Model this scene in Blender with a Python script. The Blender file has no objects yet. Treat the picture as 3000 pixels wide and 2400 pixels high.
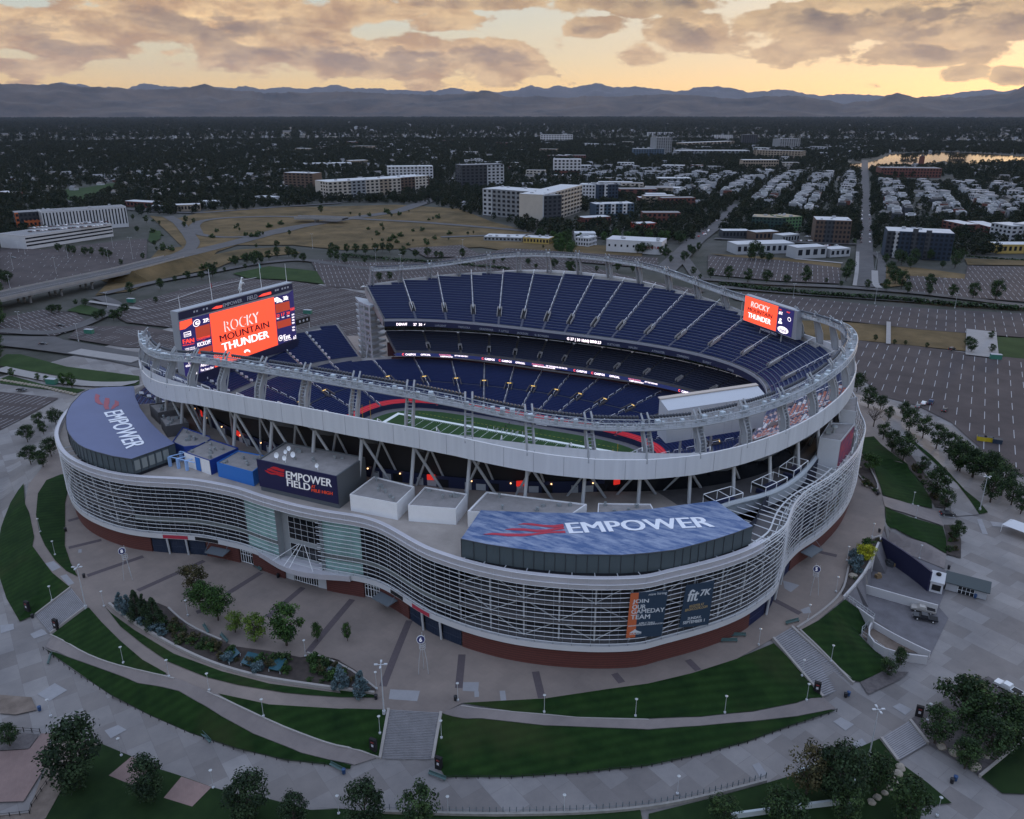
import bpy,bmesh,math,random
from math import sin,cos,pi,radians as R,sqrt,atan2,hypot,tan,exp
from mathutils import Vector,Matrix,noise as mnoise
random.seed(7)
sc=bpy.context.scene
COL=sc.collection
# ------------------------------------------------------------------ camera
FPX=2334.3
YAW,PITCH=R(-25.26),R(20.476)
CAM=Vector((135.0,-258.4,128.2))
cd=bpy.data.cameras.new('camera');cam=bpy.data.objects.new('camera',cd);COL.objects.link(cam)
cam.location=CAM;cam.rotation_euler=(R(90)-PITCH,0,-YAW)
cd.sensor_width=36;cd.lens=FPX/3000*36;cd.clip_start=1;cd.clip_end=120000
sc.camera=cam
_F=Vector((sin(YAW)*cos(PITCH),cos(YAW)*cos(PITCH),-sin(PITCH)))
_R=Vector((cos(YAW),-sin(YAW),0));_U=_R.cross(_F)
def at(px,py,z=3.0):
 d=_F+(px-1500)/FPX*_R-(py-1200)/FPX*_U
 t=(z-CAM.z)/d.z
 return CAM+t*d
# ------------------------------------------------------------------ world
SUN_EL,SUN_AZ=R(4.0),R(13.0)
w=bpy.data.worlds.new('World');sc.world=w;w.use_nodes=True
nt=w.node_tree;nt.nodes.clear()
def N(t,typ,**kw):
 n=t.nodes.new(typ)
 for k,v in kw.items():
  if k.startswith('i_'):
   n.inputs[k[2:].replace('_',' ')].default_value=v
  elif k.startswith('n'):
   try:n.inputs[int(k[1:])].default_value=v
   except ValueError:setattr(n,k,v)
  else:setattr(n,k,v)
 return n
def build_world():
 L=nt.links.new
 def M(op,a,b=None,c=None,clamp=False):
  n=nt.nodes.new('ShaderNodeMath');n.operation=op;n.use_clamp=clamp
  for i,v in enumerate((a,b,c)):
   if v is None:continue
   if isinstance(v,(int,float)):n.inputs[i].default_value=v
   else:L(v,n.inputs[i])
  return n.outputs[0]
 def MIX(f,a,b,mode='MIX'):
  n=nt.nodes.new('ShaderNodeMix');n.data_type='RGBA';n.blend_type=mode;n.clamp_factor=True
  if isinstance(f,(int,float)):n.inputs[0].default_value=f
  else:L(f,n.inputs[0])
  for i,v in((6,a),(7,b)):
   if isinstance(v,tuple):n.inputs[i].default_value=(*v,1)
   else:L(v,n.inputs[i])
  return n.outputs[2]
 def SM(v,lo,hi):
  n=nt.nodes.new('ShaderNodeMapRange');n.interpolation_type='SMOOTHSTEP'
  L(v,n.inputs[0]);n.inputs[1].default_value=lo;n.inputs[2].default_value=hi
  return n.outputs[0]
 tc=nt.nodes.new('ShaderNodeTexCoord')
 sky=nt.nodes.new('ShaderNodeTexSky');sky.sky_type='NISHITA';sky.sun_disc=False
 sky.sun_elevation=SUN_EL;sky.sun_rotation=SUN_AZ;sky.altitude=1600;sky.dust_density=2.0
 sep=nt.nodes.new('ShaderNodeSeparateXYZ');L(tc.outputs['Generated'],sep.inputs[0])
 X,Y,Z=sep.outputs
 el=M('MULTIPLY',M('ARCSINE',Z),57.2958)
 az=M('MULTIPLY',M('ARCTAN2',X,Y),57.2958)
 nish=MIX(1.0,sky.outputs[0],(SKYK,SKYK*1.0,SKYK*1.05),'MULTIPLY')
# clear evening sky near the horizon: gold low down, pale grey-green higher
 cr=nt.nodes.new('ShaderNodeValToRGB');L(M('DIVIDE',el,90.0,clamp=True),cr.inputs[0])
 e=cr.color_ramp.elements;e[0].position=0;e[0].color=(0.74,0.42,0.15,1)
 e[1].position=1.0;e[1].color=(0.74,0.86,1.13,1)
 for p,c in((0.018,(0.84,0.55,0.23)),(0.035,(0.72,0.57,0.34)),(0.06,(0.56,0.54,0.44)),(0.09,(0.45,0.52,0.53)),(0.2,(0.46,0.58,0.80)),(0.45,(0.68,0.80,1.08))):
  k=e.new(p);k.color=(*c,1)
# brighter toward the sun
 daz=M('SUBTRACT',az,4.0)
 glow=M('EXPONENT',M('MULTIPLY',M('ADD',M('MULTIPLY',daz,daz),M('MULTIPLY',M('MULTIPLY',el,el),6.0)),-1/700.0))
 base=MIX(0.25,cr.outputs[0],nish)
 base=MIX(M('MULTIPLY',glow,0.5),base,(1.02,0.66,0.34))
# ---- clouds
 cmb=nt.nodes.new('ShaderNodeCombineXYZ')
 L(M('MULTIPLY',az,0.13),cmb.inputs[0]);L(M('MULTIPLY',el,0.30),cmb.inputs[1])
 def NOI(vec,scale,det,rough=0.6,dist=0.0,w4=None):
  n=nt.nodes.new('ShaderNodeTexNoise');n.noise_dimensions='3D'
  n.inputs['Scale'].default_value=scale;n.inputs['Detail'].default_value=det;n.inputs['Roughness'].default_value=rough;n.inputs['Distortion'].default_value=dist
  L(vec,n.inputs['Vector']);return n.outputs[0]
 def offs(vec,d):
  n=nt.nodes.new('ShaderNodeVectorMath');n.operation='ADD';L(vec,n.inputs[0]);n.inputs[1].default_value=d;return n.outputs[0]
 P=cmb.outputs[0]
 def dens(p,azo=0.0,elo=0.0):
  n1=NOI(p,1.5,12,0.57,0.1)
  fld=None
  for(a0,e0,sa,se,amp)in BLOBS:
   da=M('DIVIDE',M('SUBTRACT',az,a0+azo),sa);de=M('DIVIDE',M('SUBTRACT',el,e0+elo),se)
   g=M('MULTIPLY',M('EXPONENT',M('MULTIPLY',M('ADD',M('MULTIPLY',da,da),M('MULTIPLY',de,de)),-1.0)),amp)
   fld=g if fld is None else M('MAXIMUM',fld,g)
  return M('ADD',M('MULTIPLY',n1,1.75),fld)
 D1=dens(P)
 D2=dens(offs(P,(-0.08,-0.14,0)),0.6,0.45)
# second field for thin streaks higher up and everywhere else
 hi=SM(el,10,30)
 cov=SM(M('ADD',D1,M('MULTIPLY',hi,0.22)),1.27,1.40)
 thick=SM(D1,1.42,1.95)
 lit0=SM(M('SUBTRACT',D2,D1),-0.10,0.16)
 fine=SM(NOI(P,2.6,9,0.60,0.3),0.34,0.66);fine2=SM(NOI(P,3.2,9,0.64,0.2),0.40,0.62)
 lit=M('ADD',M('MULTIPLY',lit0,0.80),M('MULTIPLY',M('SUBTRACT',1.0,fine2),0.22),clamp=True)
 litc=MIX(fine,(1.05,0.72,0.34),(0.62,0.35,0.15))
 dk=M('MULTIPLY',SM(el,3.6,6.6),SM(az,-34.0,-18.0))
 shc=MIX(dk,MIX(fine,(0.31,0.205,0.135),(0.19,0.13,0.10)),MIX(fine,(0.11,0.082,0.07),(0.042,0.042,0.052)))
 near=M('EXPONENT',M('MULTIPLY',M('MULTIPLY',daz,daz),-1/500.0))
 litc=MIX(M('MULTIPLY',near,0.5),litc,(1.05,0.72,0.36))
 cc=MIX(lit,shc,litc)
 cc=MIX(M('MULTIPLY',thick,0.55),MIX(0.55,litc,shc),cc)
 cc=MIX(M('MULTIPLY',M('MULTIPLY',thick,0.75),M('SUBTRACT',1.0,lit)),cc,shc)
 highc=MIX(fine,(0.70,0.80,1.00),(0.90,0.98,1.14))
 cc=MIX(hi,cc,highc)
 low=SM(el,0.0,1.2)
 c=MIX(M('MULTIPLY',cov,M('ADD',0.35,M('MULTIPLY',low,0.6))),base,cc)
 below=SM(el,-0.6,0.0)
 c=MIX(below,(0.20,0.17,0.16),c)
 bg=nt.nodes.new('ShaderNodeBackground');L(c,bg.inputs[0]);bg.inputs[1].default_value=SKYSTR
 out=nt.nodes.new('ShaderNodeOutputWorld');L(bg.outputs[0],out.inputs[0])
SKYK=0.10;SKYSTR=1.22
# cloud masses: azimuth, elevation, half widths, amount
def _dir(px,py):
 d=_F+(px-1500)/FPX*_R-(py-1200)/FPX*_U;d.normalize()
 return math.degrees(atan2(d.x,d.y)),math.degrees(math.asin(d.z))
BLOBS=[]
for(px,py,wx,wy,amp)in((60,60,420,60,.75),(600,60,480,90,.85),(250,140,330,42,.62),(60,190,260,32,.55),(800,150,400,52,.75),(1150,170,420,62,.85),(1430,175,170,60,.8),(1330,60,150,40,.7),(1350,5,230,30,.8),(1050,30,300,50,.65),(1250,245,420,22,.42),(1900,10,260,42,.75),(1760,75,90,38,.72),(2010,85,130,55,.78),(1850,150,120,45,.5),(2250,70,130,60,.7),(2380,150,170,50,.72),(2500,60,300,60,.85),(2750,50,260,90,.9),(2750,150,260,40,.85),(2950,60,200,100,.8),(2830,215,90,30,.62),(2960,218,70,32,.68),(2560,250,50,14,.5),(2300,190,70,20,.5),(30,245,130,12,.35)):
 a,e_=_dir(px,py);a1,_=_dir(px+wx,py);_,e1=_dir(px,py-wy)
 BLOBS.append((a,e_,max(.3,a1-a)*1.3,max(.2,e1-e_)*1.35,amp*1.1))
build_world()
w.cycles.sampling_method='MANUAL';w.cycles.sample_map_resolution=1024
sl=bpy.data.lights.new('sun','SUN');sl.energy=0.6;sl.angle=R(6);sl.color=(1,.72,.45)
so=bpy.data.objects.new('sun',sl);COL.objects.link(so)
_sd=Vector((sin(SUN_AZ)*cos(SUN_EL),cos(SUN_AZ)*cos(SUN_EL),sin(SUN_EL)))
so.rotation_euler=(-_sd).to_track_quat('-Z','Y').to_euler();so.location=(0,300,300)
sc.view_settings.view_transform='Standard';sc.view_settings.look='None';sc.view_settings.exposure=0.2;sc.view_settings.gamma=1
try:sc.view_settings.use_curve_mapping=False
except Exception:pass
sc.cycles.max_bounces=5;sc.cycles.diffuse_bounces=2;sc.cycles.glossy_bounces=2;sc.cycles.transmission_bounces=3;sc.cycles.transparent_max_bounces=6;sc.cycles.volume_bounces=0
sc.cycles.caustics_reflective=False;sc.cycles.caustics_refractive=False
# ------------------------------------------------------------------ materials
MATS={}
def mat(name,col,rough=.7,metal=0,var=0,vs=1.0,emit=0,spec=.5,bump=0,col2=None,kind=None,coord='Object'):
 if name in MATS:return MATS[name]
 m=bpy.data.materials.new(name);m.use_nodes=True;t=m.node_tree
 b=t.nodes['Principled BSDF'];b.inputs['Roughness'].default_value=rough;b.inputs['Metallic'].default_value=metal
 b.inputs['Specular IOR Level'].default_value=spec
 b.inputs['Base Color'].default_value=(*col,1)
 if emit:
  b.inputs['Emission Color'].default_value=(*col,1);b.inputs['Emission Strength'].default_value=emit
 if var or col2:
  tc=t.nodes.new('ShaderNodeTexCoord');n=t.nodes.new('ShaderNodeTexNoise');n.inputs['Scale'].default_value=vs;n.inputs['Detail'].default_value=6;n.inputs['Roughness'].default_value=.65
  t.links.new(tc.outputs[coord],n.inputs['Vector'])
  r=t.nodes.new('ShaderNodeValToRGB');r.color_ramp.elements[0].position=.3;r.color_ramp.elements[1].position=.7
  c2=col2 or tuple(min(1,c*(1+var))for c in col);c1=col if col2 else tuple(c*(1-var)for c in col)
  r.color_ramp.elements[0].color=(*c1,1);r.color_ramp.elements[1].color=(*c2,1)
  t.links.new(n.outputs[0],r.inputs[0]);t.links.new(r.outputs[0],b.inputs['Base Color'])
  if bump:
   bu=t.nodes.new('ShaderNodeBump');bu.inputs['Strength'].default_value=bump;t.links.new(n.outputs[0],bu.inputs['Height']);t.links.new(bu.outputs[0],b.inputs['Normal'])
 MATS[name]=m
 return m
# ------------------------------------------------------------------ mesh builder
class MB:
 def __init__(s):s.v=[];s.f=[];s.m=[];s.mi=0
 def add(s,vs,fs):
  o=len(s.v);s.v+=[tuple(p)for p in vs];s.f+=[tuple(i+o for i in f)for f in fs];s.m+=[s.mi]*len(fs)
 def quad(s,a,b,c,d):s.add((a,b,c,d),((0,1,2,3),))
 def box(s,c,size,rz=0,taper=1):
  hx,hy,hz=size[0]/2,size[1]/2,size[2]/2;ca,sa=cos(rz),sin(rz);P=[]
  for z,k in((-hz,1),(hz,taper)):
   for x,y in((-hx,-hy),(hx,-hy),(hx,hy),(-hx,hy)):
    P.append((c[0]+(x*ca-y*sa)*k,c[1]+(x*sa+y*ca)*k,c[2]+z))
  s.add(P,((3,2,1,0),(4,5,6,7),(0,1,5,4),(1,2,6,5),(2,3,7,6),(3,0,4,7)))
 def bx(s,x0,x1,y0,y1,z0,z1):s.box(((x0+x1)/2,(y0+y1)/2,(z0+z1)/2),(x1-x0,y1-y0,z1-z0))
 def prism(s,poly,z0,z1,z1s=None,z0s=None):
  n=len(poly)
  a=sum(poly[i][0]*poly[(i+1)%n][1]-poly[(i+1)%n][0]*poly[i][1]for i in range(n))
  if a<0:poly=poly[::-1];z1s=z1s[::-1]if z1s else None;z0s=z0s[::-1]if z0s else None
  P=[(p[0],p[1],z0s[i]if z0s else z0)for i,p in enumerate(poly)]+[(p[0],p[1],z1s[i]if z1s else z1)for i,p in enumerate(poly)]
  F=[tuple(range(n-1,-1,-1)),tuple(range(n,2*n))]+[(i,(i+1)%n,n+(i+1)%n,n+i)for i in range(n)]
  s.add(P,F)
 def tube(s,path,r,n=6,closed=False,r2=None,caps=True):
  path=[Vector(p)for p in path];K=len(path);o=len(s.v)
  for i,p in enumerate(path):
   a=path[i-1]if(i>0 or closed)else p;b=path[(i+1)%K]if(i<K-1 or closed)else p
   d=(b-a);d=d.normalized()if d.length>1e-9 else Vector((0,0,1))
   up=Vector((0,0,1))if abs(d.z)<.95 else Vector((1,0,0))
   x=d.cross(up).normalized();y=x.cross(d);rr=r if r2 is None else r+(r2-r)*i/max(1,K-1)
   for k in range(n):q=p+(x*cos(2*pi*k/n)+y*sin(2*pi*k/n))*rr;s.v.append(tuple(q))
  cnt=K if closed else K-1
  for i in range(cnt):
   for k in range(n):
    a=o+i*n+k;b=o+i*n+(k+1)%n;c=o+((i+1)%K)*n+(k+1)%n;d=o+((i+1)%K)*n+k
    s.f.append((a,b,c,d));s.m.append(s.mi)
  if caps and not closed:
   s.f.append(tuple(o+k for k in range(n-1,-1,-1)));s.m.append(s.mi);s.f.append(tuple(o+(K-1)*n+k for k in range(n)));s.m.append(s.mi)
 def strip(s,A,B,closed=False):
  o=len(s.v);n=len(A);s.v+=[tuple(p)for p in A]+[tuple(p)for p in B]
  for i in range(n if closed else n-1):
   j=(i+1)%n;s.f.append((o+i,o+j,o+n+j,o+n+i));s.m.append(s.mi)
 def disc(s,c,nrm,r,n=12,h=.1):
  nrm=Vector(nrm).normalized();c=Vector(c);s.tube([c-nrm*h/2,c+nrm*h/2],r,n)
 def lathe(s,c,prof,n=10):
  o=len(s.v)
  for r_,z_ in prof:
   for k in range(n):s.v.append((c[0]+r_*cos(2*pi*k/n),c[1]+r_*sin(2*pi*k/n),c[2]+z_))
  for i in range(len(prof)-1):
   for k in range(n):
    s.f.append((o+i*n+k,o+i*n+(k+1)%n,o+(i+1)*n+(k+1)%n,o+(i+1)*n+k));s.m.append(s.mi)
  s.f.append(tuple(o+k for k in range(n-1,-1,-1)));s.m.append(s.mi);s.f.append(tuple(o+(len(prof)-1)*n+k for k in range(n)));s.m.append(s.mi)
 def build(s,name,mats,parent=None,smooth=False,loc=None):
  me=bpy.data.meshes.new(name)
  v=s.v
  if loc is not None:v=[(p[0]-loc[0],p[1]-loc[1],p[2]-loc[2])for p in v]
  me.from_pydata(v,[],s.f)
  if not isinstance(mats,(list,tuple)):mats=[mats]
  for m_ in mats:me.materials.append(m_)
  if len(mats)>1:me.polygons.foreach_set('material_index',s.m)
  if smooth:me.polygons.foreach_set('use_smooth',[True]*len(me.polygons))
  me.update()
  o=bpy.data.objects.new(name,me);COL.objects.link(o)
  if parent is not None:o.parent=parent
  if loc is not None and parent is None:o.location=loc
  elif loc is not None:o.location=loc
  return o
def tag(o,label=None,cat=None,group=None,kind=None):
 if label:o['label']=label
 if cat:o['category']=cat
 if group:o['group']=group
 if kind:o['kind']=kind
 return o
def empty(name,loc=(0,0,0),rz=0):
 o=bpy.data.objects.new(name,None);COL.objects.link(o);o.location=loc;o.rotation_euler=(0,0,rz);o.empty_display_size=.5
 return o
def children(o):return[c for c in CH.get(o.name,[])]
def copy_tree(o,loc=None,rz=None,sc_=None):
 def rec(a,par):
  c=a.copy();COL.objects.link(c)
  if par is not None:c.parent=par
  for ch in a.children:rec(ch,c)
  return c
 r=rec(o,None)
 if loc is not None:r.location=loc
 if rz is not None:r.rotation_euler=(0,0,rz)
 if sc_ is not None:r.scale=(sc_,sc_,sc_)if isinstance(sc_,(int,float))else sc_
 return r
def text(name,s,size,m,M4,parent=None,bold=.0,ext=.03,align='LEFT',squeeze=1.0,spacing=1.0,shear=0):
 cu=bpy.data.curves.new(name,'FONT');cu.body=s;cu.size=size;cu.extrude=ext;cu.offset=bold*size;cu.align_x=align;cu.space_character=spacing;cu.resolution_u=2;cu.shear=shear
 tmp=bpy.data.objects.new('tmp',cu);COL.objects.link(tmp)
 dg=bpy.context.evaluated_depsgraph_get();me=bpy.data.meshes.new_from_object(tmp.evaluated_get(dg));bpy.data.objects.remove(tmp);bpy.data.curves.remove(cu)
 me.transform(Matrix.Diagonal((squeeze,1,1,1)));me.transform(M4)
 me.materials.clear();me.materials.append(m);me.name=name
 o=bpy.data.objects.new(name,me);COL.objects.link(o)
 if parent is not None:o.parent=parent
 return o
def frame(o,x,n):
 """matrix with local X along x, local Z along normal n, at o"""
 x=Vector(x).normalized();n=Vector(n).normalized();y=n.cross(x)
 return Matrix(((x[0],y[0],n[0],o[0]),(x[1],y[1],n[1],o[1]),(x[2],y[2],n[2],o[2]),(0,0,0,1)))
def lerp(a,b,t):return a+(b-a)*t
def interp(x,T):
 if x<=T[0][0]:return T[0][1]
 for(a,b),(c,d)in zip(T,T[1:]):
  if x<=c:return b+(d-b)*(x-a)/(c-a)
 return T[-1][1]
HAZE=1.0e-5
def atp(px,py,P0,n):
 d=_F+(px-1500)/FPX*_R-(py-1200)/FPX*_U
 t=(Vector(P0)-CAM).dot(n)/d.dot(n)
 return CAM+t*d
def text_fit(name,s,o,xe,ye,m,parent,n=None,lift=.06,th=.05,bold=.02,spacing=1.0):
 """flat raised lettering filling the parallelogram o, xe (end of baseline), ye (top of first letter)"""
 o=Vector(o);X=Vector(xe)-o;Y=Vector(ye)-o
 cu=bpy.data.curves.new(name,'FONT');cu.body=s;cu.size=1;cu.extrude=.01;cu.space_character=spacing;cu.resolution_u=3
 tmp=bpy.data.objects.new('tmp',cu);COL.objects.link(tmp)
 dg=bpy.context.evaluated_depsgraph_get();me=bpy.data.meshes.new_from_object(tmp.evaluated_get(dg));bpy.data.objects.remove(tmp);bpy.data.curves.remove(cu)
 xs=[v.co.x for v in me.vertices];ys=[v.co.y for v in me.vertices];x0,x1,y0,y1=min(xs),max(xs),min(ys),max(ys)
 if n is None:n=X.cross(Y).normalized()
 b=bold*.9*(1 if len(s)>3 else 1.5)/max(.5,(x1-x0))if bold>.006 else 0;V_,F_=[],[]
 for k,dx in enumerate((0,-b,b)if b else(0,)):
  q=len(V_);w_=1-2*b
  for v in me.vertices:V_.append(tuple(o+X*(b+dx+w_*(v.co.x-x0)/(x1-x0))+Y*((v.co.y-y0)/(y1-y0))+n*(lift+.006*k+(th if v.co.z>0 else 0))))
  F_+=[tuple(i+q for i in p.vertices)for p in me.polygons]
 bpy.data.meshes.remove(me);me=bpy.data.meshes.new(name);me.from_pydata(V_,[],F_);me.materials.append(m)
 ob=bpy.data.objects.new(name,me);COL.objects.link(ob)
 if parent is not None:ob.parent=parent
 return ob
def plate(name,pts,m,parent,n=(0,0,1),lift=.05,th=.04):
 n=Vector(n);mb=MB();k=len(pts)
 P=[Vector(p)+n*lift for p in pts];Q=[p+n*th for p in P]
 mb.add(P+Q,[tuple(range(k-1,-1,-1)),tuple(range(k,2*k))]+[(i,(i+1)%k,k+(i+1)%k,k+i)for i in range(k)])
 return mb.build(name,m,parent)
# ================================================================== STADIUM BOWL
def se(th,a,b,n):
 c,s=abs(cos(th)),abs(sin(th));return((c/a)**n+(s/b)**n)**(-1/n)
def pol(r,th,z):return(r*cos(th),r*sin(th),z)
ZT=[(0,52.6),(6,52.3),(12,51.5),(18,50),(24,48.5),(30,47.4),(36,46.7),(42,46.8),(48,47.5),(54,48.9),(60,50.8),(66,52.8),(72,54.1),(78,54.8),(84,55.2),(90,55.4)]
def zf(th):
 d=abs(math.degrees(atan2(sin(th),cos(th))));d=d if d<=90 else 180-d
 return interp(d,ZT)
def rO(th):return se(th,131,104.3,2.1)
def rUI(th):return se(th,104,71,3)
def rMI(th):return se(th,106,70,2.6)
def rLO(th):return se(th,112,76,2.6)
def rLI(th):return se(th,67,39.7,4)
def rRG(th):return se(th,128.5,101.4,2.1)
TH0,TH1=R(-145.5),R(145.5)
def arc(a,b,n):return[a+(b-a)*i/n for i in range(n+1)]
CONC=mat('weathered_concrete',(.30,.29,.29),.85,var=.18,vs=.25)
CONCD=mat('dark_concrete',(.11,.105,.11),.9,var=.2,vs=.3)
PANEL=mat('silver_metal_panel',(.56,.57,.60),.42,.1,var=.05,vs=.15)
STEEL=mat('grey_painted_steel',(.45,.47,.50),.45,.1)
WHITE=mat('white_painted_steel',(.80,.82,.85),.4)
LOUV=mat('bright_metal_louvre',(.60,.62,.66),.35,.1)
NAVY=mat('navy_paint',(.012,.018,.06),.55)
SEATN=mat('navy_seat_plastic',(.007,.018,.080),.5,spec=.3)
SEATD=mat('shaded_seat_plastic',(.012,.018,.045),.5,spec=.3)  # club deck seats: shade under the upper deck put into the colour
SEATR=mat('red_seat_plastic',(.72,.04,.06),.5)
TREAD=mat('terrace_concrete',(.105,.125,.19),.85)
BLK=mat('black_opening',(.006,.006,.008),.8)
DGLASS=mat('dark_glass',(.006,.008,.012),.12,0,spec=.6)
GLOW=mat('warm_lamp',(1.0,.55,.25),emit=3)
YSIGN=mat('yellow_lit_sign',(1,.62,.15),emit=.9)
ORED=mat('orange_red_paint',(.42,.05,.02),.6)
stad=empty('stadium');tag(stad,'huge oval football stadium with navy seating, silver rim and curved louvred facade','stadium')
def seating(name,th_a,th_b,rin,rout,z0,slope,row,k0,k1,m,aisle=1.1,label=None,seats=None,bench=.42,zlim=None):
 """one block of stepped rows between two aisles"""
 mb=MB();n=max(2,int((th_b-th_a)*90/4.0))
 for k in range(k0,k1):
  prev=None
  for i in range(n+1):
   th=th_a+(th_b-th_a)*i/n
   r=rin(th)+k*row
   d=aisle/2/r
   if i==0:th+=d
   elif i==n:th-=d
   ok=r+row<rout(th)
   cur=(th,r,ok)
   if prev and prev[2]and ok:
    z=z0+k*row*slope;zz=z+row*slope
    A=[(prev[0],prev[1]),(th,r)]
    p=lambda q,dr,h:pol(q[1]+dr,q[0],h)
    a,b=A
    mb.mi=0
    mb.quad(p(a,0,z),p(b,0,z),p(b,row,z),p(a,row,z))
    mb.quad(p(a,row,z),p(b,row,z),p(b,row,zz),p(a,row,zz))
    mb.mi=1
    s0=row-bench-.02;h=z+.42
    mb.quad(p(a,s0,h),p(b,s0,h),p(b,row-.12,h-.02),p(a,row-.12,h-.02))
    mb.quad(p(a,s0,h),p(b,s0,h),p(b,s0+.02,h-.3),p(a,s0+.02,h-.3))
    mb.quad(p(a,row-.13,h),p(b,row-.13,h),p(b,row+.04,h+.46),p(a,row+.04,h+.46))
    mb.quad(p(a,row+.04,h+.46),p(b,row+.04,h+.46),p(b,row+.09,h-.1),p(a,row+.09,h-.1))
   prev=cur
 if not mb.f:return None
 o=mb.build(name,[TREAD,m],stad)
 if label:o['label']=label
 return o
def ruled(mb,ths,f1,f2):mb.strip([f1(t)for t in ths],[f2(t)for t in ths])
US,UZ,UR=.66,33.0,1.4
def uz(th,r):return UZ+(r-rUI(th))*US
# --- upper deck slab
ths=arc(TH0,TH1,180)
mb=MB()
ruled(mb,ths,lambda t:pol(rUI(t),t,UZ-.95),lambda t:pol(rO(t)-.6,t,uz(t,rO(t)-.6)-.95))
ruled(mb,ths,lambda t:pol(rO(t)-.6,t,uz(t,rO(t)-.6)-1.6),lambda t:pol(rUI(t),t,UZ-2.2))
for t in(TH0,TH1):
 a=[pol(rUI(t),t,UZ+1.0),pol(rO(t),t,zf(t)),pol(rO(t),t,zf(t)-5.2),pol(rUI(t),t,UZ-2.6)]
 for dt in(-.006,.006):mb.quad(*[(p[0]*cos(dt)-p[1]*sin(dt),p[0]*sin(dt)+p[1]*cos(dt),p[2])for p in a])
mb.build('upper_deck_slab',[CONC],stad)
# radial stair strips
mb=MB()
NU=34
ua=arc(TH0,TH1,NU);AIS=mat('aisle_concrete',(.13,.14,.19),.85)
for t in ua[1:-1]:
 r0,r1=rUI(t),rO(t)-1.2;k=int((r1-r0)/.42)
 for i in range(k):
  r=r0+i*.42
  for s in(1,):
   d=.5/r
   z=uz(t,r)
   mb.quad(pol(r,t-d,z+.1),pol(r,t+d,z+.1),pol(r+.42,t+d,z+.1),pol(r+.42,t-d,z+.1))
   mb.quad(pol(r,t-d,z+.1),pol(r,t+d,z+.1),pol(r,t+d,z-.2),pol(r,t-d,z-.2))
# rail
 if True:
  for f in arc(.30,.95,6):
   r=lerp(r0,r1,f);z=uz(t,r)
   mb.mi=1;mb.tube([pol(r,t,z+.1),pol(r,t,z+.95),pol(r+2.2,t,z+.95+1.45),pol(r+2.2,t,z+1.5)],.15,4);mb.mi=0
mb.build('aisle_stair',[AIS,WHITE],stad)
MURAL=mat('seat_mural',(.30,.10,.07),.5,col2=(.62,.60,.58),vs=.12)
def mural_nodes():
 t=MURAL.node_tree;r=[n for n in t.nodes if n.type=='VALTORGB'][0].color_ramp
 r.elements[0].position=.30;r.elements[0].color=(.02,.03,.09,1);r.elements[1].position=.53;r.elements[1].color=(.58,.56,.56,1)
 k=r.elements.new(.46);k.color=(.35,.09,.05,1);k=r.elements.new(.40);k.color=(.42,.30,.28,1);r.interpolation='CONSTANT'
mural_nodes()
for i in range(NU):
 a,b=ua[i],ua[i+1];md=math.degrees((a+b)/2)
 mm=MURAL if-38<md<-4 else SEATN
 lab=None
 if mm is MURAL:lab='seats coloured in a white, navy and rust mural'
 seating('upper_seating_section',a,b,rUI,lambda t:rO(t)-1.0,UZ,US,UR,1,26,mm,label=lab,bench=.95)
# vomitories with pale frames
fr=MB();dk=MB()
def vomitory(t,r,z,wd=2.0,dp=4.0,h=2.2,slope=US,mb1=None,mb2=None):
 c,s=cos(t),sin(t)
 def P(u,v,h_):return(c*(r+u)-s*v,s*(r+u)+c*v,h_)
 a=wd/2
 mb2.add([P(0,-a,z+.15),P(0,a,z+.15),P(dp,a,z+.2+dp*slope),P(dp,-a,z+.2+dp*slope)],((0,1,2,3),))
 for v in(-a,a):
  e=.14
  mb1.add([P(-.2,v-e,z),P(-.2,v+e,z),P(dp,v+e,z+dp*slope),P(dp,v-e,z+dp*slope),P(-.2,v-e,z+1.1),P(-.2,v+e,z+1.1),P(dp,v+e,z+1.1+dp*slope),P(dp,v-e,z+1.1+dp*slope)],((0,3,2,1),(4,5,6,7),(0,1,5,4),(1,2,6,5),(2,3,7,6),(3,0,4,7)))
 zz=z+dp*slope
 mb1.add([P(dp,-a,zz),P(dp,a,zz),P(dp+.3,a,zz),P(dp+.3,-a,zz),P(dp,-a,zz+1.2),P(dp,a,zz+1.2),P(dp+.3,a,zz+1.2),P(dp+.3,-a,zz+1.2)],((0,3,2,1),(4,5,6,7),(0,1,5,4),(1,2,6,5),(2,3,7,6),(3,0,4,7)))
for t in ua[1:-1]:
 f1=MB();f1.mi=0;f2=MB();vomitory(t,rUI(t)+5.5,uz(t,rUI(t)+5.5)-.1,2.0,4.2,mb1=f1,mb2=f2)
 n0=len(f1.v);f1.add(f2.v,f2.f);f1.m=[0]*(len(f1.f)-len(f2.f))+[1]*len(f2.f)
 f1.build('vomitory',[CONC,BLK],stad)
# --- front of the upper deck: rail, navy fascia with lit strip
mb=MB();ruled(mb,ths,lambda t:pol(rUI(t)-.1,t,UZ+1.0),lambda t:pol(rUI(t)-.1,t,UZ-.1));ruled(mb,ths,lambda t:pol(rUI(t)-.1,t,UZ+1.0),lambda t:pol(rUI(t)+.1,t,UZ+1.0))
mb.build('upper_deck_rail',[mat('pale_parapet',(.33,.34,.38),.6)],stad)
mb=MB();ruled(mb,ths,lambda t:pol(rUI(t)-.2,t,UZ-.1),lambda t:pol(rUI(t)-.25,t,UZ-2.6));ruled(mb,ths,lambda t:pol(rUI(t)-.25,t,UZ-2.6),lambda t:pol(rUI(t)+6,t,UZ-2.6))
mb.build('upper_fascia_board',[NAVY],stad)
# ring of honour lettering (small grey words) on the fascia
RW=mat('dim_white_letters',(.30,.32,.38),.6)
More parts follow.
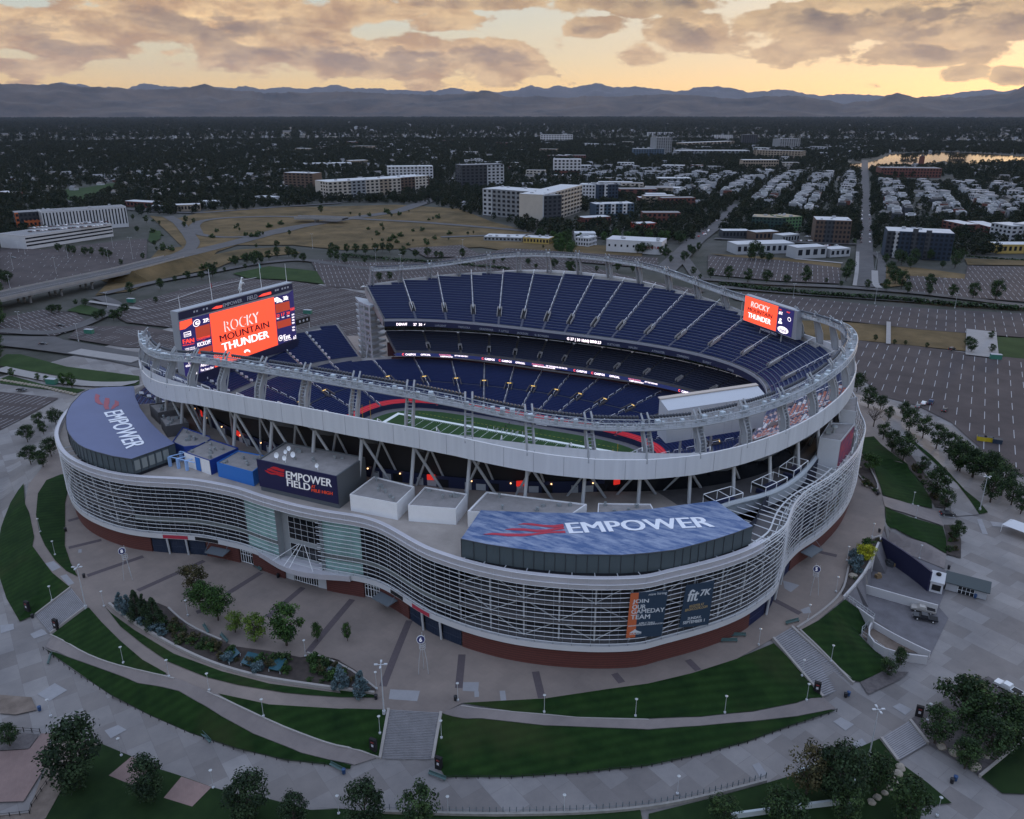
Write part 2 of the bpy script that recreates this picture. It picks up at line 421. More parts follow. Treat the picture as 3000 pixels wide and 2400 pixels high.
# --- club (middle) deck
MS,MZ=.5,18.0
NM=30;ma=arc(R(-143.5),R(143.5),NM)
mth=arc(R(-143.5),R(143.5),160)
mb=MB();ruled(mb,mth,lambda t:pol(rMI(t),t,MZ-.7),lambda t:pol(rMI(t)+15,t,MZ-.7+15*MS));ruled(mb,mth,lambda t:pol(rMI(t)+15,t,MZ-1.4+15*MS),lambda t:pol(rMI(t),t,MZ-1.6))
mb.build('club_deck_slab',[CONCD],stad)
mb=MB();ruled(mb,mth,lambda t:pol(rMI(t)+15,t,MZ+15*MS),lambda t:pol(rMI(t)+15,t,uz(t,rMI(t)+15)-1.6))
mb.build('suite_window_band',[DGLASS],stad)
for i in range(NM):seating('club_seating_section',ma[i],ma[i+1],rMI,lambda t:rMI(t)+15,MZ,MS,1.2,1,13,SEATD,bench=.8)
for t in ma[1:-1]:
 f1=MB();f2=MB();vomitory(t,rMI(t)+3.2,MZ+1.4,1.6,2.6,slope=MS,mb1=f1,mb2=f2)
 n0=len(f1.f);f1.add(f2.v,f2.f);f1.m=[0]*n0+[1]*len(f2.f);f1.build('vomitory',[CONC,BLK],stad)
mb=MB();ruled(mb,mth,lambda t:pol(rMI(t)-.1,t,MZ+.9),lambda t:pol(rMI(t)-.1,t,MZ-.2));mb.build('club_deck_rail',[CONCD],stad)
# LED ribbon along the club deck: navy band with lit words
mb=MB();ruled(mb,mth,lambda t:pol(rMI(t)-.25,t,MZ-.2),lambda t:pol(rMI(t)-.25,t,MZ-1.8));ruled(mb,mth,lambda t:pol(rMI(t)-.25,t,MZ-1.8),lambda t:pol(rMI(t)+4,t,MZ-1.8))
led=mb.build('led_ribbon',[mat('led_navy',(.02,.03,.12),emit=.5)],stad)
LW=mat('led_white',(1,.86,.92),emit=1.7);LR=mat('led_red',(1,.10,.08),emit=1.4);LP=mat('led_pink',(.9,.25,.35),emit=.8)
mb=MB()
def ribbon_words(string,th,z,size,m,rf=rMI,name='ribbon_text',dz=0):
 p0=Vector(pol(rf(th)-.36,th,z));p1=Vector(pol(rf(th-.02)-.36,th-.02,z));x=(p1-p0).normalized();n=x.cross(Vector((0,0,1)))
 if n.dot(Vector((-cos(th),-sin(th),0)))<0:n=-n
 return text(name,string,size,m,frame(p0,x,n),stad,bold=.02,ext=.02)
d=142.0
j=0
while d>-10:
 th=R(d);rr=rMI(th)
 if j%4==0:ribbon_words('C',th,MZ-1.45,1.5,LR);ribbon_words('CAMPOS',R(d)-1.5/rr,MZ-1.45,1.3,LW);adv=8.5
 elif j%4==1:ribbon_words('OFFICIAL',th,MZ-1.4,1.2,LW);adv=8.5
 elif j%4==2:
  ribbon_words('FOUNDATION',th,MZ-1.0,.9,LP);ribbon_words('OF THE DENVER BRONCOS',R(d)-7.2/rr,MZ-.95,.85,LW);ribbon_words('CAMPOSFOUNDATION.COM',R(d)-.5/rr,MZ-1.75,.85,LW);adv=21
 else:ribbon_words('C',th,MZ-1.45,1.5,LR);ribbon_words('CAMPOS',R(d)-1.5/rr,MZ-1.45,1.3,LW);adv=8.5
 d-=math.degrees(adv/rr);j+=1
for dg,s,m_ in((144,'',LR),(142.5,'DENVER',LW),(138,'27  30  4',LW),(84,'G 27 | 30  4th | 0:00',LW),(78.5,'1st & 10  0:23',LW)):
 if s:ribbon_words(s,R(dg),UZ-2.2,1.7,m_,rUI)
d=132
for s in('LARGENT','TRIPUCKA','GRADISHAR','F. LITTLE','JACKSON','G. BOWLEN','ALZADO','KAY','MILLER','FLETCHER','NALEN','ATWATER','ZIMMERMAN','ELWAY','DAVIS'):
 if d>90 or d<74:ribbon_words(s,R(d),UZ-2.2,1.3,RW,rUI)
 d-=7.0
# --- lower bowl
LS,LZ=.27,1.8
def lz(th,r):return LZ+(r-rLI(th))*LS
lth=arc(-pi,pi,200)
mb=MB();ruled(mb,lth,lambda t:pol(rLI(t),t,LZ-.4),lambda t:pol(rLO(t)+6,t,lz(t,rLO(t))-.4));mb.build('lower_bowl_slab',[CONC],stad)
mb=MB();ruled(mb,lth,lambda t:pol(rLI(t),t,LZ+.7),lambda t:pol(rLI(t)-.1,t,.02));mb.build('field_wall',[NAVY],stad)
mb=MB();ruled(mb,mth,lambda t:pol(rLO(t)+5.5,t,lz(t,rLO(t))),lambda t:pol(rLO(t)+5.5,t,MZ+2));ruled(mb,mth,lambda t:pol(rLO(t)+.1,t,lz(t,rLO(t))),lambda t:pol(rLO(t)+.1,t,lz(t,rLO(t))+1.0));mb.build('concourse_opening',[mat('dark_red_wall',(.07,.018,.022),.7)],stad)
NL=34;la=arc(-pi,pi,NL)
for i in range(NL):
 seating('lower_seating_section',la[i],la[i+1],rLI,rLO,LZ,LS,1.2,3,16,SEATN,bench=.8)
 seating('lower_seating_section',la[i],la[i+1],rLI,rLO,LZ,LS,1.2,17,50,SEATN,bench=.8)
 if not(R(150)<abs((la[i]+la[i+1])/2)and i%1==5):seating('front_seating_section',la[i],la[i+1],rLI,rLO,LZ,LS,1.2,0,3,SEATR,bench=.9,label='front rows of red seats')
mb=MB()
for t in la[1:]:
 r0,r1=rLI(t),rLO(t)
 k=int((r1-r0)/.8)
 for i in range(k):
  r=r0+i*.8;d_=.5/r;z=lz(t,r)+.05
  mb.quad(pol(r,t-d_,z),pol(r,t+d_,z),pol(r+.8,t+d_,z),pol(r+.8,t-d_,z))
  if i%6==2:mb.mi=1;mb.tube([pol(r,t,z),pol(r,t,z+.9),pol(r+3,t,z+.9+.8),pol(r+3,t,z+.8)],.12,4);mb.mi=0
mb.build('aisle_stair',[AIS,WHITE],stad)
for t in la[1:]:
 r=rLI(t)+18.5;f1=MB();f2=MB();vomitory(t,r,lz(t,r)-.1,3.4,5.0,slope=LS,mb1=f1,mb2=f2)
 n0=len(f1.f);f1.add(f2.v,f2.f);f1.m=[0]*n0+[1]*len(f2.f);v=f1.build('vomitory',[CONCD,BLK],stad)
 s=MB();c_,s_=cos(t),sin(t);s.box((c_*(r+5.0),s_*(r+5.0),lz(t,r+5)+.75),(.2,1.8,.35),t);s.build('exit_sign',[YSIGN],v)
# --- south stand
SS=.43
def rS0(t):return rLO(t)+3.0
def rS1(t):return 138.0
sth=arc(R(150.5),R(209.5),40)
mb=MB();ruled(mb,sth,lambda t:pol(rS0(t),t,12.85),lambda t:pol(rS1(t),t,12.85+(rS1(t)-rS0(t))*SS));ruled(mb,sth,lambda t:pol(rS1(t),t,14.5+(rS1(t)-rS0(t))*SS),lambda t:pol(rS1(t)+.3,t,9));ruled(mb,sth,lambda t:pol(rS0(t),t,14.2),lambda t:pol(rS0(t),t,10))
for t in(sth[0],sth[-1]):mb.add([pol(rS0(t),t,14.3),pol(rS1(t),t,14.6+(rS1(t)-rS0(t))*SS),pol(rS1(t),t,9),pol(rS0(t),t,9)],((0,1,2,3),))
mb.build('south_stand_slab',[CONC],stad)
sa=arc(sth[0],sth[-1],8)
for i in range(8):seating('south_seating_section',sa[i]+(.003 if i==0 else 0),sa[i+1],rS0,rS1,13.4,SS,1.3,1,50,SEATN,bench=.85)
for t in sa[1:-1]:
 for f in arc(.08,.9,7):
  mb=MB();r=lerp(rS0(t),rS1(t),f);z=13.4+(r-rS0(t))*SS
  mb.box(pol(r,t,z+.8),(1.6,.35,.9),t);mb.build('aisle_rail',[WHITE],stad)
# --- outer rim
rim=arc(TH0,TH1,220)
mb=MB()
ruled(mb,rim,lambda t:pol(rO(t),t,zf(t)-5.3),lambda t:pol(rO(t),t,zf(t)))
ruled(mb,rim,lambda t:pol(rO(t),t,zf(t)),lambda t:pol(rO(t)-.45,t,zf(t)))
ruled(mb,rim,lambda t:pol(rO(t)-.45,t,zf(t)),lambda t:pol(rO(t)-.5,t,uz(t,rO(t)-.6)-.3))
ruled(mb,rim,lambda t:pol(rO(t),t,zf(t)-5.3),lambda t:pol(rO(t)-1.5,t,zf(t)-5.3))
RIM=mat('rim_panel',(.7,.7,.75),.45,0)
def rim_nodes():
 t=RIM.node_tree;b=t.nodes['Principled BSDF']
 tc=t.nodes.new('ShaderNodeTexCoord');n=t.nodes.new('ShaderNodeTexNoise');n.inputs['Scale'].default_value=.6;n.inputs['Detail'].default_value=4
 mp=t.nodes.new('ShaderNodeMapping');mp.inputs['Scale'].default_value=(1.5,1.5,.08);t.links.new(tc.outputs['Object'],mp.inputs[0]);t.links.new(mp.outputs[0],n.inputs['Vector'])
 r=t.nodes.new('ShaderNodeValToRGB');r.color_ramp.elements[0].position=.35;r.color_ramp.elements[0].color=(.56,.58,.62,1);r.color_ramp.elements[1].position=.7;r.color_ramp.elements[1].color=(.63,.65,.69,1)
 t.links.new(n.outputs[0],r.inputs[0]);t.links.new(r.outputs[0],b.inputs['Base Color'])
rim_nodes()
rimo=mb.build('rim_fascia',[RIM],stad)
for t in arc(TH0,TH1,78)[1:-1]:mb=MB();mb.strip([pol(rO(t)+.03,t-.0006,zf(t)-5.3),pol(rO(t)+.03,t+.0006,zf(t)-5.3)],[pol(rO(t)+.03,t-.0006,zf(t)-.1),pol(rO(t)+.03,t+.0006,zf(t)-.1)]);mb.build('panel_seam',[mat('seam_grey',(.36,.37,.41),.8)],rimo)  # thin grey joint lines between the rim panels
mb=MB();mb.tube([pol(rO(t)-.2,t,zf(t)+.06)for t in rim],.16,5);mb.build('rim_coping',[mat('bright_coping',(.8,.8,.82),.35,.2)],rimo)
# underside rakers and ribs
mb=MB()
KC=[R(-89.6+6.9*k)for k in range(-6,34)]
def t2th(t):return atan2(104.3*sin(t),131*cos(t))
COLT=[t2th(t)for t in KC if TH0+.01<t2th(t)<TH1-.01 or True]
COLT=[t for t in COLT if True]
COLT=sorted(set(round(t,5)for t in[t2th(R(-89.6+6.9*k))for k in range(-7,34)]))
COLT=[t for t in COLT if-2.52<t<2.53]
for t in COLT:
 r1,r0=rO(t)-.8,rO(t)-17
 a=[pol(r1,t,uz(t,r1)-1.6),pol(r0,t,uz(t,r0)-1.6),pol(r0,t,uz(t,r0)-3.2),pol(rO(t)-6,t,uz(t,rO(t)-6)-5.5),pol(r1,t,uz(t,r1)-4.2)]
 for dt in(-.0035,.0035):mb.add([(p[0]*cos(dt)-p[1]*sin(dt),p[0]*sin(dt)+p[1]*cos(dt),p[2])for p in a],((0,1,2,3,4),))
 mb.strip([(p[0]*cos(-.0035)-p[1]*sin(-.0035),p[0]*sin(-.0035)+p[1]*cos(-.0035),p[2])for p in a[2:]],[(p[0]*cos(.0035)-p[1]*sin(.0035),p[0]*sin(.0035)+p[1]*cos(.0035),p[2])for p in a[2:]])
for q in(2.5,5,7.5,10,12.5):mb.tube([pol(rO(t)-q,t,uz(t,rO(t)-q)-2.0)for t in rim[::2]],.22,4)
mb.build('deck_raker',[mat('raker_steel',(.22,.24,.27),.6)],stad)
# support columns (V struts)
near=[t for t in COLT if-2.5<t<.75]
for t in COLT:
 dt=6.9*pi/180*.5
 r=rO(t)-4.5;ap=Vector(pol(r,t,uz(t,r)-4.6));zb=32 if-2.45<t<.7 else 9.0
 m1=MB();m1.tube([ap,Vector(pol(rO(t)-2.5,t-.012,zb))],.48,8);m1.build('support_strut',[STEEL],stad)
 m1=MB();m1.tube([ap,Vector(pol(rO(t)-8,t+.07,zb))],.38,8);m1.build('support_strut',[STEEL],stad)
 if-2.4<t<.7:
  r=rO(t+.02)-10;ap2=Vector(pol(r,t+.03,uz(t,r)-3.4))
  m1=MB();m1.tube([ap2,Vector(pol(rO(t)-12,t-.02,32))],.34,7);m1.tube([ap2,Vector(pol(rO(t)-13,t+.07,32))],.3,7);m1.build('support_strut',[STEEL],stad)
# --- light truss
truss_mat=mat('truss_steel',(.34,.36,.39),.5,.1)
TTH0,TTH1=TH0-.005,TH1-.02
def ringp(t,dr,dz):return pol(rRG(t)+dr,t,zf(t)+8.3+dz)
rt=arc(TTH0,TTH1,260)
mb=MB()
for dr,dz,rad in((-1.5,-.8,.2),(1.5,-.8,.24),(-1.5,.9,.16),(1.5,.9,.18),(0,-.8,.12),(1.5,0,.1),(1.5,.45,.07)):
 mb.tube([ringp(t,dr,dz)for t in rt],rad,5)
for dz in(-.3,.25):mb.tube([ringp(t,-1.5,dz)for t in rt],.06,4)
# walkway deck and outer kick panel
ruled(mb,rt,lambda t:ringp(t,-1.4,-.62),lambda t:ringp(t,1.4,-.62))
ruled(mb,rt,lambda t:ringp(t,1.62,-1.05),lambda t:ringp(t,1.62,-.55))
mb.build('light_truss',[truss_mat],stad)
mb=MB();nn=300
for i,t in enumerate(arc(TTH0,TTH1,nn)):
 mb.tube([ringp(t,1.5,-.8),ringp(t,1.5,.9)],.06,4,caps=False);mb.tube([ringp(t,-1.5,-.8),ringp(t,-1.5,.9)],.06,4,caps=False);mb.tube([ringp(t,-1.5,.9),ringp(t,1.5,.9)],.05,4,caps=False)
 if i<nn:
  t2=t+(TTH1-TTH0)/nn;mb.tube([ringp(t,1.5,-.8),ringp(t2,-1.5,-.8)],.06,4,caps=False)
  if i%2:mb.tube([ringp(t,-1.5,-.8),ringp(t2,-1.5,.9)],.05,4,caps=False)
tr=mb.build('truss_bracing',[truss_mat],stad);tr['kind']='stuff'
# floodlights: round reflectors leaning over the inner edge
LAMP=mat('lamp_housing',(.05,.055,.07),.5);LAMPG=mat('lamp_glass',(.30,.34,.40),.15,.2)
def flood(t):
 m1=MB();p=Vector(ringp(t,-1.9,1.5));dn=Vector((-cos(t)*.8,-sin(t)*.8,-.6))
 m1.mi=0;m1.tube([p-dn*.45,p+dn*.1],.22,8,r2=.52);m1.mi=1;m1.disc(p+dn*.12,dn,.46,8,.03);m1.mi=0
 m1.tube([ringp(t,-1.5,.85),tuple(p)],.06,4)
 return m1
lamps=[]
for k in range(len(COLT)-1):
 a,b=COLT[k],COLT[k+1]
 for i in range(14):
  lamps.append(a+(b-a)*(.1+.8*i/13))
lamps=[t for t in lamps if TTH0<t<TTH1]
vis=sorted(lamps,key=lambda t:(Vector(ringp(t,0,0))-CAM).length)
stf=MB()
for i,t in enumerate(vis):
 m1=flood(t)
 if i<95:m1.build('floodlight',[LAMP,LAMPG],stad)
 else:
  o=len(stf.f);stf.add(m1.v,m1.f);stf.m[o:]=m1.m
s=stf.build('floodlight_rows',[LAMP,LAMPG],stad);s['kind']='stuff'
rnd=random.Random(3)
mb=MB()
for k in range(230):
 t=TTH0+(TTH1-TTH0)*(k+rnd.random()*.7)/230;s_=rnd.choice((.5,.7,.9,1.1))
 mb.box(ringp(t,rnd.choice((-.4,.3,.9)),-.1+s_/2),(s_,s_*1.1,s_*1.2),t)
s=mb.build('ballast_box',[mat('equipment_grey',(.50,.56,.60),.5)],stad);s['kind']='stuff'
# truss columns
for t in COLT:
 if not(TH0<t<TH1):continue
 m1=MB();w_=1.15
 for s_ in(-1,1):
  dt=s_*w_/rO(t)*.8
  m1.tube([pol(rO(t)-.3,t+dt,zf(t)-1),pol(rO(t)-.9,t+dt,zf(t)+3),pol(rRG(t)-.2,t+dt,zf(t)+7.6),pol(rRG(t)-.6,t+dt,zf(t)+9.6),pol(rRG(t)-1.7,t+dt,zf(t)+11.0)],.26,6)
  m1.tube([pol(rO(t)-1.9,t+dt,zf(t)-1),pol(rRG(t)-1.4,t+dt,zf(t)+7.6)],.2,5)
  W_=[pol(rO(t)-.3,t+dt,zf(t)-1),pol(rO(t)-.9,t+dt,zf(t)+3),pol(rRG(t)-.2,t+dt,zf(t)+7.4),pol(rRG(t)-1.6,t+dt,zf(t)+7.4),pol(rO(t)-2.4,t+dt,zf(t)+3),pol(rO(t)-1.9,t+dt,zf(t)-1)]
  m1.add(W_,((0,1,2,3,4,5),))
  for q in range(0):m1.tube([pol(rO(t)-.4,t+dt,zf(t)+q*.85),pol(rO(t)-1.9,t+dt,zf(t)+q*.85+.5)],.07,4)
 for q in range(9):m1.tube([pol(rO(t)-.5-.2*q,t-w_/rO(t)*.8,zf(t)+q*.88),pol(rO(t)-.5-.2*q,t+w_/rO(t)*.8,zf(t)+q*.88)],.09,4)
 m1.build('truss_column',[truss_mat],stad)
# camera-side concourse behind the struts
cth=arc(R(-141),R(35),110)
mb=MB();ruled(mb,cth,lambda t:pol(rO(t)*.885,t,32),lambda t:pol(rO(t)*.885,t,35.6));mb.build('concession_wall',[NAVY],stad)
mb=MB();ruled(mb,cth,lambda t:pol(rO(t)*.875,t,35.2),lambda t:pol(rO(t)*.875,t,uz(t,rO(t)*.875)-1.5));mb.build('concourse_back_wall',[mat('near_black_wall',(.012,.011,.014),.8)],stad)  # upper wall near-black: shade of the recess under the deck is in the colour
rnd=random.Random(11)
mb=MB();op=MB();sg=MB();lt=MB();rs=MB()
for i,t in enumerate(arc(R(-138),R(-20),58)):
 r=rO(t)*.885+.06;k=i%4
 f=lambda a0,a1,z0,z1,off=.06:[pol(rO(t+a0/r)*.885+off,t+a0/r,z0),pol(rO(t+a1/r)*.885+off,t+a1/r,z0),pol(rO(t+a1/r)*.885+off,t+a1/r,z1),pol(rO(t+a0/r)*.885+off,t+a0/r,z1)]
 DW=mat('doorway_white',(.45,.47,.50),.6)
 if k==0:m1=MB();m1.quad(*f(-.9,.9,32,34.4));dd=m1.build('doorway',[DW],stad);m1=MB();m1.quad(*f(-.5,.5,34.0,34.3,.1));m1.build('door_sign',[BLK],dd)
 elif k==1:m1=MB();m1.quad(*f(-1.3,1.3,32.3,34.2));m1.build('doorway',[DW],stad)
 elif k==2:m1=MB();m1.quad(*f(-1.4,1.4,32,34.6));m1.build('doorway_opening',[BLK],stad)
 if i%3==0:p=pol(r+.5,t+.01,35.0);lt=MB();lt.box(p,(.3,.3,.25),t);lt.build('concourse_lamp',[GLOW],stad)
 if i%7==5:rs=MB();rs.box(pol(r+.6,t,35.2),(.4,2.2,1.5),t);rs.build('red_price_sign',[mat('red_sign',(.8,.03,.02),emit=.5)],stad)
# ================================================================== FACADE
TOPPX=[(197,1202.6),(182,1225),(169.5,1253),(166,1275),(180,1312),(204,1336),(244,1357),(307,1378),(366,1389),(435.6,1395.5),(505,1398),(574.6,1402.5),(640,1414.7),(700,1426.5),(755.7,1447),(811,1462.7),(867,1478),(922.7,1489),(978,1499),(1034,1506),(1075.7,1514),(1117.5,1528),(1159,1550),(1201,1575.4),(1242.7,1597.7),(1270.5,1610),(1300,1618.6),(1333.7,1631),(1410,1652),(1503,1670.8),(1595.7,1682),(1688.5,1689),(1781,1691.7),(1900,1687),(1932,1675),(2048,1650),(2140.6,1624),(2210,1596.6),(2256.6,1566),(2298,1538.6),(2307.6,1501),(2321.5,1469),(2349,1441),(2372.6,1422.6),(2419,1399.4),(2465,1362),(2502,1325),(2525.6,1279),(2531.6,1251),(2525.6,1228),(2514,1209)]
ZTOP=33.6
raw=[(-111.5,-89)]+[tuple(at(x,y,ZTOP)[:2])for x,y in TOPPX]+[(131,36),(126,52),(118,66)]
def resample(P,step):
# smooth (Chaikin) then even arc length
 for _ in range(3):
  Q=[P[0]]
  for a,b in zip(P,P[1:]):Q+=[(a[0]*.75+b[0]*.25,a[1]*.75+b[1]*.25),(a[0]*.25+b[0]*.75,a[1]*.25+b[1]*.75)]
  P=Q+[P[-1]]
 out=[P[0]];acc=0
 for a,b in zip(P,P[1:]):
  L=hypot(b[0]-a[0],b[1]-a[1]);
  if L<1e-6:continue
  d=step-acc
  while d<=L:out.append((a[0]+(b[0]-a[0])*d/L,a[1]+(b[1]-a[1])*d/L));d+=step
  acc=L-(d-step)
 return out
FC=resample(raw,1.0)
for _ in range(6):FC=[FC[0]]+[((a[0]+2*b[0]+c[0])/4,(a[1]+2*b[1]+c[1])/4)for a,b,c in zip(FC,FC[1:],FC[2:])]+[FC[-1]]
NF=len(FC)
def fnorm(s):
 i=max(0,min(NF-2,int(s)));j0=max(0,i-1);j1=min(NF-1,i+2)
 t=(FC[j1][0]-FC[j0][0],FC[j1][1]-FC[j0][1]);l=hypot(*t);return(t[1]/l,-t[0]/l)
def fp(s,off,z):
 s=max(0,min(NF-1.001,s));i=int(s);f=s-i;n0=fnorm(s)
 return(FC[i][0]*(1-f)+FC[i+1][0]*f+n0[0]*off,FC[i][1]*(1-f)+FC[i+1][1]*f+n0[1]*off,z)
def s_of(px,py,z):
 p=at(px,py,z);return min(range(NF),key=lambda i:(FC[i][0]-p.x)**2+(FC[i][1]-p.y)**2)
def fstrip(mb,s0,s1,o0,z0,o1,z1,step=1.0):
 n=max(1,int((s1-s0)/step));S=[s0+(s1-s0)*i/n for i in range(n+1)]
 mb.strip([fp(s,o0,z0)for s in S],[fp(s,o1,z1)for s in S])
sG8=(s_of(437,1625,9),s_of(604,1637,9));sD7=(s_of(700,1648,9),s_of(745,1660,9));sC=(s_of(829,1697,9),s_of(958,1735,9));sD6=(s_of(1065,1757,9),s_of(1112,1767,9))
sG6=(s_of(1206,1810,9),s_of(1350,1894,9));sG5=(s_of(2186,1838,9),s_of(2297,1670,9))
sGL=s_of(366,1389,ZTOP);sGR=s_of(1337,1632,ZTOP);sT1=(s_of(700,1426.5,ZTOP),s_of(806,1462,ZTOP));sT2=(s_of(935,1490,ZTOP),s_of(1045,1508,ZTOP));sP=s_of(2235,1582,ZTOP)
BRICK=mat('red_brick',(.16,.042,.035),.85)
def brick_nodes():
 t=BRICK.node_tree;b=t.nodes['Principled BSDF'];tc=t.nodes.new('ShaderNodeTexCoord');sp=t.nodes.new('ShaderNodeSeparateXYZ');t.links.new(tc.outputs['Object'],sp.inputs[0])
 wv=t.nodes.new('ShaderNodeTexWave');wv.wave_type='BANDS';wv.bands_direction='Z';wv.wave_profile='SAW';wv.inputs['Scale'].default_value=.5;wv.inputs['Distortion'].default_value=.1
 t.links.new(tc.outputs['Object'],wv.inputs[0])
 n=t.nodes.new('ShaderNodeTexNoise');n.inputs['Scale'].default_value=1.2;n.inputs['Detail'].default_value=8;n.inputs['Roughness'].default_value=.8;t.links.new(tc.outputs['Object'],n.inputs['Vector'])
 m=t.nodes.new('ShaderNodeMix');m.data_type='RGBA';m.inputs[6].default_value=(.055,.017,.015,1);m.inputs[7].default_value=(.15,.042,.034,1)
 a=t.nodes.new('ShaderNodeMath');a.operation='MULTIPLY';t.links.new(wv.outputs[0],a.inputs[0]);t.links.new(n.outputs[0],a.inputs[1]);a2=t.nodes.new('ShaderNodeMath');a2.operation='MULTIPLY';a2.inputs[1].default_value=1.6;t.links.new(a.outputs[0],a2.inputs[0])
 t.links.new(a2.outputs[0],m.inputs[0]);t.links.new(m.outputs[2],b.inputs['Base Color'])
brick_nodes()
mb=MB();segs=[(0,sG8[0]),(sG8[1],sD7[0]),(sD7[1],sC[0]),(sC[1],sD6[0]),(sD6[1],sG6[0]),(sG6[1],sG5[0]),(sG5[1],NF-2)]
for a,b in segs:
 m1=MB();fstrip(m1,a,b,-.5,8.5,-.5,14.4)
 for s in(a,b):m1.quad(fp(s,-.5,8.5),fp(s,-.5,14.4),fp(s,-2.5,14.4),fp(s,-2.5,8.5))
 m1.build('brick_base',[BRICK],stad)
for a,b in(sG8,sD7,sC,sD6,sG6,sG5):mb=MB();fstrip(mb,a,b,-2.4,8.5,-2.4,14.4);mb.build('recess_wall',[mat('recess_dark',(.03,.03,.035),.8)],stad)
# band above the brick
mb=MB();fstrip(mb,0,NF-2,.35,14.2,.35,15.7);fstrip(mb,0,NF-2,.35,15.7,-.6,15.75);fstrip(mb,0,NF-2,.35,14.2,-2.4,14.2)
mb.build('base_band',[PANEL],stad)
# gates
GATE=mat('navy_gate',(.016,.028,.060),.5)
def gate(a,b,leaves,m=GATE):
 for i in range(leaves):
  a1=lerp(a,b,i/leaves)+.35;b1=lerp(a,b,(i+1)/leaves)-.35
  m1=MB();fstrip(m1,a1,b1,-.7,9.02,-.7,13.6);n=int((b1-a1)/.5)
  for k in range(n+1):m1.tube([fp(lerp(a1,b1,k/n),-.6,9.05),fp(lerp(a1,b1,k/n),-.6,13.2)],.035,4)
  m1.tube([fp(lerp(a1,b1,k/8),-.6,13.3)for k in range(9)],.12,4);m1.tube([fp(lerp(a1,b1,k/8),-.6,11.2)for k in range(9)],.06,4)
  m1.build('gate',[m],stad)
  if i<leaves-1:m1=MB();m1.tube([fp(b1+.35,-.2,9),fp(b1+.35,.15,14.2)],.3,8);m1.build('gate_post',[STEEL],stad)
gate(*sG8,3);gate(*sG6,3);gate(*sG5,4,mat('deep_navy_gate',(.012,.02,.075),.5))
def doors(a,b,n,z1=13.6):
 m1=MB();fstrip(m1,a,b,-1.4,9.02,-1.4,z1);m1.build('door_glass',[DGLASS],stad)
 m1=MB()
 for k in range(n+1):m1.tube([fp(lerp(a,b,k/n),-1.3,9),fp(lerp(a,b,k/n),-1.3,z1)],.11,4)
 for z in(9.15,11.6,12.6,z1):m1.tube([fp(lerp(a,b,k/n),-1.3,z)for k in range(n+1)],.09,4)
 m1.build('door_frame',[WHITE],stad)
doors(*sD7,6);doors(*sD6,6);doors(sC[0]+3,sC[1]-3,10)
for a,b in((sC[0],sC[0]+3),(sC[1]-3,sC[1])):m1=MB();fstrip(m1,a,b,-1.0,9,-1.0,14.2);m1.build('pilaster',[PANEL],stad)
# hung awnings beside the doors
for s in(sD7[0]-6,sD6[1]+3.5,sG5[1]+9):
 m1=MB();w_=3.2
 m1.add([fp(s-w_,-.4,12.6),fp(s+w_,-.4,12.6),fp(s+w_,2.8,12.3),fp(s-w_,2.8,12.3),fp(s-w_,-.4,12.4),fp(s+w_,-.4,12.4),fp(s+w_,2.8,12.1),fp(s-w_,2.8,12.1)],((0,1,2,3),(7,6,5,4),(0,4,5,1),(1,5,6,2),(2,6,7,3),(3,7,4,0)))
 for k in(-w_,w_):m1.tube([fp(s+k,2.7,12.3),fp(s+k,-.3,14.8)],.07,4)
 m1.build('entrance_awning',[mat('awning_steel',(.11,.13,.15),.5)],stad)
# glass behind the louvres
TEAL=mat('teal_glass',(.27,.44,.43),.12,0,var=.25,vs=.12)
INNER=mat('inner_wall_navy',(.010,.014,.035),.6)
GREYWALL=mat('grey_render',(.27,.29,.31),.7,var=.08,vs=.3)
for a,b,m_ in((sGL,sT1[0],DGLASS),(sT1[0],sT1[1],TEAL),(sT2[0],sT2[1],TEAL),(sT2[1],sGR,DGLASS)):
 m1=MB();fstrip(m1,a,b,-.9,15.7,-.9,30.7);m1.build('curtain_wall',[m_],stad)
 m1=MB();fstrip(m1,a,b,-.7,18.9,-.7,20.4);m1.build('spandrel',[mat('spandrel_grey',(.16,.18,.18),.5)],stad)
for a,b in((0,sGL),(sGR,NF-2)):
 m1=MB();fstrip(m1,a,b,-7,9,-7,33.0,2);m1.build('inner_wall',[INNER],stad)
 m1=MB()
 for z in(15.7,20.6,25.6,30.4):
  if a>0 or z<31:fstrip(m1,a,min(b,sP+20),-1.2,z,-7,z,2);fstrip(m1,a,min(b,sP+20),-1.2,z,-1.2,z-.7,2)
 m1.build('floor_slab',[CONCD],stad)
 m1=MB()
 n=int((b-a)/8)
 for i in range(n):
  s=a+(b-a)*i/n
  m1.tube([fp(s,-2.0,9),fp(s,-1.2,32)],.22,6)
  for z in(15.7,20.6,25.6):
   if(i+int(z))%2:m1.tube([fp(s,-2,z),fp(s+8,-1.6,z+4.8)],.12,5)
   else:m1.tube([fp(s+8,-2,z),fp(s,-1.6,z+4.8)],.12,5)
 m1.build('screen_truss',[STEEL],stad)
for i in range(12):
 z=16.5+i*1.2
 for a,b in((2,sT1[1]),(sT2[0]-1,NF-3)):
  m1=MB();n=int((b-a)/2);m1.tube([fp(lerp(a,b,k/n),.55,z)for k in range(n+1)],.085,5);m1.build('louvre',[LOUV],stad)
for z in(31.0,31.9,32.8,33.5):
 m1=MB();a,b=sP-2,NF-3;n=int((b-a)/2);m1.tube([fp(lerp(a,b,k/n),.55,z)for k in range(n+1)],.13 if z<33 else.22,5);m1.build('louvre',[LOUV],stad)
MULM=mat('mullion_grey',(.26,.28,.31),.4,.2)
s=4.0
while s<NF-4:
 if not(sT1[1]<s<sT2[0]-1):
  m1=MB();m1.tube([fp(s,.3,15.6),fp(s,.3,30.6 if s<sP else 33.4)],.065,4);m1.build('mullion',[MULM],stad)
 s+=4.2
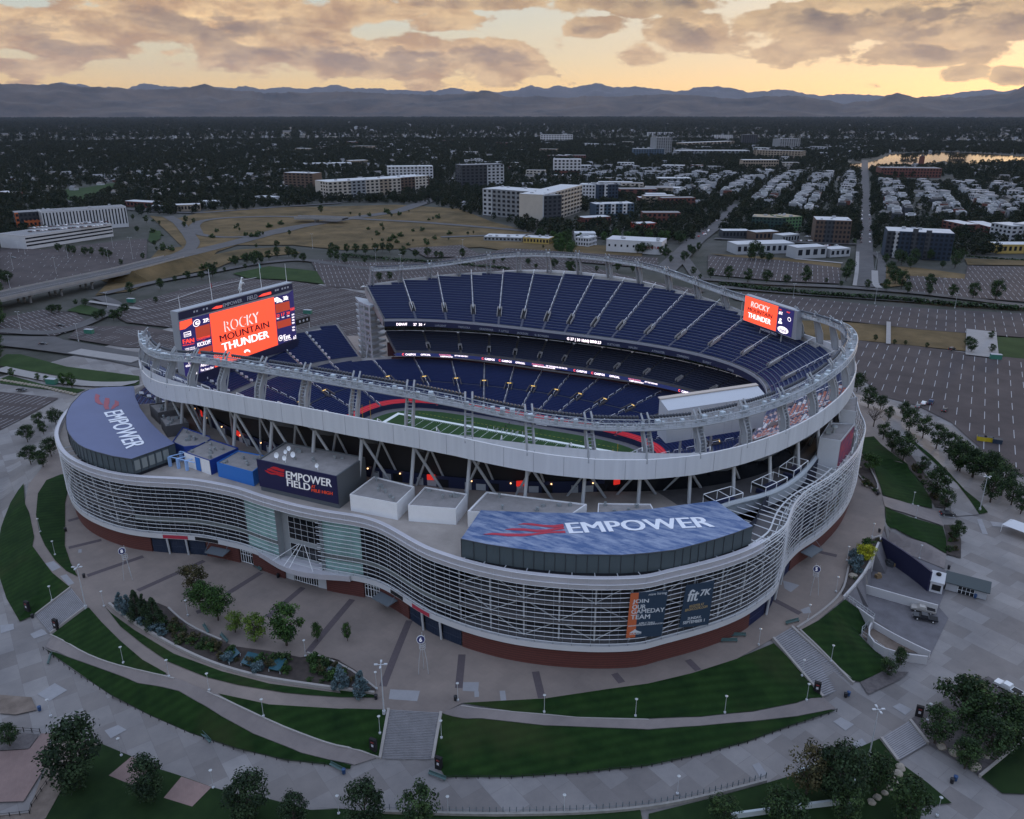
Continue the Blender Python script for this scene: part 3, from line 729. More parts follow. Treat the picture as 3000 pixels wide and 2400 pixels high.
m1=MB();s=6.1
while s<NF-4:
 if not(sT1[1]<s<sT2[0]-1):m1.tube([fp(s,-.5,15.6),fp(s,-.5,30.6)],.045,4)
 s+=4.2
x=m1.build('glazing_bars',[MULM],stad);x['kind']='stuff'
# parapet in two leaning tiers
m1=MB();a,b=0,sP
for o0,z0,o1,z1 in((-.9,30.6,.55,30.6),(.55,30.6,.8,32.0),(.8,32.0,.55,32.05),(.55,32.05,.75,33.5),(.75,33.5,-.3,33.6),(-.3,33.6,-.4,32.2)):fstrip(m1,a,b,o0,z0,o1,z1)
PAR=mat('parapet_panel',(.50,.49,.53),.4,.1,var=.08,vs=.2)
par=m1.build('parapet',[PAR],stad)
m1=MB()
for z,o in((30.7,.62),(32.03,.86),(33.55,.8)):m1.tube([fp(lerp(a,b,k/180),o,z)for k in range(181)],.07,4)
s=3.0
while s<b:m1.tube([fp(s,.62,30.6),fp(s,.85,32.0),fp(s,.65,32.1),fp(s,.8,33.5)],.045,3);s+=4.2
m1.build('parapet_trim',[LOUV],par)
# central grey bay with window grid and canopy
A,B=Vector(fp(sT1[1],-.2,0)),Vector(fp(sT2[0],-.2,0));ax=(B-A).normalized();an=Vector((ax.y,-ax.x,0));Wd=(B-A).length
A-=an*1.6;B-=an*1.6
def cb(u,o,z):p=A+ax*u+an*o;return(p.x,p.y,z)
m1=MB();m1.quad(cb(-1,0,14.4),cb(Wd+1,0,14.4),cb(Wd+1,0,30.7),cb(-1,0,30.7))
for u in(0,Wd):m1.quad(cb(u,0,15),cb(u,2.4,15),cb(u,2.4,30.7),cb(u,0,30.7))
m1.build('entrance_bay_wall',[GREYWALL],stad)
for(z0,z1,rows)in((21.6,28.2,4),(16.4,20.2,2)):
 m1=MB();m1.quad(cb(2.2,.04,z0),cb(Wd-1.6,.04,z0),cb(Wd-1.6,.04,z1),cb(2.2,.04,z1));wi=m1.build('entrance_window',[DGLASS],stad)
 m1=MB()
 for k in range(6):u=lerp(2.2,Wd-1.6,k/5);m1.tube([cb(u,.12,z0),cb(u,.12,z1)],.06,4)
 for k in range(rows+1):z=lerp(z0,z1,k/rows);m1.tube([cb(2.2,.12,z),cb(Wd-1.6,.12,z)],.05,4)
 m1.build('window_frame',[LOUV],wi)
m1=MB();n=24;cu_=[]
for k in range(n+1):
 u=lerp(-8,Wd+8,k/n);f=(k/n*2-1);cu_.append((u,1.6+3.4*(cos(f*pi/2)**1.2)))
m1.strip([cb(u,o,14.0)for u,o in cu_],[cb(u,o+.1,15.6)for u,o in cu_]);m1.strip([cb(u,o+.1,15.6)for u,o in cu_],[cb(u,0,15.6)for u,o in cu_]);m1.strip([cb(u,0,14.0)for u,o in cu_],[cb(u,o,14.0)for u,o in cu_])
m1.build('entrance_canopy',[PAR],stad)
m1=MB()
for u0,u1,o in((-1.5,5.2,3.4),(3,5.5,4.4),(5,6.2,4.7),(Wd-2,7.0,3.8)):m1.tube([cb(u1,.3,20.6),cb(u0,o,15.6)],.08,5)
m1.build('canopy_rod',[WHITE],stad)
# ================================================================== TERRACE AND ROOFTOP BLOCKS
def rF(th):
 best=None
 for i in range(NF-1):
  a,b=FC[i],FC[i+1];ta,tb=atan2(a[1],a[0]),atan2(b[1],b[0])
  if(ta-th)*(tb-th)<=0 and abs(ta-tb)<.5:
   f=(th-ta)/(tb-ta)if tb!=ta else 0;r=hypot(a[0]+(b[0]-a[0])*f,a[1]+(b[1]-a[1])*f)
   best=r if best is None else max(best,r)
 return best or 143
ROLL=[(101,-77.5),(104.5,-71),(107.9,-65.5),(115.4,-57),(120.9,-44.6),(124.1,-28),(125.4,-12)]
RL=resample(ROLL,1.5)
TERR=mat('terrace_gravel_roof',(.33,.295,.27),.9,var=.2,vs=.12)
DECKD=mat('dark_deck',(.09,.085,.09),.8,var=.2,vs=.3)
m1=MB();T=arc(R(-141),R(-36.5),150);m1.strip([pol(rO(t)*.885,t,32.2)for t in T],[pol(rF(t)-.3,t,32.2)for t in T]);m1.build('roof_terrace',[TERR],stad)
m1=MB();T=arc(R(-37.2),R(-4),40)
def rRoll(th):
 for a,b in zip(RL,RL[1:]):
  ta,tb=atan2(a[1],a[0]),atan2(b[1],b[0])
  if(ta-th)*(tb-th)<=0:f=(th-ta)/(tb-ta);return hypot(a[0]+(b[0]-a[0])*f,a[1]+(b[1]-a[1])*f)
 return hypot(*RL[0])if th<-.5 else hypot(*RL[-1])
m1.strip([pol(rO(t)*.82,t,32.24)for t in T],[pol(rRoll(t),t,32.24)for t in T]);m1.build('north_terrace',[DECKD],stad)
m1=MB();m1.tube([(x,y,32.9)for x,y in RL],.75,8);m1.strip([(x,y,32.5)for x,y in RL],[(x,y,29)for x,y in RL]);m1.build('rolled_parapet',[mat('rolled_parapet',(.42,.46,.50),.45,.1)],stad)
m1=MB()
for i,(x,y)in enumerate(RL[::2]):
 m1.tube([(x,y,31.4),fp(min(range(NF),key=lambda k:(FC[k][0]-x-6)**2+(FC[k][1]-y+3)**2),.2,31.4)],.13,5)
 m1.tube([(x,y,27.0),fp(min(range(NF),key=lambda k:(FC[k][0]-x-6)**2+(FC[k][1]-y+3)**2),.2,27.0)],.13,5)
a=s_of(2210,1597,ZTOP);b=s_of(2514,1209,ZTOP)
for k in range(0,int(b-a),4):m1.tube([fp(a+k,-1.5,29.2),fp(a+k+4,-1.5,31.6)],.1,4);m1.tube([fp(a+k,-1.5,31.6),fp(a+k+4,-1.5,29.2)],.1,4)
m1.tube([fp(lerp(a-14,b,k/60),-3.2,30.6)for k in range(61)],.22,5)
m1.build('screen_truss',[WHITE],stad)
m1=MB();a=s_of(2210,1597,ZTOP)
m1.strip([fp(lerp(a,NF-3,k/50),-.8,26.5)for k in range(51)],[fp(lerp(a,NF-3,k/50),-9,26.5)for k in range(51)]);m1.build('floor_slab',[CONCD],stad)
def block(name,poly,z0,z1,mw,mr,par=stad,lip=.35,label=None):
 """rooftop block: walls, and a roof slab set inside a low lip"""
 m1=MB();n=len(poly);c=(sum(p[0]for p in poly)/n,sum(p[1]for p in poly)/n)
 inn=[(c[0]+(p[0]-c[0])*.965,c[1]+(p[1]-c[1])*.965)for p in poly]
 for i in range(n):
  j=(i+1)%n
  m1.quad((*poly[i],z0),(*poly[j],z0),(*poly[j],z1),(*poly[i],z1));m1.quad((*poly[i],z1),(*poly[j],z1),(*inn[j],z1),(*inn[i],z1));m1.quad((*inn[i],z1),(*inn[j],z1),(*inn[j],z1-lip),(*inn[i],z1-lip))
 o=m1.build(name,[mw],par);r=MB();r.add([(*p,z1-lip+.02)for p in inn],[tuple(range(n))]);r.build('roof',[mr],o)
 if label:o['label']=label
 return o,inn
BLUE=mat('bright_blue_wall',(.03,.17,.55),.5);ROYAL=mat('royal_blue_wall',(.015,.05,.28),.5);WWALL=mat('white_render',(.80,.80,.82),.7,var=.04,vs=.3);ROOF=mat('gravel_roof',(.29,.275,.275),.9,var=.15,vs=.4);METAL=mat('corrugated_metal',(.14,.155,.17),.5,.3)
EFP=[(-9.4,-111.4),(16.2,-111.1),(15.7,-98),(-10.8,-99)]
ef,_=block('sign_block',EFP,32.2,41.4,METAL,ROOF,label='largest rooftop block, with the navy name sign')
blocks=[([(-26.3,-109.8),(-12.8,-110.4),(-15,-100.3),(-27,-100.8)],36.6,BLUE,'bright blue rooftop block'),([(-40,-108.3),(-28.8,-109.8),(-28,-99.5),(-40.4,-97.8)],36.7,ROYAL,'blue and white rooftop block'),([(-56.5,-93.3),(-43,-95.5),(-38,-100),(-44,-104.8),(-50,-103.5)],36.2,ROYAL,None),([(19.6,-110.8),(33.2,-109.9),(32.1,-99.8),(19,-99.2)],36.9,WWALL,None),([(36,-109.2),(47.7,-105.8),(46.4,-97.4),(34.4,-98.4)],36.7,WWALL,None),([(50.8,-105.5),(50.1,-94),(76,-89.5),(74,-99)],36.6,WWALL,None),([(78.2,-87.4),(90.2,-82.2),(93,-87),(80,-93)],36.4,WWALL,None),([(-66,-84.5),(-58,-89.5),(-62,-95),(-70,-90)],36,CONCD,None),([(-78,-78),(-69,-82.5),(-73,-88),(-82,-83.5)],36.4,CONCD,None)]
HV=mat('galvanised_duct',(.34,.37,.39),.45,.4)
rnd=random.Random(5)
bobs=[]
for P,z1,m_,lb in blocks:bobs.append((block('rooftop_block',P,32.2,z1,m_,ROOF,label=lb),P,z1))
bobs.append(((ef,None),EFP,41.4))
for(bo,_),P,z1 in bobs:
 c=(sum(p[0]for p in P)/len(P),sum(p[1]for p in P)/len(P))
 for k in range(7):
  p=rnd.choice(P);f=rnd.uniform(.1,.75);x,y=lerp(c[0],p[0],f),lerp(c[1],p[1],f);h=rnd.uniform(.4,1.0)
  m1=MB()
  if k%3:m1.box((x,y,z1-.35+h/2+.05),(rnd.uniform(.5,1.1),rnd.uniform(.5,.9),h),rnd.random())
  else:m1.lathe((x,y,z1-.3),((.25,0),(.25,h),(.42,h+.05),(.42,h+.3),(.1,h+.4)),8)
  m1.build('roof_vent',[HV],bo)
# white front panel and canopies of the blue terrace
m1=MB();m1.quad((-40.1,-108.45,32.2),(-28.9,-109.95,32.2),(-28.9,-109.95,36.6),(-40.1,-108.45,36.6));m1.build('white_front_panel',[WWALL],bobs[1][0][0])
m1=MB();m1.quad((-35.2,-109.2,32.3),(-33,-109.5,32.3),(-33,-109.5,36.4),(-35.2,-109.2,36.4));m1.build('blue_panel',[BLUE],bobs[1][0][0])
m1=MB()
x0,y0=at(500,1365,35.2)[:2];x0,y0=-44,-110.5
for u in(0,3.3,6.6,9.9):
 for v in(0,4.2):
  if u<7 or v>0:m1.box((x0+u,y0+v,33.7),(.7,.7,3.0))
  if v==0 and u<7:m1.tube([(x0+u,y0,35.3),(x0+u+3,y0+6.0,35.3)],.16,4)
for v in(0,4.2):m1.tube([(x0,y0+v,35.3),(x0+10,y0+v,35.3)],.16,4)
m1.build('terrace_pergola',[mat('pale_blue_steel',(.30,.48,.80),.5)],stad)
# satellite dishes on the sign block
for(px,py,r_)in((860,1330,.8),(835,1340,.7),(838,1322,.6),(812,1332,.8),(848,1312,.7),(930,1362,.6)):
 p=at(px,py,42.6);p.x=max(-8.5,min(15,p.x));p.y=max(-110,min(-99.5,p.y));m1=MB()
 m1.lathe((0,0,0),((.05,0),(r_*.5,.08),(r_*.85,.22),(r_,.36),(r_*.95,.36),(r_*.4,.1)),12);mtx=Matrix.Translation((p.x,p.y,42.4))@Matrix.Rotation(R(70),4,'X');m1.v=[tuple(mtx@Vector(v))for v in m1.v]
 m1.tube([(p.x,p.y,41.0),(p.x,p.y,42.4)],.08,5);m1.build('satellite_dish',[WHITE],ef)
# name sign
SN=(Vector((16.2,-111.1,0))-Vector((-9.4,-111.4,0))).normalized();sn=Vector((SN.y,-SN.x,0));SP=Vector((-9.4,-111.4,0))+sn*.12
SIGNN=mat('sign_navy',(.010,.010,.060),.5);SW=mat('sign_white',(.80,.80,.82),.5,emit=.12);SR=mat('sign_red',(.62,.02,.03),.5);SO=mat('sign_orange',(.75,.07,.02),.5,emit=.15)
def su(u,z,o=0):p=SP+SN*u+sn*o;return(p.x,p.y,z)
m1=MB();m1.add([su(-.1,33.6),su(25.7,33.6),su(25.7,41.5),su(-.1,41.5),su(-.1,33.6,.25),su(25.7,33.6,.25),su(25.7,41.5,.25),su(-.1,41.5,.25)],((4,5,6,7),(0,4,7,3),(1,2,6,5),(3,7,6,2),(0,1,5,4)));sgn=m1.build('name_sign',[SIGNN],ef)
zz=lambda x,y:atp(700+x/3.593,1350+y/3.593,SP+sn*.25,sn)
for s_,a_,b_,c_,m_ in(('EMPOWER',(498,187),(980,278),(495,106),SW),('FIELD',(508,263),(755,316),(503,193),SW),('AT',(764,283),(806,291),(764,252),SO),('MILE HIGH',(765,324),(987,362),(765,292),SO)):
 text_fit('sign_lettering',s_,zz(*a_),zz(*b_),zz(*c_),m_,sgn,n=sn,lift=.03,bold=.025)
for P in([(330,72),(365,60),(400,68),(440,85),(480,92),(478,118),(440,112),(400,98),(360,88)],[(300,85),(330,80),(370,100),(420,118),(478,128),(476,145),(420,135),(370,122),(330,108),(300,98)],[(270,97),(300,105),(340,125),(400,132),(440,142),(476,150),(476,168),(440,165),(400,148),(340,143),(300,125)]):
 plate('sign_emblem',[zz(*p)for p in P],SR,sgn,n=sn,lift=.03)
# ---- the two big EMPOWER roofs
ROOFN=mat('blue_membrane_left',(.105,.125,.23),.6,var=.08,vs=.08)
ROOFW=mat('weathered_blue_membrane',(.05,.10,.235),.55,col2=(.27,.32,.44),vs=.25)
def roofw_nodes():
 t=ROOFW.node_tree;b=t.nodes['Principled BSDF'];tc=[n for n in t.nodes if n.type=='TEX_COORD'][0];no=[n for n in t.nodes if n.type=='TEX_NOISE'][0];r=[n for n in t.nodes if n.type=='VALTORGB'][0]
 mp=t.nodes.new('ShaderNodeMapping');mp.inputs['Rotation'].default_value=(0,0,.32);mp.inputs['Scale'].default_value=(.35,1.0,1);t.links.new(tc.outputs['Object'],mp.inputs[0]);t.links.new(mp.outputs[0],no.inputs['Vector'])
 no.inputs['Scale'].default_value=.5;no.inputs['Detail'].default_value=9;no.inputs['Roughness'].default_value=.72
 br=t.nodes.new('ShaderNodeTexBrick');br.inputs['Scale'].default_value=.8;br.inputs['Color1'].default_value=(.15,.15,.15,1);br.inputs['Color2'].default_value=(.85,.85,.85,1);br.inputs['Mortar'].default_value=(.5,.5,.5,1);br.inputs['Mortar Size'].default_value=.01;br.inputs['Brick Width'].default_value=1.6;br.inputs['Row Height'].default_value=.6
 t.links.new(mp.outputs[0],br.inputs['Vector'])
 ad=t.nodes.new('ShaderNodeMath');ad.operation='MULTIPLY_ADD';t.links.new(br.outputs[0],ad.inputs[0]);ad.inputs[1].default_value=.22;t.links.new(no.outputs[0],ad.inputs[2])
 sb=t.nodes.new('ShaderNodeMath');sb.operation='SUBTRACT';t.links.new(ad.outputs[0],sb.inputs[0]);sb.inputs[1].default_value=.11;t.links.new(sb.outputs[0],r.inputs[0]);r.color_ramp.elements[0].position=.40;r.color_ramp.elements[1].position=.66
 sp=t.nodes.new('ShaderNodeSeparateXYZ');t.links.new(tc.outputs['Object'],sp.inputs[0])
roofw_nodes()
SEAM=mat('standing_seam_metal',(.075,.10,.115),.5,.2)
def bigroof(px,nfront,mr,label):
 P=[tuple(at(x,y,38)[:2])for x,y in px];n=len(P);m1=MB()
 c=(sum(p[0]for p in P)/n,sum(p[1]for p in P)/n)
 m1.add([(*p,38.0)for p in P],[tuple(range(n))]);ro=m1.build('pavilion_roof',[mr],stad);ro['label']=label
 m1=MB()
 for i in range(n):j=(i+1)%n;m1.quad((*P[i],33.3),(*P[j],33.3),(*P[j],38),(*P[i],38))
 wl=m1.build('pavilion_wall',[SEAM],ro)
 m1=MB();ctr=Vector((*c,0))
 for i in nfront:
  a,b=Vector((*P[i],0)),Vector((*P[(i+1)%n],0));L=(b-a).length;k=max(1,int(L/2.1));nn=Vector(((b-a).y,-(b-a).x,0)).normalized()
  if nn.dot(a-ctr)<0:nn=-nn
  for q in range(k):p=a.lerp(b,q/k)+nn*.08;m1.tube([(p.x,p.y,33.4),(p.x,p.y,37.9)],.07,4)
  m1.tube([(*(a+nn*.15)[:2],38.0),(*(b+nn*.15)[:2],38.0)],.14,4)
 m1.build('wall_seam',[mat('seam_dark',(.03,.035,.045),.6)],wl)
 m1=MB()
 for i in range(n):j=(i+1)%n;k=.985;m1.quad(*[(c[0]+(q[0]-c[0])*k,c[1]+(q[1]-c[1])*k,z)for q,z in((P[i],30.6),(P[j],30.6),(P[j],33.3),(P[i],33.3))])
 m1.build('pavilion_base',[mat('deep_shadow_metal',(.02,.022,.03),.8)],wl)  # near-black colour stands for the shade in the gap below the walls
 return ro,P
RRpx=[(1408.5,1495),(1351,1578.4),(1425,1594),(1503,1606),(1595,1617),(1688.5,1624),(1820,1626),(1900,1620),(1978,1610.5),(2094,1580),(2150,1562),(2205.6,1541),(2096.6,1466.7),(2000,1479),(1900,1492),(1780,1500),(1650,1503),(1530,1500)]
RLpx=[(392,1131),(300,1135),(261.7,1141.7),(240,1152),(227,1166),(210,1184),(199,1204),(194,1220),(194,1239),(196,1256),(202.6,1270),(215,1287),(230.4,1301.7),(252,1313),(279,1322.5),(331,1336.4),(385,1345),(512,1300),(473.8,1270),(455,1252),(439,1235.6),(411,1197),(397,1166)]
roR,PR=bigroof(RRpx,range(1,11),ROOFW,'weathered blue pavilion roof with a red flame and white lettering')
roL,PL=bigroof(RLpx,range(2,17),ROOFN,'plain slate blue pavilion roof with faded red flame')
q=lambda x,y:at(1300+x/2.3956,1330+y/2.3956,38)
ROOFT=mat('roof_lettering',(.78,.80,.86),.5);RRED=mat('roof_red',(.42,.03,.06),.6)
text_fit('roof_lettering','EMPOWER',q(882,561),q(1906,514),q(848,487),ROOFT,roR,n=Vector((0,0,1)),bold=.03)
for P in([(520,497),(560,488),(620,489),(700,500),(770,502),(838,494),(845,512),(780,520),(700,514),(640,506),(580,498)],[(428,533),(480,524),(560,524),(650,534),(720,532),(838,514),(848,528),(740,545),(650,550),(560,540),(500,538)],[(275,566),(340,556),(430,560),(530,562),(620,560),(700,548),(850,541),(856,556),(740,558),(650,570),(560,580),(450,580),(380,572)]):
 plate('roof_flame',[q(*p)for p in P],RRED,roR)
q=lambda x,y:at(140+x/2.876,1100+y/2.876,38)
text_fit('roof_lettering','EMPOWER',q(470,316),q(660,622),q(624,290),ROOFT,roL,n=Vector((0,0,1)),bold=.03)
FADE=mat('faded_red',(.30,.06,.085),.6)
for P in([(405,155),(440,170),(430,195),(445,225),(470,250),(430,245),(400,225),(395,190)],[(485,190),(520,195),(520,230),(510,260),(520,285),(485,290),(470,260),(475,225)],[(565,210),(600,225),(598,255),(575,265),(560,280),(530,290),(545,260),(565,240)]):
 plate('roof_flame',[q(*p)for p in P],FADE,roL)
# windows along the end wall of the left pavilion
a,b=Vector((*at(385,1345,38)[:2],0)),Vector((*at(512,1300,38)[:2],0));nn=Vector(((b-a).y,-(b-a).x,0)).normalized()
for k in range(5):
 p0=a.lerp(b,.04+k*.165)+nn*.06;p1=a.lerp(b,.04+k*.165+.13)+nn*.06;m1=MB();m1.quad((p0.x,p0.y,34.2),(p1.x,p1.y,34.2),(p1.x,p1.y,37.2),(p0.x,p0.y,37.2));m1.build('window',[mat('pale_window',(.25,.28,.28),.2)],roL)
# roof brackets in the gap below the right pavilion
for k in range(14):
 m1=MB();s=lerp(s_of(1352,1640,ZTOP),s_of(2150,1615,ZTOP),k/13);m1.tube([fp(s,-.2,33.4),fp(s,-3.6,33.2),fp(s,-3.6,31)],.13,5);m1.build('roof_bracket',[STEEL],stad)
for k in range(9):
 m1=MB();s=lerp(s_of(180,1312,ZTOP),s_of(366,1389,ZTOP),k/8);m1.tube([fp(s,-.2,33.2),fp(s,-3.6,33.2),fp(s,-3.6,31)],.13,5);m1.build('roof_bracket',[STEEL],stad)
# ---- north tower and pergolas
TW=mat('tower_render',(.52,.54,.58),.6,var=.05,vs=.2)
tw,_=block('lift_tower',[(124.5,-26.5),(130.2,-26.5),(133.0,-10),(126,-12.5)],20,39.5,TW,ROOF)
tw2,_=block('lift_tower_head',[(128.6,-10.5),(133.0,-10.5),(132.5,4),(129.2,1)],20,43.5,TW,ROOF)
m1=MB();m1.lathe((127.8,-20,39.2),((.35,0),(.35,1.6),(1.0,1.8),(.9,2.2),(.2,2.4)),12);m1.box((126.5,-21.5,39.9),(1.4,1.2,1.4));m1.build('roof_vent',[HV],tw)
m1=MB();m1.quad((130.35,-26,30.5),(133.1,-10.5,30.5),(133.1,-10.5,38.8),(130.35,-26,38.8));m1.build('photo_banner',[mat('banner_picture',(.03,.03,.12),.5,col2=(.45,.05,.06),vs=.5)],tw)
def pergola(c,L_,W_,rz):
 e_=empty('terrace_bar',(0,0,0));m1=MB();ca,sa=cos(rz),sin(rz)
 P=lambda u,v,z:(c[0]+u*ca-v*sa,c[1]+u*sa+v*ca,z)
 for u in(-L_/2,0,L_/2):
  for v in(-W_/2,W_/2):m1.tube([P(u,v,32.3),P(u,v,35.4)],.11,4)
  m1.tube([P(u,-W_/2,35.4),P(u,W_/2,35.4)],.12,4)
 for v in(-W_/2,W_/2):m1.tube([P(-L_/2,v,35.4),P(L_/2,v,35.4)],.12,4)
 m1.build('pergola_frame',[WHITE],e_)
 m1=MB();m1.box(P(0,0,32.9),(L_*.8,W_*.6,1.1),rz);m1.build('counter',[NAVY],e_)
 m1=MB();m1.box(P(-L_/2,0,34.9),(.12,W_,.8),rz);m1.build('fascia_sign',[BLK],e_)
 return e_
for c,L_,W_,rz,lb in(((105.2,-66.6),9.5,4.4,.95,'white framed open terrace bar next to the big blue roof'),((114.8,-52.8),10.0,4.4,1.13,'middle one of three white framed terrace bars'),((119.4,-39.2),9.5,4.2,1.28,'white framed terrace bar nearest the grey lift tower')):
 tag(pergola(c,L_,W_,rz),lb,'terrace bar','white framed bars on the north terrace')
# orange supports of the north terrace
for t in(R(-33),R(-27),R(-21)):
 m1=MB();r=rO(t);p=[pol(r*.89,t,32.3),pol(r*.89,t+.025,32.3),pol(r*.93,t+.05,37.5),pol(r*.91,t+.05,38.5),pol(r*.88,t,37.5)];m1.add([(a_[0],a_[1],a_[2])for a_ in p]+[(a_[0]+1,a_[1]+1,a_[2])for a_ in p],((0,1,2,3,4),(9,8,7,6,5),(0,5,6,1),(1,6,7,2),(2,7,8,3),(3,8,9,4),(4,9,5,0)))
 m1.build('orange_pier',[ORED],stad)
# ---- gate number discs on the facade and banners
BNAVY=mat('banner_navy',(.018,.04,.075),.6);BOR=mat('banner_orange',(.50,.12,.045),.6);BW=mat('banner_white',(.55,.58,.62),.6);BTAN=mat('banner_tan',(.36,.27,.14),.6)
def banner(corn,name='facade_banner',m=BNAVY):
 """corn: TL, TR, BR, BL pixels; hung just in front of the louvres"""
 s0,s1=s_of(*corn[0],30),s_of(*corn[1],30)
 a,b=Vector(fp(s0,1.0,0)),Vector(fp(s1,1.0,0));x=(b-a).normalized();n=Vector((x.y,-x.x,0));P0=a
 pts=[atp(p[0],p[1],P0,n)for p in corn];o=plate(name,pts,m,stad,n=n,lift=0,th=.06)
 return o,(lambda px,py:atp(px,py,P0+n*.06,n)),n
Zb=lambda x,y:(1700+x/2.156,1200+y/2.156)
bo,pf,n=banner([Zb(318,1158),Zb(555,1140),Zb(512,1430),Zb(290,1440)])
plate('banner_stripe',[pf(*Zb(*p))for p in((318,1160),(370,1156),(346,1438),(288,1442))],BOR,bo,n=n,lift=.02)
for s_,a_,b_,c_ in(('now hiring',(432,1180),(545,1168),(434,1160)),('JOIN',(328,1230),(430,1225),(332,1200)),('OUR',(326,1260),(412,1256),(329,1234)),('GAMEDAY',(320,1291),(530,1276),(323,1264)),('TEAM',(316,1325),(438,1320),(319,1297)),('APPLY THRU',(368,1357),(468,1350),(370,1345)),('EMPOWERFIELDATMILEHIGH.COM',(302,1372),(522,1352),(303,1364)),('STADIUM',(310,1424),(382,1418),(312,1408))):
 text_fit('banner_lettering',s_,pf(*Zb(*a_)),pf(*Zb(*b_)),pf(*Zb(*c_)),BW,bo,n=n,lift=.03,bold=.02 if s_[0]!='n' else.005)
plate('banner_emblem',[pf(*Zb(*p))for p in((312,1408),(334,1395),(345,1386),(358,1396),(384,1404),(384,1408))],BW,bo,n=n,lift=.03)
bo,pf,n=banner([Zb(668,1110),Zb(848,1080),Zb(808,1358),Zb(622,1378)])
for s_,a_,b_,c_,m_ in(('fit',(668,1215),(738,1205),(690,1140),BW),('7K',(752,1178),(818,1168),(764,1138),BW),('REGISTER AT',(688,1252),(780,1235),(690,1236),BTAN),('BRONCOS7K.COM',(660,1276),(800,1250),(663,1260),BTAN),('SUNDAY,',(676,1330),(762,1318),(679,1312),BW),('SEPTEMBER 1',(646,1356),(782,1338),(649,1338),BW)):
 text_fit('banner_lettering',s_,pf(*Zb(*a_)),pf(*Zb(*b_)),pf(*Zb(*c_)),m_,bo,n=n,lift=.03,bold=.02)
# signs on the base band over the gates
for(s0,s1,m_)in((lerp(*sG8,.28),lerp(*sG8,.72),mat('pink_red_sign',(.40,.03,.06),.5)),(lerp(*sG8,.85),sG8[1]+5,BLK),(lerp(*sG6,.15),lerp(*sG6,.5),MATS['pink_red_sign']),(sG6[0]-6,sG6[0]-1,BLK)):
 m1=MB();fstrip(m1,s0,s1,.42,14.35,.42,15.45);m1.build('gate_sign',[m_],stad)
# ================================================================== SCOREBOARDS
V3=Vector
OR_E=mat('screen_orange',(1.0,.085,.035),emit=.95);NV_E=mat('screen_navy',(.022,.018,.11),emit=.55);WH_E=mat('screen_white',(1,.90,.92),emit=1.15);BK_E=mat('screen_dark_letters',(.10,.012,.03),.6);DO_E=mat('screen_dim_orange',(.40,.045,.02),emit=.7);RD_E=mat('screen_red',(.95,.06,.04),emit=.9);PK_E=mat('screen_blush',(.98,.62,.60),emit=.95)
HEADN=mat('header_navy',(.012,.016,.055),.5);GREYL=mat('grey_letters',(.48,.50,.56),.5);FRAME=mat('board_frame',(.33,.35,.39),.5,.2)
sb=tag(empty('scoreboard'),'giant orange video scoreboard with a white horse on top, behind the south stand','scoreboard')
A0,B0=V3((-127.5,-26.5,0)),V3((-123.8,42.0,0));ax_=(B0-A0).normalized();n_=V3((ax_.y,-ax_.x,0))
if n_.x<0:n_=-n_
Z=lambda x,y:(380+x/3.08,800+y/3.08)
def W1(x,y,o=0):return atp(*Z(x,y),A0+n_*o,n_)
def slab(name,pts,m,par,n,th):
 P=[V3(p)for p in pts];k=len(P);Q=[p-n*th for p in P];mb=MB()
 mb.add(P+Q,[tuple(range(k)),tuple(range(2*k-1,k-1,-1))]+[(i,k+i,k+(i+1)%k,(i+1)%k)for i in range(k)]);return mb.build(name,m,par)
slab('board_body',[W1(*p)for p in((425,352),(1465,83),(1508,600),(1500,668),(690,985),(505,955))],FRAME,sb,n_,4.0)
slab('sill',[W1(*p,.9)for p in((520,948),(1515,590),(1530,610),(1508,680),(1185,765),(700,990),(590,985))],HEADN,sb,n_,1.0)
hd=slab('header',[W1(*p,.15)for p in((440,358),(1466,93),(1472,150),(445,428))],HEADN,sb,n_,.2)
def scr(name,pts,m,o=.2,par=None):return slab(name,[W1(*p,o)for p in pts],m,par or sb,n_,.12)
cA=scr('side_screen',((448,440),(566,407),(640,900),(505,950)),NV_E);cB=scr('side_screen',((568,406),(718,366),(770,872),(642,912)),NV_E)
cC=scr('main_screen',((720,372),(1302,218),(1340,664),(772,872)),OR_E);cD=scr('side_screen',((1304,218),(1434,183),(1470,618),(1342,664)),NV_E);cE=scr('side_screen',((1436,182),(1474,152),(1505,575),(1472,612)),NV_E)
def T1(s,a,b,c,m,par,bold=.02):return text_fit('screen_lettering',s,W1(*a,.22),W1(*b,.22),W1(*c,.22),m,par,n=n_,lift=.03,th=.03,bold=bold)
T1('EMPOWER',(843,312),(1016,262),(838,279),GREYL,hd);T1('FIELD',(1062,250),(1153,227),(1058,214),GREYL,hd)
scr('flame',((740,325),(780,300),(838,290),(834,310),(790,322)),RD_E,.2,hd);scr('flame',((1160,215),(1200,188),(1275,168),(1278,190),(1200,210)),RD_E,.2,hd)
for x in(575,600,660,690,1310,1330,1370,1395,1420):y=352-(x-575)*.262;scr('header_panel',((x,y-8),(x+14,y-12),(x+15,y+4),(x+1,y+8)),GREYL,.2,hd)
T1('ROCKY',(858,535),(1172,442),(848,437),PK_E,cC,.035);T1('ROCKY',(866,530),(1180,437),(856,432),OR_E,cC,-.012).location=n_*.04;T1('MOUNTAIN',(818,625),(1262,488),(806,566),BK_E,cC);T1('THUNDER',(838,707),(1260,580),(826,640),WH_E,cC,.035)
scr('horse_emblem',((1030,715),(1040,695),(1065,688),(1085,700),(1088,718),(1070,706),(1050,708),(1045,722)),WH_E,.24,cC)
scr('orange_panel',((450,442),(560,411),(566,455),(500,505),(455,515)),OR_E,.24,cA);T1('FAN',(480,640),(584,622),(475,603),RD_E,cA,.04);T1('REQUEST',(480,662),(586,643),(479,650),RD_E,cA)
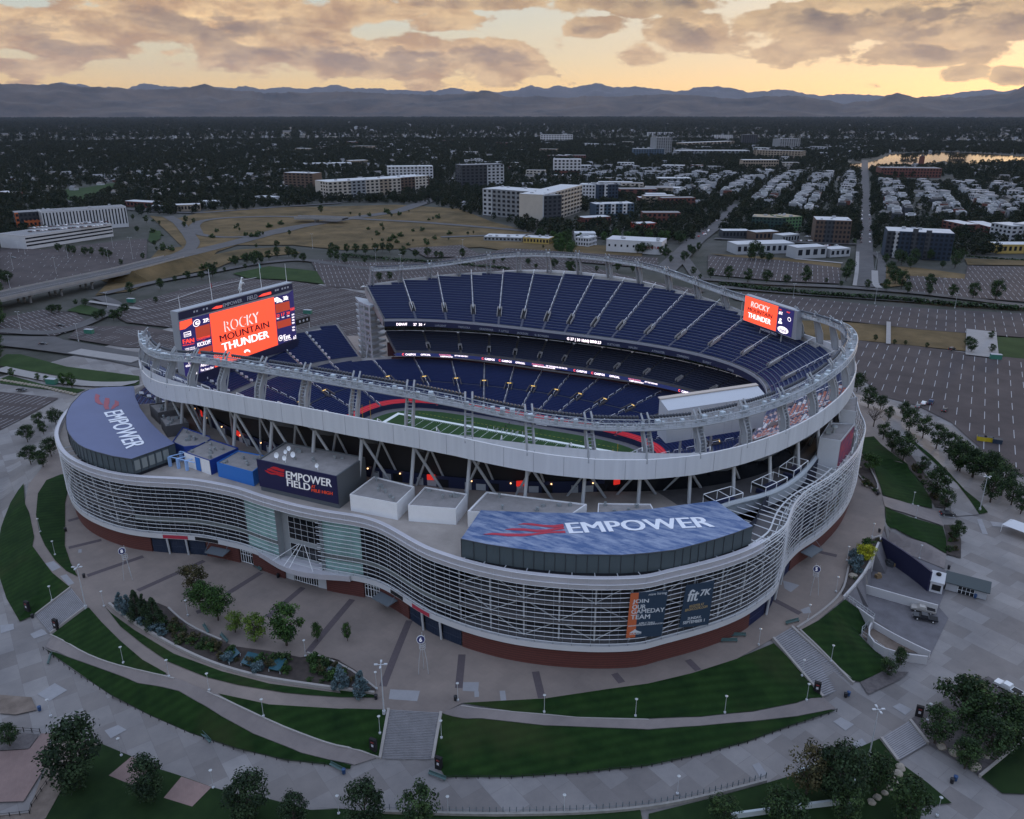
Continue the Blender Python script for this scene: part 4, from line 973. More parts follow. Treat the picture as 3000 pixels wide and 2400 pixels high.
for P in(((487,540),(550,522),(556,565),(492,582)),):scr('stadium_crest',P,WH_E,.24,cA);
scr('stadium_crest',((491,544),(546,528),(551,562),(496,577)),NV_E,.27,cA);T1('STADIUM',(496,570),(548,556),(494,552),WH_E,cA)
for y in(690,705,735,775):T1('LIVE NOW',(500+(y-690)*.1,y),(590+(y-690)*.1,y-18),(499,y-9),WH_E,cA)
T1('(720)',(530,822),(586,808),(528,800),WH_E,cA);T1('650-64',(505,850),(588,835),(503,832),WH_E,cA);scr('crest_frame',((525,905),(605,880),(610,920),(530,942)),WH_E,.24,cA);T1('USA',(535,932),(600,912),(533,905),NV_E,cA).location=n_*.05
scr('score_panel',((590,492),(722,455),(733,570),(602,598)),DO_E,.24,cB);T1('27:',(662,450),(718,436),(659,417),WH_E,cB,.04)
T1('COUNTDOWN',(606,613),(724,580),(604,592),RD_E,cB);T1('TO',(658,620),(678,614),(657,608),RD_E,cB);T1('KICKOFF',(613,668),(733,635),(609,632),WH_E,cB);scr('red_panel',((612,690),(742,650),(748,700),(620,735)),DO_E,.24,cB)
T1('ARROW',(640,850),(756,820),(636,814),WH_E,cB);T1('Five Years Out',(643,890),(757,860),(641,868),WH_E,cB)
# round G mark
def oval(par,W,cx,cy,rx,ry,m,o,k=20):return slab('round_emblem',[W(cx+rx*cos(2*pi*i/k),cy+ry*sin(2*pi*i/k)-rx*cos(2*pi*i/k)*.26,o)for i in range(k)],m,par,n_,.05)
oval(cB,W1,604,452,32,33,WH_E,.26);oval(cB,W1,604,452,26,27,NV_E,.32);T1('G',(588,470),(622,462),(588,440),WH_E,cB,.05).location=n_*.12
T1('30:',(1385,250),(1432,238),(1381,214),WH_E,cD,.04);scr('horse_emblem',((1305,230),(1330,218),(1350,228),(1375,245),(1380,262),(1350,262),(1325,272),(1330,252),(1310,262)),WH_E,.26,cD)
scr('score_panel',((1312,285),(1440,252),(1448,330),(1322,365)),DO_E,.24,cD);scr('score_panel',((1328,440),(1452,405),(1460,470),(1334,505)),DO_E,.24,cD)
for x,s_ in((1322,'22'),(1368,'17'),(1414,'20')):y=403-(x-1322)*.27;T1(s_,(x,y),(x+30,y-8),(x-1,y-26),RD_E,cD);T1('THU',(x+3,y+18),(x+27,y+12),(x+2,y+8),WH_E,cD)
T1('Ent',(1392,603),(1452,587),(1386,560),WH_E,cD);T1('Credit Union',(1390,617),(1464,598),(1389,608),WH_E,cD);oval(cD,W1,1362,588,19,26,WH_E,.26);oval(cD,W1,1362,588,14,20,NV_E,.32);T1('e',(1354,598),(1371,592),(1353,580),WH_E,cD,.05).location=n_*.12
T1('FAN',(1451,345),(1485,332),(1449,318),RD_E,cE);T1('k2',(1478,605),(1502,590),(1477,572),WH_E,cE)
for y in(385,410,435,460,500,525):T1('NOW',(1462+(y-385)*.08,y),(1484+(y-385)*.08,y-6),(1462,y-14),WH_E,cE)
# legs of the board
for q in(.06,.3,.5,.7,.94):
 p=A0.lerp(B0,q)-n_*2.5;m1=MB();m1.tube([(p.x,p.y,3),(p.x,p.y,49)],.7,8);m1.tube([(p.x-n_.x*7,p.y-n_.y*7,3),(p.x,p.y,40)],.45,6);m1.build('board_leg',[STEEL],sb)
for q,h in((.055,6),(.305,14),(.73,12),(.97,9)):
 p=A0.lerp(B0,q)-n_*2;fl=empty('flagpole');tag(fl,{.055:'short flagpole at the left end of the giant scoreboard',.305:'tall flagpole left of the white horse on the scoreboard',.73:'flagpole with a teal flag right of the white horse statue',.97:'thin flagpole at the right end of the giant scoreboard'}[q],'flagpole','flagpoles on the giant scoreboard')
 z0=50.9 if q<.3 else(51.2);m1=MB();m1.tube([(p.x,p.y,z0-.4),(p.x,p.y,z0+h)],.14,6,r2=.07);m1.build('pole',[WHITE],fl)
 if q in(.305,.73):
  m1=MB();zf_=z0+h-(.3 if q==.73 else 6);P=[(p.x,p.y,zf_),(p.x+.1,p.y+.5,zf_-.3),(p.x+.2,p.y+.8,zf_-2.3),(p.x,p.y,zf_-2.0)];m1.add(P,((0,1,2,3),));m1.build('flag',[mat('flag_teal',(.12,.35,.36),.7)if q==.73 else mat('flag_red',(.3,.05,.06),.7)],fl)
def skinmesh(name,joints,edges,m,sub=1,loc=(0,0,0),rz=0,scale=1,parent=None):
 """one continuous skinned figure; joints: (x,y,z,r)"""
 me=bpy.data.meshes.new(name);me.from_pydata([j[:3]for j in joints],edges,[]);o=bpy.data.objects.new(name,me);COL.objects.link(o)
 md=o.modifiers.new('s','SKIN');md.use_smooth_shade=True
 for i,j in enumerate(joints):me.skin_vertices[0].data[i].radius=(j[3],j[3]if len(j)<5 else j[4])
 me.skin_vertices[0].data[0].use_root=True
 s=o.modifiers.new('u','SUBSURF');s.levels=sub;s.render_levels=sub
 dg=bpy.context.evaluated_depsgraph_get();r=bpy.data.meshes.new_from_object(o.evaluated_get(dg));bpy.data.objects.remove(o)
 r.materials.clear()
 for x in(m if isinstance(m,(list,tuple))else[m]):r.materials.append(x)
 r.name=name;o=bpy.data.objects.new(name,r);COL.objects.link(o);o.location=loc;o.rotation_euler=(0,0,rz);o.scale=(scale,)*3
 if parent is not None:o.parent=parent
 return o
# rearing white horse, about 8 m tall
HJ=[(0,0,3.6,.62,.55),(.35,0,4.7,.62,.55),(.75,0,5.7,.58,.5),(1.0,0,6.7,.36,.3),(1.15,0,7.5,.28,.24),(1.55,0,7.75,.24,.2),(2.05,0,7.35,.15,.13),(1.1,0,7.95,.08,.06),(-.15,.3,2.9,.34,.3),(.25,.38,2.0,.22,.2),(-.25,.4,1.1,.12,.12),(-.05,.42,.1,.13,.13),(-.15,-.3,2.9,.34,.3),(.1,-.38,2.0,.22,.2),(-.4,-.4,1.1,.12,.12),(-.2,-.42,.1,.13,.13),(.95,.35,5.3,.22,.2),(1.7,.4,5.5,.14,.14),(2.0,.4,4.8,.09,.09),(1.85,.4,4.6,.1,.1),(.95,-.35,5.3,.22,.2),(1.6,-.4,4.9,.14,.14),(2.0,-.4,5.3,.09,.09),(2.1,-.4,5.1,.1,.1),(-.5,0,3.4,.12,.12),(-1.0,0,2.8,.16,.14),(-1.1,0,1.6,.06,.06)]
HE=[(0,1),(1,2),(2,3),(3,4),(4,5),(5,6),(4,7),(0,8),(8,9),(9,10),(10,11),(0,12),(12,13),(13,14),(14,15),(2,16),(16,17),(17,18),(18,19),(2,20),(20,21),(21,22),(22,23),(0,24),(24,25),(25,26)]
p=A0.lerp(B0,.545)-n_*2
hs=skinmesh('horse_statue',HJ,HE,mat('white_statue',(.78,.82,.85),.5),1,(p.x,p.y,51.0),R(10));tag(hs,'white rearing horse statue on top of the giant scoreboard','statue')
# --- north-west screen
ns=tag(empty('corner_scoreboard'),'orange and navy video screen standing on the far right rim of the bowl','scoreboard','screens on the north rim')
A1,B1=V3((79.2,78.5,0)),V3((102.6,57.5,0));ax1=(B1-A1).normalized();n1=V3((ax1.y,-ax1.x,0));
if n1.y>0:n1=-n1
S=lambda x,y:(2000+x/3.45,850+y/3.45)
def W2(x,y,o=0):return atp(*S(x,y),A1+n1*o,n1)
slab('board_body',[W2(*p)for p in((633,47),(1162,214),(1140,506),(1092,488),(935,425),(610,303))],FRAME,ns,n1,2.6)
sO=slab('main_screen',[W2(*p,.12)for p in((636,56),(966,166),(937,416),(613,300))],OR_E,ns,n1,.1);sN=slab('side_screen',[W2(*p,.12)for p in((968,167),(1128,213),(1096,480),(939,417))],NV_E,ns,n1,.1)
def T2(s,a,b,c,m,par,bold=.02):return text_fit('screen_lettering',s,W2(*a,.14),W2(*b,.14),W2(*c,.14),m,par,n=n1,lift=.03,th=.03,bold=bold)
T2('ROCKY',(690,165),(874,228),(698,112),PK_E,sO,.03);T2('MOUNTAIN',(656,206),(902,288),(663,170),BK_E,sO);T2('THUNDER',(658,272),(888,352),(664,224),WH_E,sO,.035)
T2('82',(970,242),(1008,250),(976,215),WH_E,sN);T2('WED',(975,200),(1002,207),(976,190),RD_E,sN);T2('WED',(1050,228),(1084,238),(1052,214),RD_E,sN)
slab('dial',[W2(1077+17*cos(i*pi/8),297+22*sin(i*pi/8)+4*cos(i*pi/8),.16)for i in range(16)],WH_E,sN,n1,.03);slab('dial',[W2(1077+12*cos(i*pi/8),297+16*sin(i*pi/8)+3*cos(i*pi/8),.2)for i in range(16)],NV_E,sN,n1,.03)
slab('sun_symbol',[W2(987+(16 if i%2 else 9)*cos(i*pi/8),298+(16 if i%2 else 9)*sin(i*pi/8),.16)for i in range(16)],WH_E,sN,n1,.03);slab('cloud_symbol',[W2(*p,.2)for p in((965,335),(968,315),(980,308),(992,314),(1002,325),(1004,342))],WH_E,sN,n1,.03)
slab('oval_emblem',[W2(1013+54*cos(i*pi/12),404+34*sin(i*pi/12)+18*cos(i*pi/12),.16)for i in range(24)],WH_E,sN,n1,.03);T2('Ford',(980,412),(1044,436),(984,378),NV_E,sN,.03).location=n1*.08
slab('name_plate',[W2(*p,.1)for p in((725,345),(962,430),(958,470),(722,385))],HEADN,ns,n1,.1);T2('EMPOWER FIELD',(785,403),(946,460),(787,382),GREYL,ns)
for q in(.1,.5,.9):p=A1.lerp(B1,q)-n1*1.6;m1=MB();m1.tube([(p.x,p.y,42),(p.x,p.y,54)],.3,6);m1.build('board_leg',[STEEL],ns)
# --- north-east screen seen from behind
nb=tag(empty('corner_scoreboard'),'grey back of the video screen on the near right rim','scoreboard','screens on the north rim')
A2,B2=V3((88,-61.8,0)),V3((109.8,-38.6,0));ax2=(B2-A2).normalized();n2=V3((-ax2.y,ax2.x,0))
def P2(u,o,z):p=A2+ax2*u+n2*o;return(p.x,p.y,z)
L2=(B2-A2).length
GB=mat('panel_back_grey',(.50,.52,.56),.6,.1,var=.04,vs=.3);m1=MB()
m1.add([P2(0,0,44.6),P2(L2,0,44.6),P2(L2,4.5,45.5),P2(0,4.5,45.5),P2(0,0,54.0),P2(L2,0,54.0),P2(L2,4.5,55.8),P2(0,4.5,55.8)],((3,2,1,0),(0,1,5,4),(1,2,6,5),(2,3,7,6),(3,0,4,7)));m1.build('board_body',[GB],nb)
m1=MB();m1.quad(P2(0,0,54.0),P2(L2,0,54.0),P2(L2,4.5,55.8),P2(0,4.5,55.8));m1.build('board_top',[mat('pale_top_panel',(.50,.52,.56),.5)],nb)
m1=MB();m1.add([P2(-.1,4.0,55.7),P2(L2+.1,4.0,55.7),P2(L2+.1,5.2,55.9),P2(-.1,5.2,55.9),P2(-.1,4.0,56.0),P2(L2+.1,4.0,56.0),P2(L2+.1,5.2,56.2),P2(-.1,5.2,56.2)],((3,2,1,0),(4,5,6,7),(0,1,5,4),(1,2,6,5),(2,3,7,6),(3,0,4,7)));m1.build('top_cap',[mat('tan_cap',(.50,.42,.36),.6)],nb)
m1=MB();m1.quad(P2(.5,4.62,45.6),P2(L2-.5,4.62,45.6),P2(L2-.5,4.62,55.4),P2(.5,4.62,55.4));m1.build('main_screen',[OR_E],nb)
for u in(8,18.5,21):m1=MB();m1.quad(P2(u,-.03,44.8),P2(u+.1,-.03,44.8),P2(u+.1,-.03,53.9),P2(u,-.03,53.9));m1.build('panel_seam',[MATS['seam_grey']],nb)
for u in(6,16,26):m1=MB();m1.tube([P2(u,2,38),P2(u,2,46)],.35,6);m1.build('board_leg',[STEEL],nb)
# small black sign board right of the big one
sg2=empty('sign_board');tag(sg2,'long black sign with white emblems beside the giant scoreboard','sign')
m1=MB();P=[at(1500*0+867,945,26),at(908,932,26),at(908,948,24.2),at(867,964,24.2)]
a,b=V3(at(866,955,24)),V3(at(909,942,24));m1.add([(a.x,a.y,24.0),(b.x,b.y,24.0),(b.x,b.y,27),(a.x,a.y,27),(a.x-.5,a.y,24.0),(b.x-.5,b.y,24.0),(b.x-.5,b.y,27),(a.x-.5,a.y,27)],((0,1,2,3),(7,6,5,4),(0,4,5,1),(1,5,6,2),(2,6,7,3),(3,7,4,0)));m1.build('sign_panel',[BLK],sg2)
for q in(.3,.55,.8):
 c=a.lerp(b,q);m1=MB();m1.disc((c.x+.06,c.y,25.6),(1,0,0),.7,6,.05);m1.build('emblem',[GREYL],sg2)
for q in(.05,.95):c=a.lerp(b,q);m1=MB();m1.tube([(c.x-.3,c.y,3),(c.x-.3,c.y,24.2)],.2,6);m1.build('post',[STEEL],sg2)
# ================================================================== FIELD
def st(o):o['kind']='structure';return o
GRASSF=mat('field_turf',(.016,.060,.010),.9,var=.18,vs=.15)
def stripes():
 t=GRASSF.node_tree;b=t.nodes['Principled BSDF'];tc=[n for n in t.nodes if n.type=='TEX_COORD'][0];r=[n for n in t.nodes if n.type=='VALTORGB'][0]
 wv=t.nodes.new('ShaderNodeTexWave');wv.bands_direction='X';wv.inputs['Scale'].default_value=.0345;wv.inputs['Distortion'].default_value=0;t.links.new(tc.outputs['Object'],wv.inputs[0])
 m=t.nodes.new('ShaderNodeMix');m.data_type='RGBA';m.blend_type='MULTIPLY';m.inputs[7].default_value=(.86,.9,.86,1);q=t.nodes.new('ShaderNodeMath');q.operation='GREATER_THAN';q.inputs[1].default_value=.5
 t.links.new(wv.outputs[0],q.inputs[0]);t.links.new(q.outputs[0],m.inputs[0]);t.links.new(r.outputs[0],m.inputs[6]);t.links.new(m.outputs[2],b.inputs['Base Color'])
stripes()
m1=MB();T=arc(-pi,pi,120)[:-1];m1.add([pol(rLI(t)-.05,t,0)for t in T],[tuple(range(120))]);st(m1.build('field_apron',[mat('rubber_track',(.12,.12,.135),.8,var=.1,vs=.5)]))
m1=MB();m1.add([pol(min(rLI(t)-4.2,999),t,.03)for t in T],[tuple(range(120))]);st(m1.build('football_field',[GRASSF]))
PAINT=mat('field_paint',(.75,.82,.80),.8);YPAINT=mat('yellow_paint',(.30,.30,.03),.8)
m1=MB();Y0=.9144
def rect(mb,x0,x1,y0,y1,z=.06):mb.quad((x0,y0,z),(x1,y0,z),(x1,y1,z),(x0,y1,z))
for s_ in(-1,1):rect(m1,-56.7,56.7,s_*24.38,s_*26.2)if s_>0 else rect(m1,-56.7,56.7,-26.2,-24.38)
rect(m1,-56.7,-54.86,-24.38,24.38);rect(m1,54.86,56.7,-24.38,24.38)
for k in range(21):
 x=-45.72+k*4.572;w_=.14 if 0<k<20 else.22;rect(m1,x-w_/2,x+w_/2,-24.38,24.38)
for k in range(101):
 if k%5:
  x=-45.72+k*.9144
  for y in(-23.6,-3.1,3.1,23.6):rect(m1,x-.07,x+.07,y-.35,y+.35)
st(m1.build('field_lines',[PAINT]))
m1=MB()
for s_ in(-1,1):
 x=-48
 while x<48:rect(m1,x,x+1.1,s_*30-.12,s_*30+.12);x+=2.0
st(m1.build('team_area_dashes',[YPAINT]))
for k in range(1,10):
 n_yd=10*k if k<=5 else 100-10*k;x=-45.72+k*9.144
 for s_,y,rz in((1,13.2,pi),(-1,-13.2,0)):
  m4=Matrix.Translation((x+(1.9 if s_>0 else-1.9),y,.07))@Matrix.Rotation(rz,4,'Z');o=text('yard_number',str(n_yd),2.6,PAINT,m4,None,bold=.02,ext=.005);st(o)
for nm,x,s_ in(('left',-54.86,-1),('right',54.86,1)):
 g=tag(empty('goalpost',(x,0,0)),'yellow goalpost at the %s end of the field'%nm,'goalpost','goalposts');YG=mat('goalpost_yellow',(.62,.36,.03),.5)
 m1=MB();m1.tube([(s_*2.0,0,0),(s_*2.0,0,1.8),(s_*1.4,0,2.8),(0,0,3.05)],.14,8);m1.build('support_post',[YG],g)
 m1=MB();m1.tube([(0,-2.82,3.05),(0,2.82,3.05)],.1,6);m1.build('crossbar',[YG],g)
 for yy in(-2.82,2.82):m1=MB();m1.tube([(0,yy,3.0),(0,yy,13.7)],.1,6);m1.build('upright',[YG],g)
# people by the far sideline
PJ=[(0,0,.95,.15,.11),(0,0,1.2,.15,.11),(0,0,1.42,.17,.1),(0,0,1.54,.06),(0,.01,1.66,.1),(0,0,1.78,.07),(.2,0,1.42,.06),(.27,.02,1.15,.045),(.26,.08,.9,.035),(-.2,0,1.42,.06),(-.27,.02,1.15,.045),(-.26,.08,.9,.035),(.1,0,.88,.09),(.11,.04,.5,.065),(.12,0,.08,.045),(.12,.12,.04,.04),(-.1,0,.88,.09),(-.11,-.02,.5,.065),(-.12,-.08,.08,.045),(-.12,.05,.04,.04)]
PE_=[(0,1),(1,2),(2,3),(3,4),(4,5),(2,6),(6,7),(7,8),(2,9),(9,10),(10,11),(0,12),(12,13),(13,14),(14,15),(0,16),(16,17),(17,18),(18,19)]
SKIN=mat('skin',(.35,.2,.14),.6);SHW=mat('white_shirt',(.62,.66,.68),.8);SHN=mat('navy_shirt',(.02,.03,.09),.8);TRW=mat('pale_trousers',(.50,.54,.56),.8);TRD=mat('dark_trousers',(.02,.02,.03),.8)
def person(sh,tr):
 o=skinmesh('person',PJ,PE_,[SKIN,sh,tr],1)
 for p in o.data.polygons:
  z=p.center.z;p.material_index=0 if(z>1.5 or z<.06 or(abs(p.center.x)>.2 and z<1.15 and z>.8))else(1 if z>.95 else 2)
 return o
pw,pd=person(SHW,TRW),person(SHN,TRD)
Za=lambda x,y:(1080+x/4.312,1160+y/4.312);Zb2=lambda x,y:(1500+x/4.312,1160+y/4.312)
rnd=random.Random(2);first=True
for i,(px,py)in enumerate([Za(*p)for p in((1500,432),(1580,432),(1610,458),(1630,447),(1680,470),(1700,455),(1740,477),(1755,467),(1800,497),(1820,477),(1860,497),(1885,487),(1945,492),(1990,517))]+[Zb2(*p)for p in((10,477),(65,492),(135,497),(180,515))]):
 q=at(px,py,0);o=pw if i==0 else pw.copy()
 if i:COL.objects.link(o)
 o.location=(q.x,q.y,.05);o.rotation_euler=(0,0,rnd.uniform(0,6));tag(o,'person in white standing in the line along the far sideline','person','people in white on the sideline')
for i,(px,py)in enumerate([Za(*p)for p in((1735,405),(1775,372),(1915,340),(1945,335),(1975,362))]+[Zb2(355,450)]):
 q=at(px,py,0);o=pd if i==0 else pd.copy()
 if i:COL.objects.link(o)
 o.location=(q.x,q.y,.05);o.rotation_euler=(0,0,rnd.uniform(0,6));tag(o,'person in dark clothes standing behind the far sideline','person','people in dark clothes behind the sideline')
def bench(p,rz,L_=5):
 b=empty('team_bench',p,rz);m1=MB();m1.bx(-L_/2,L_/2,-.25,.25,.42,.48);m1.build('seat',[WHITE],b);m1=MB();m1.bx(-L_/2,L_/2,.22,.27,.5,1.0);m1.build('backrest',[WHITE],b)
 for x in(-L_/2+.3,L_/2-.3):m1=MB();m1.bx(x-.05,x+.05,-.2,.2,0,.42);m1.build('leg',[STEEL],b)
 return b
for i,(px,py,lb)in enumerate(((*Za(1685,283),'left silver team bench at the foot of the far wall'),(*Za(1755,290),'second silver team bench from the left by the far wall'),(*Zb2(372,378),'third silver team bench along the far wall'),(*Zb2(448,382),'rightmost silver team bench by the far wall'))):
 q=at(px,py,0);tag(bench((q.x,q.y,0),0),lb,'bench','team benches')
# ================================================================== TERRAIN AND GROUNDS
V=lambda x,y:(x/.7187,y/.7187)
Z4=lambda x,y:(x/2.156,1600+y/2.156)
Z5=lambda x,y:(900+x/2.156,1700+y/2.156)
Z6=lambda x,y:(1900+x/1.96,1800+y/1.96)
Z3=lambda x,y:(2300+x/2.464,1300+y/2.464)
Zr=lambda x,y:(2000+x/2.156,600+y/2.156)
Zl=lambda x,y:(x/2.156,500+y/2.156)
Zm=lambda x,y:(1000+x/2.156,700+y/2.156)
T1_=lambda x,y:(x/1.4373,y/1.4373)
T2_=lambda x,y:(1500+x/1.4373,y/1.4373)
Z2=lambda x,y:(1700+x/2.156,1200+y/2.156)
Z1=lambda x,y:(100+x/2.156,1100+y/2.156)
ZP,ZL=9.0,3.0
PEpx=[V(102,930),V(88,985),V(60,1020),V(52,1060),V(62,1080),V(72,1130),Z4(205,0),Z4(270,90),Z4(330,170),Z4(448,266),Z4(545,387),Z4(640,480),Z4(760,600),Z4(900,720),Z4(1055,812),Z4(1340,932),Z4(1700,1002),Z4(2156,1032),Z5(515,822),Z5(850,842),Z5(975,778),Z5(1500,750),Z5(1900,690),Z5(2156,655),Z6(250,340),Z6(500,260),Z6(712,140),Z6(820,76),Z6(868,93),Z3(240,1275),Z3(428,1116),Z3(500,1035),Z3(570,950),Z3(640,810),Z3(695,672),Z3(720,588),Z3(718,455),Z3(700,378),Z3(690,310),Z3(640,180),Z3(545,60)]
PEw=[tuple(at(x,y,ZP)[:2])for x,y in PEpx]+[(152,40),(140,95),(95,130),(0,140),(-80,128),(-150,92),(-172,30),(-168,-20),(-150,-55)]
LEpx=[V(118,850),V(95,890),V(60,945),V(20,980),V(-5,1060),Z4(-70,0),Z4(-10,190),Z4(40,335),Z4(122,482),Z4(220,442),Z4(318,560),Z4(330,695),Z4(500,812),Z4(700,952),Z4(950,1082),Z4(1200,1192),Z4(1500,1292),Z4(1800,1362),Z4(2050,1388),Z5(275,1202),Z5(460,1137),Z5(793,1142),Z5(868,1252),Z5(1300,1252),Z5(1700,1227),Z5(2156,1180),Z6(300,812),Z6(560,742),Z6(800,652),Z6(1080,557),Z6(1000,482),Z6(1253,467),Z6(1215,394),Z6(1345,332),Z6(1390,278),Z6(1305,215),Z6(1212,114),Z3(645,1272),Z3(437,1122),Z3(508,1042),Z3(580,956),Z3(650,815),Z3(703,682),Z3(1158,912),Z3(1168,800),Z3(1145,600),Z3(1098,490),Z3(1065,430),Z3(990,290),Z3(900,190),Z3(800,90),Z3(690,0),Z3(640,-60)]
LEw=[tuple(at(x,y,ZL)[:2])for x,y in LEpx]+[(168,50),(158,115),(110,150),(0,158),(-85,146),(-170,108),(-195,30),(-190,-25),(-172,-62)]
import numpy as np
PEa,LEa=np.array(PEw),np.array(LEw)
def _inside(P,x,y):
 n=len(P);c=False;j=n-1
 for i in range(n):
  xi,yi=P[i];xj,yj=P[j]
  if(yi>y)!=(yj>y)and x<(xj-xi)*(y-yi)/(yj-yi)+xi:c=not c
  j=i
 return c
def _dist(A,x,y):
 B=np.roll(A,-1,0);d=B-A;p=np.array([x,y])-A
 t=np.clip((p*d).sum(1)/np.maximum((d*d).sum(1),1e-9),0,1);q=p-d*t[:,None]
 return float(np.sqrt((q*q).sum(1).min()))
HC={}
def H(x,y):
 if x*x+y*y>320**2:return ZL
 k=(round(x,2),round(y,2))
 if k in HC:return HC[k]
 if _inside(PEw,x,y):z=ZP
 elif not _inside(LEw,x,y):z=ZL
 else:
  a=_dist(LEa,x,y);b=_dist(PEa,x,y);z=ZL+(ZP-ZL)*a/max(1e-6,a+b)
 HC[k]=z;return z
def atH(px,py):
 """where the ray of a picture point meets the terrain"""
 a,b=at(px,py,ZP),at(px,py,ZL)
 lo,hi=0.0,1.0;f=lambda t:(lambda p:p.z-H(p.x,p.y))(a.lerp(b,t))
 prev=0.0
 for i in range(1,25):
  t=i/24
  if f(t)<=0:lo,hi=prev,t;break
  prev=t
 else:return b
 for _ in range(14):
  m=(lo+hi)/2
  if f(m)>0:lo=m
  else:hi=m
 p=a.lerp(b,(lo+hi)/2);p.z=H(p.x,p.y);return p
def drape(name,P,m,off=.05,cell=4.0,world=False,thick=0):
 """flat outline laid over the terrain as a sheet"""
 W=P if world else[tuple(atH(*p)[:2])for p in P]
 bm=bmesh.new();vs=[bm.verts.new((x,y,0))for x,y in W];bm.faces.new(vs)
 bmesh.ops.triangulate(bm,faces=bm.faces[:])
 xs=[p[0]for p in W];ys=[p[1]for p in W]
 if cell:
  for ax_i,lo,hi in((0,min(xs),max(xs)),(1,min(ys),max(ys))):
   g=math.ceil(lo/cell)*cell
   while g<hi:
    co=(g,0,0)if ax_i==0 else(0,g,0);no=(1,0,0)if ax_i==0 else(0,1,0)
    bmesh.ops.bisect_plane(bm,geom=bm.verts[:]+bm.edges[:]+bm.faces[:],plane_co=co,plane_no=no);g+=cell
 for v in bm.verts:v.co.z=H(v.co.x,v.co.y)+off
 me=bpy.data.meshes.new(name);bmesh.ops.recalc_face_normals(bm,faces=bm.faces[:])
 if sum(f.normal.z for f in bm.faces)<0:bmesh.ops.reverse_faces(bm,faces=bm.faces[:])
 bm.to_mesh(me);bm.free();me.materials.append(m);o=bpy.data.objects.new(name,me);COL.objects.link(o);return st(o)
def band(name,path,w,m,off=.08,cell=0,world=False,hfun=H):
 """road or strip following a line"""
 W=[Vector(p[:2])for p in(path if world else[tuple(atH(*p)[:2])for p in path])]
 Wd=[]
 for a,b in zip(W,W[1:]):
  k=max(1,int((b-a).length/6));Wd+=[a.lerp(b,i/k)for i in range(k)]
 Wd.append(W[-1])
 for _ in range(6):Wd=[Wd[0]]+[(a+b*2+c)/4 for a,b,c in zip(Wd,Wd[1:],Wd[2:])]+[Wd[-1]]
 A,B=[],[]
 for i,p in enumerate(Wd):
  d=(Wd[min(i+1,len(Wd)-1)]-Wd[max(i-1,0)]).normalized();n=Vector((-d.y,d.x));a=p+n*w/2;b=p-n*w/2
  A.append((a.x,a.y,hfun(a.x,a.y)+off));B.append((b.x,b.y,hfun(b.x,b.y)+off))
 mb=MB();mb.strip(B,A);return st(mb.build(name,m)),Wd
def pave(name,c1,c2,bw,bh,rot,mort=.02,scale=.1,mix=.6):
 m=mat(name,c1,.8,var=.001);t=m.node_tree;b=t.nodes['Principled BSDF'];tc=[n for n in t.nodes if n.type=='TEX_COORD'][0];no=[n for n in t.nodes if n.type=='TEX_NOISE'][0];r=[n for n in t.nodes if n.type=='VALTORGB'][0]
 mp=t.nodes.new('ShaderNodeMapping');mp.inputs['Rotation'].default_value=(0,0,rot);t.links.new(tc.outputs['Object'],mp.inputs[0])
 br=t.nodes.new('ShaderNodeTexBrick');br.offset=.37;br.inputs['Scale'].default_value=1;br.inputs['Brick Width'].default_value=bw;br.inputs['Row Height'].default_value=bh;br.inputs['Mortar Size'].default_value=mort;br.inputs['Mortar Smooth'].default_value=.3;br.inputs['Bias'].default_value=-.15
 br.inputs['Color1'].default_value=(*c1,1);br.inputs['Color2'].default_value=(*c2,1);br.inputs['Mortar'].default_value=(*[c*.72 for c in c1],1);t.links.new(mp.outputs[0],br.inputs['Vector'])
 n2=t.nodes.new('ShaderNodeTexNoise');n2.inputs['Scale'].default_value=.05;n2.inputs['Detail'].default_value=8;n2.inputs['Roughness'].default_value=.7;t.links.new(tc.outputs['Object'],n2.inputs['Vector'])
 no.inputs['Scale'].default_value=1.2;no.inputs['Detail'].default_value=5
 x=t.nodes.new('ShaderNodeMix');x.data_type='RGBA';x.inputs[0].default_value=1-mix;x.inputs[7].default_value=(*[(a+d)/2 for a,d in zip(c1,c2)],1);t.links.new(br.outputs[0],x.inputs[6])
 rr=t.nodes.new('ShaderNodeValToRGB');rr.color_ramp.elements[0].position=.32;rr.color_ramp.elements[0].color=(.72,.72,.74,1);rr.color_ramp.elements[1].position=.7;rr.color_ramp.elements[1].color=(1.18,1.16,1.14,1);t.links.new(n2.outputs[0],rr.inputs[0])
 y=t.nodes.new('ShaderNodeMix');y.data_type='RGBA';y.blend_type='MULTIPLY';y.inputs[0].default_value=1;t.links.new(x.outputs[2],y.inputs[6]);t.links.new(rr.outputs[0],y.inputs[7]);t.links.new(y.outputs[2],b.inputs['Base Color'])
 return m
PLAZA=pave('plaza_concrete',(.195,.162,.145),(.225,.188,.168),3.2,3.2,.3,.02,mix=.5)
PROM=pave('promenade_slabs',(.155,.142,.138),(.255,.248,.25),6.5,5.0,.5,.03,mix=.8)
PATH=pave('path_pavers',(.19,.165,.16),(.21,.185,.18),1.6,30,.5,.02,mix=.5)
LAWN=mat('mown_lawn',(.006,.022,.005),.95,col2=(.018,.046,.010),vs=.22,bump=.2,spec=.15)
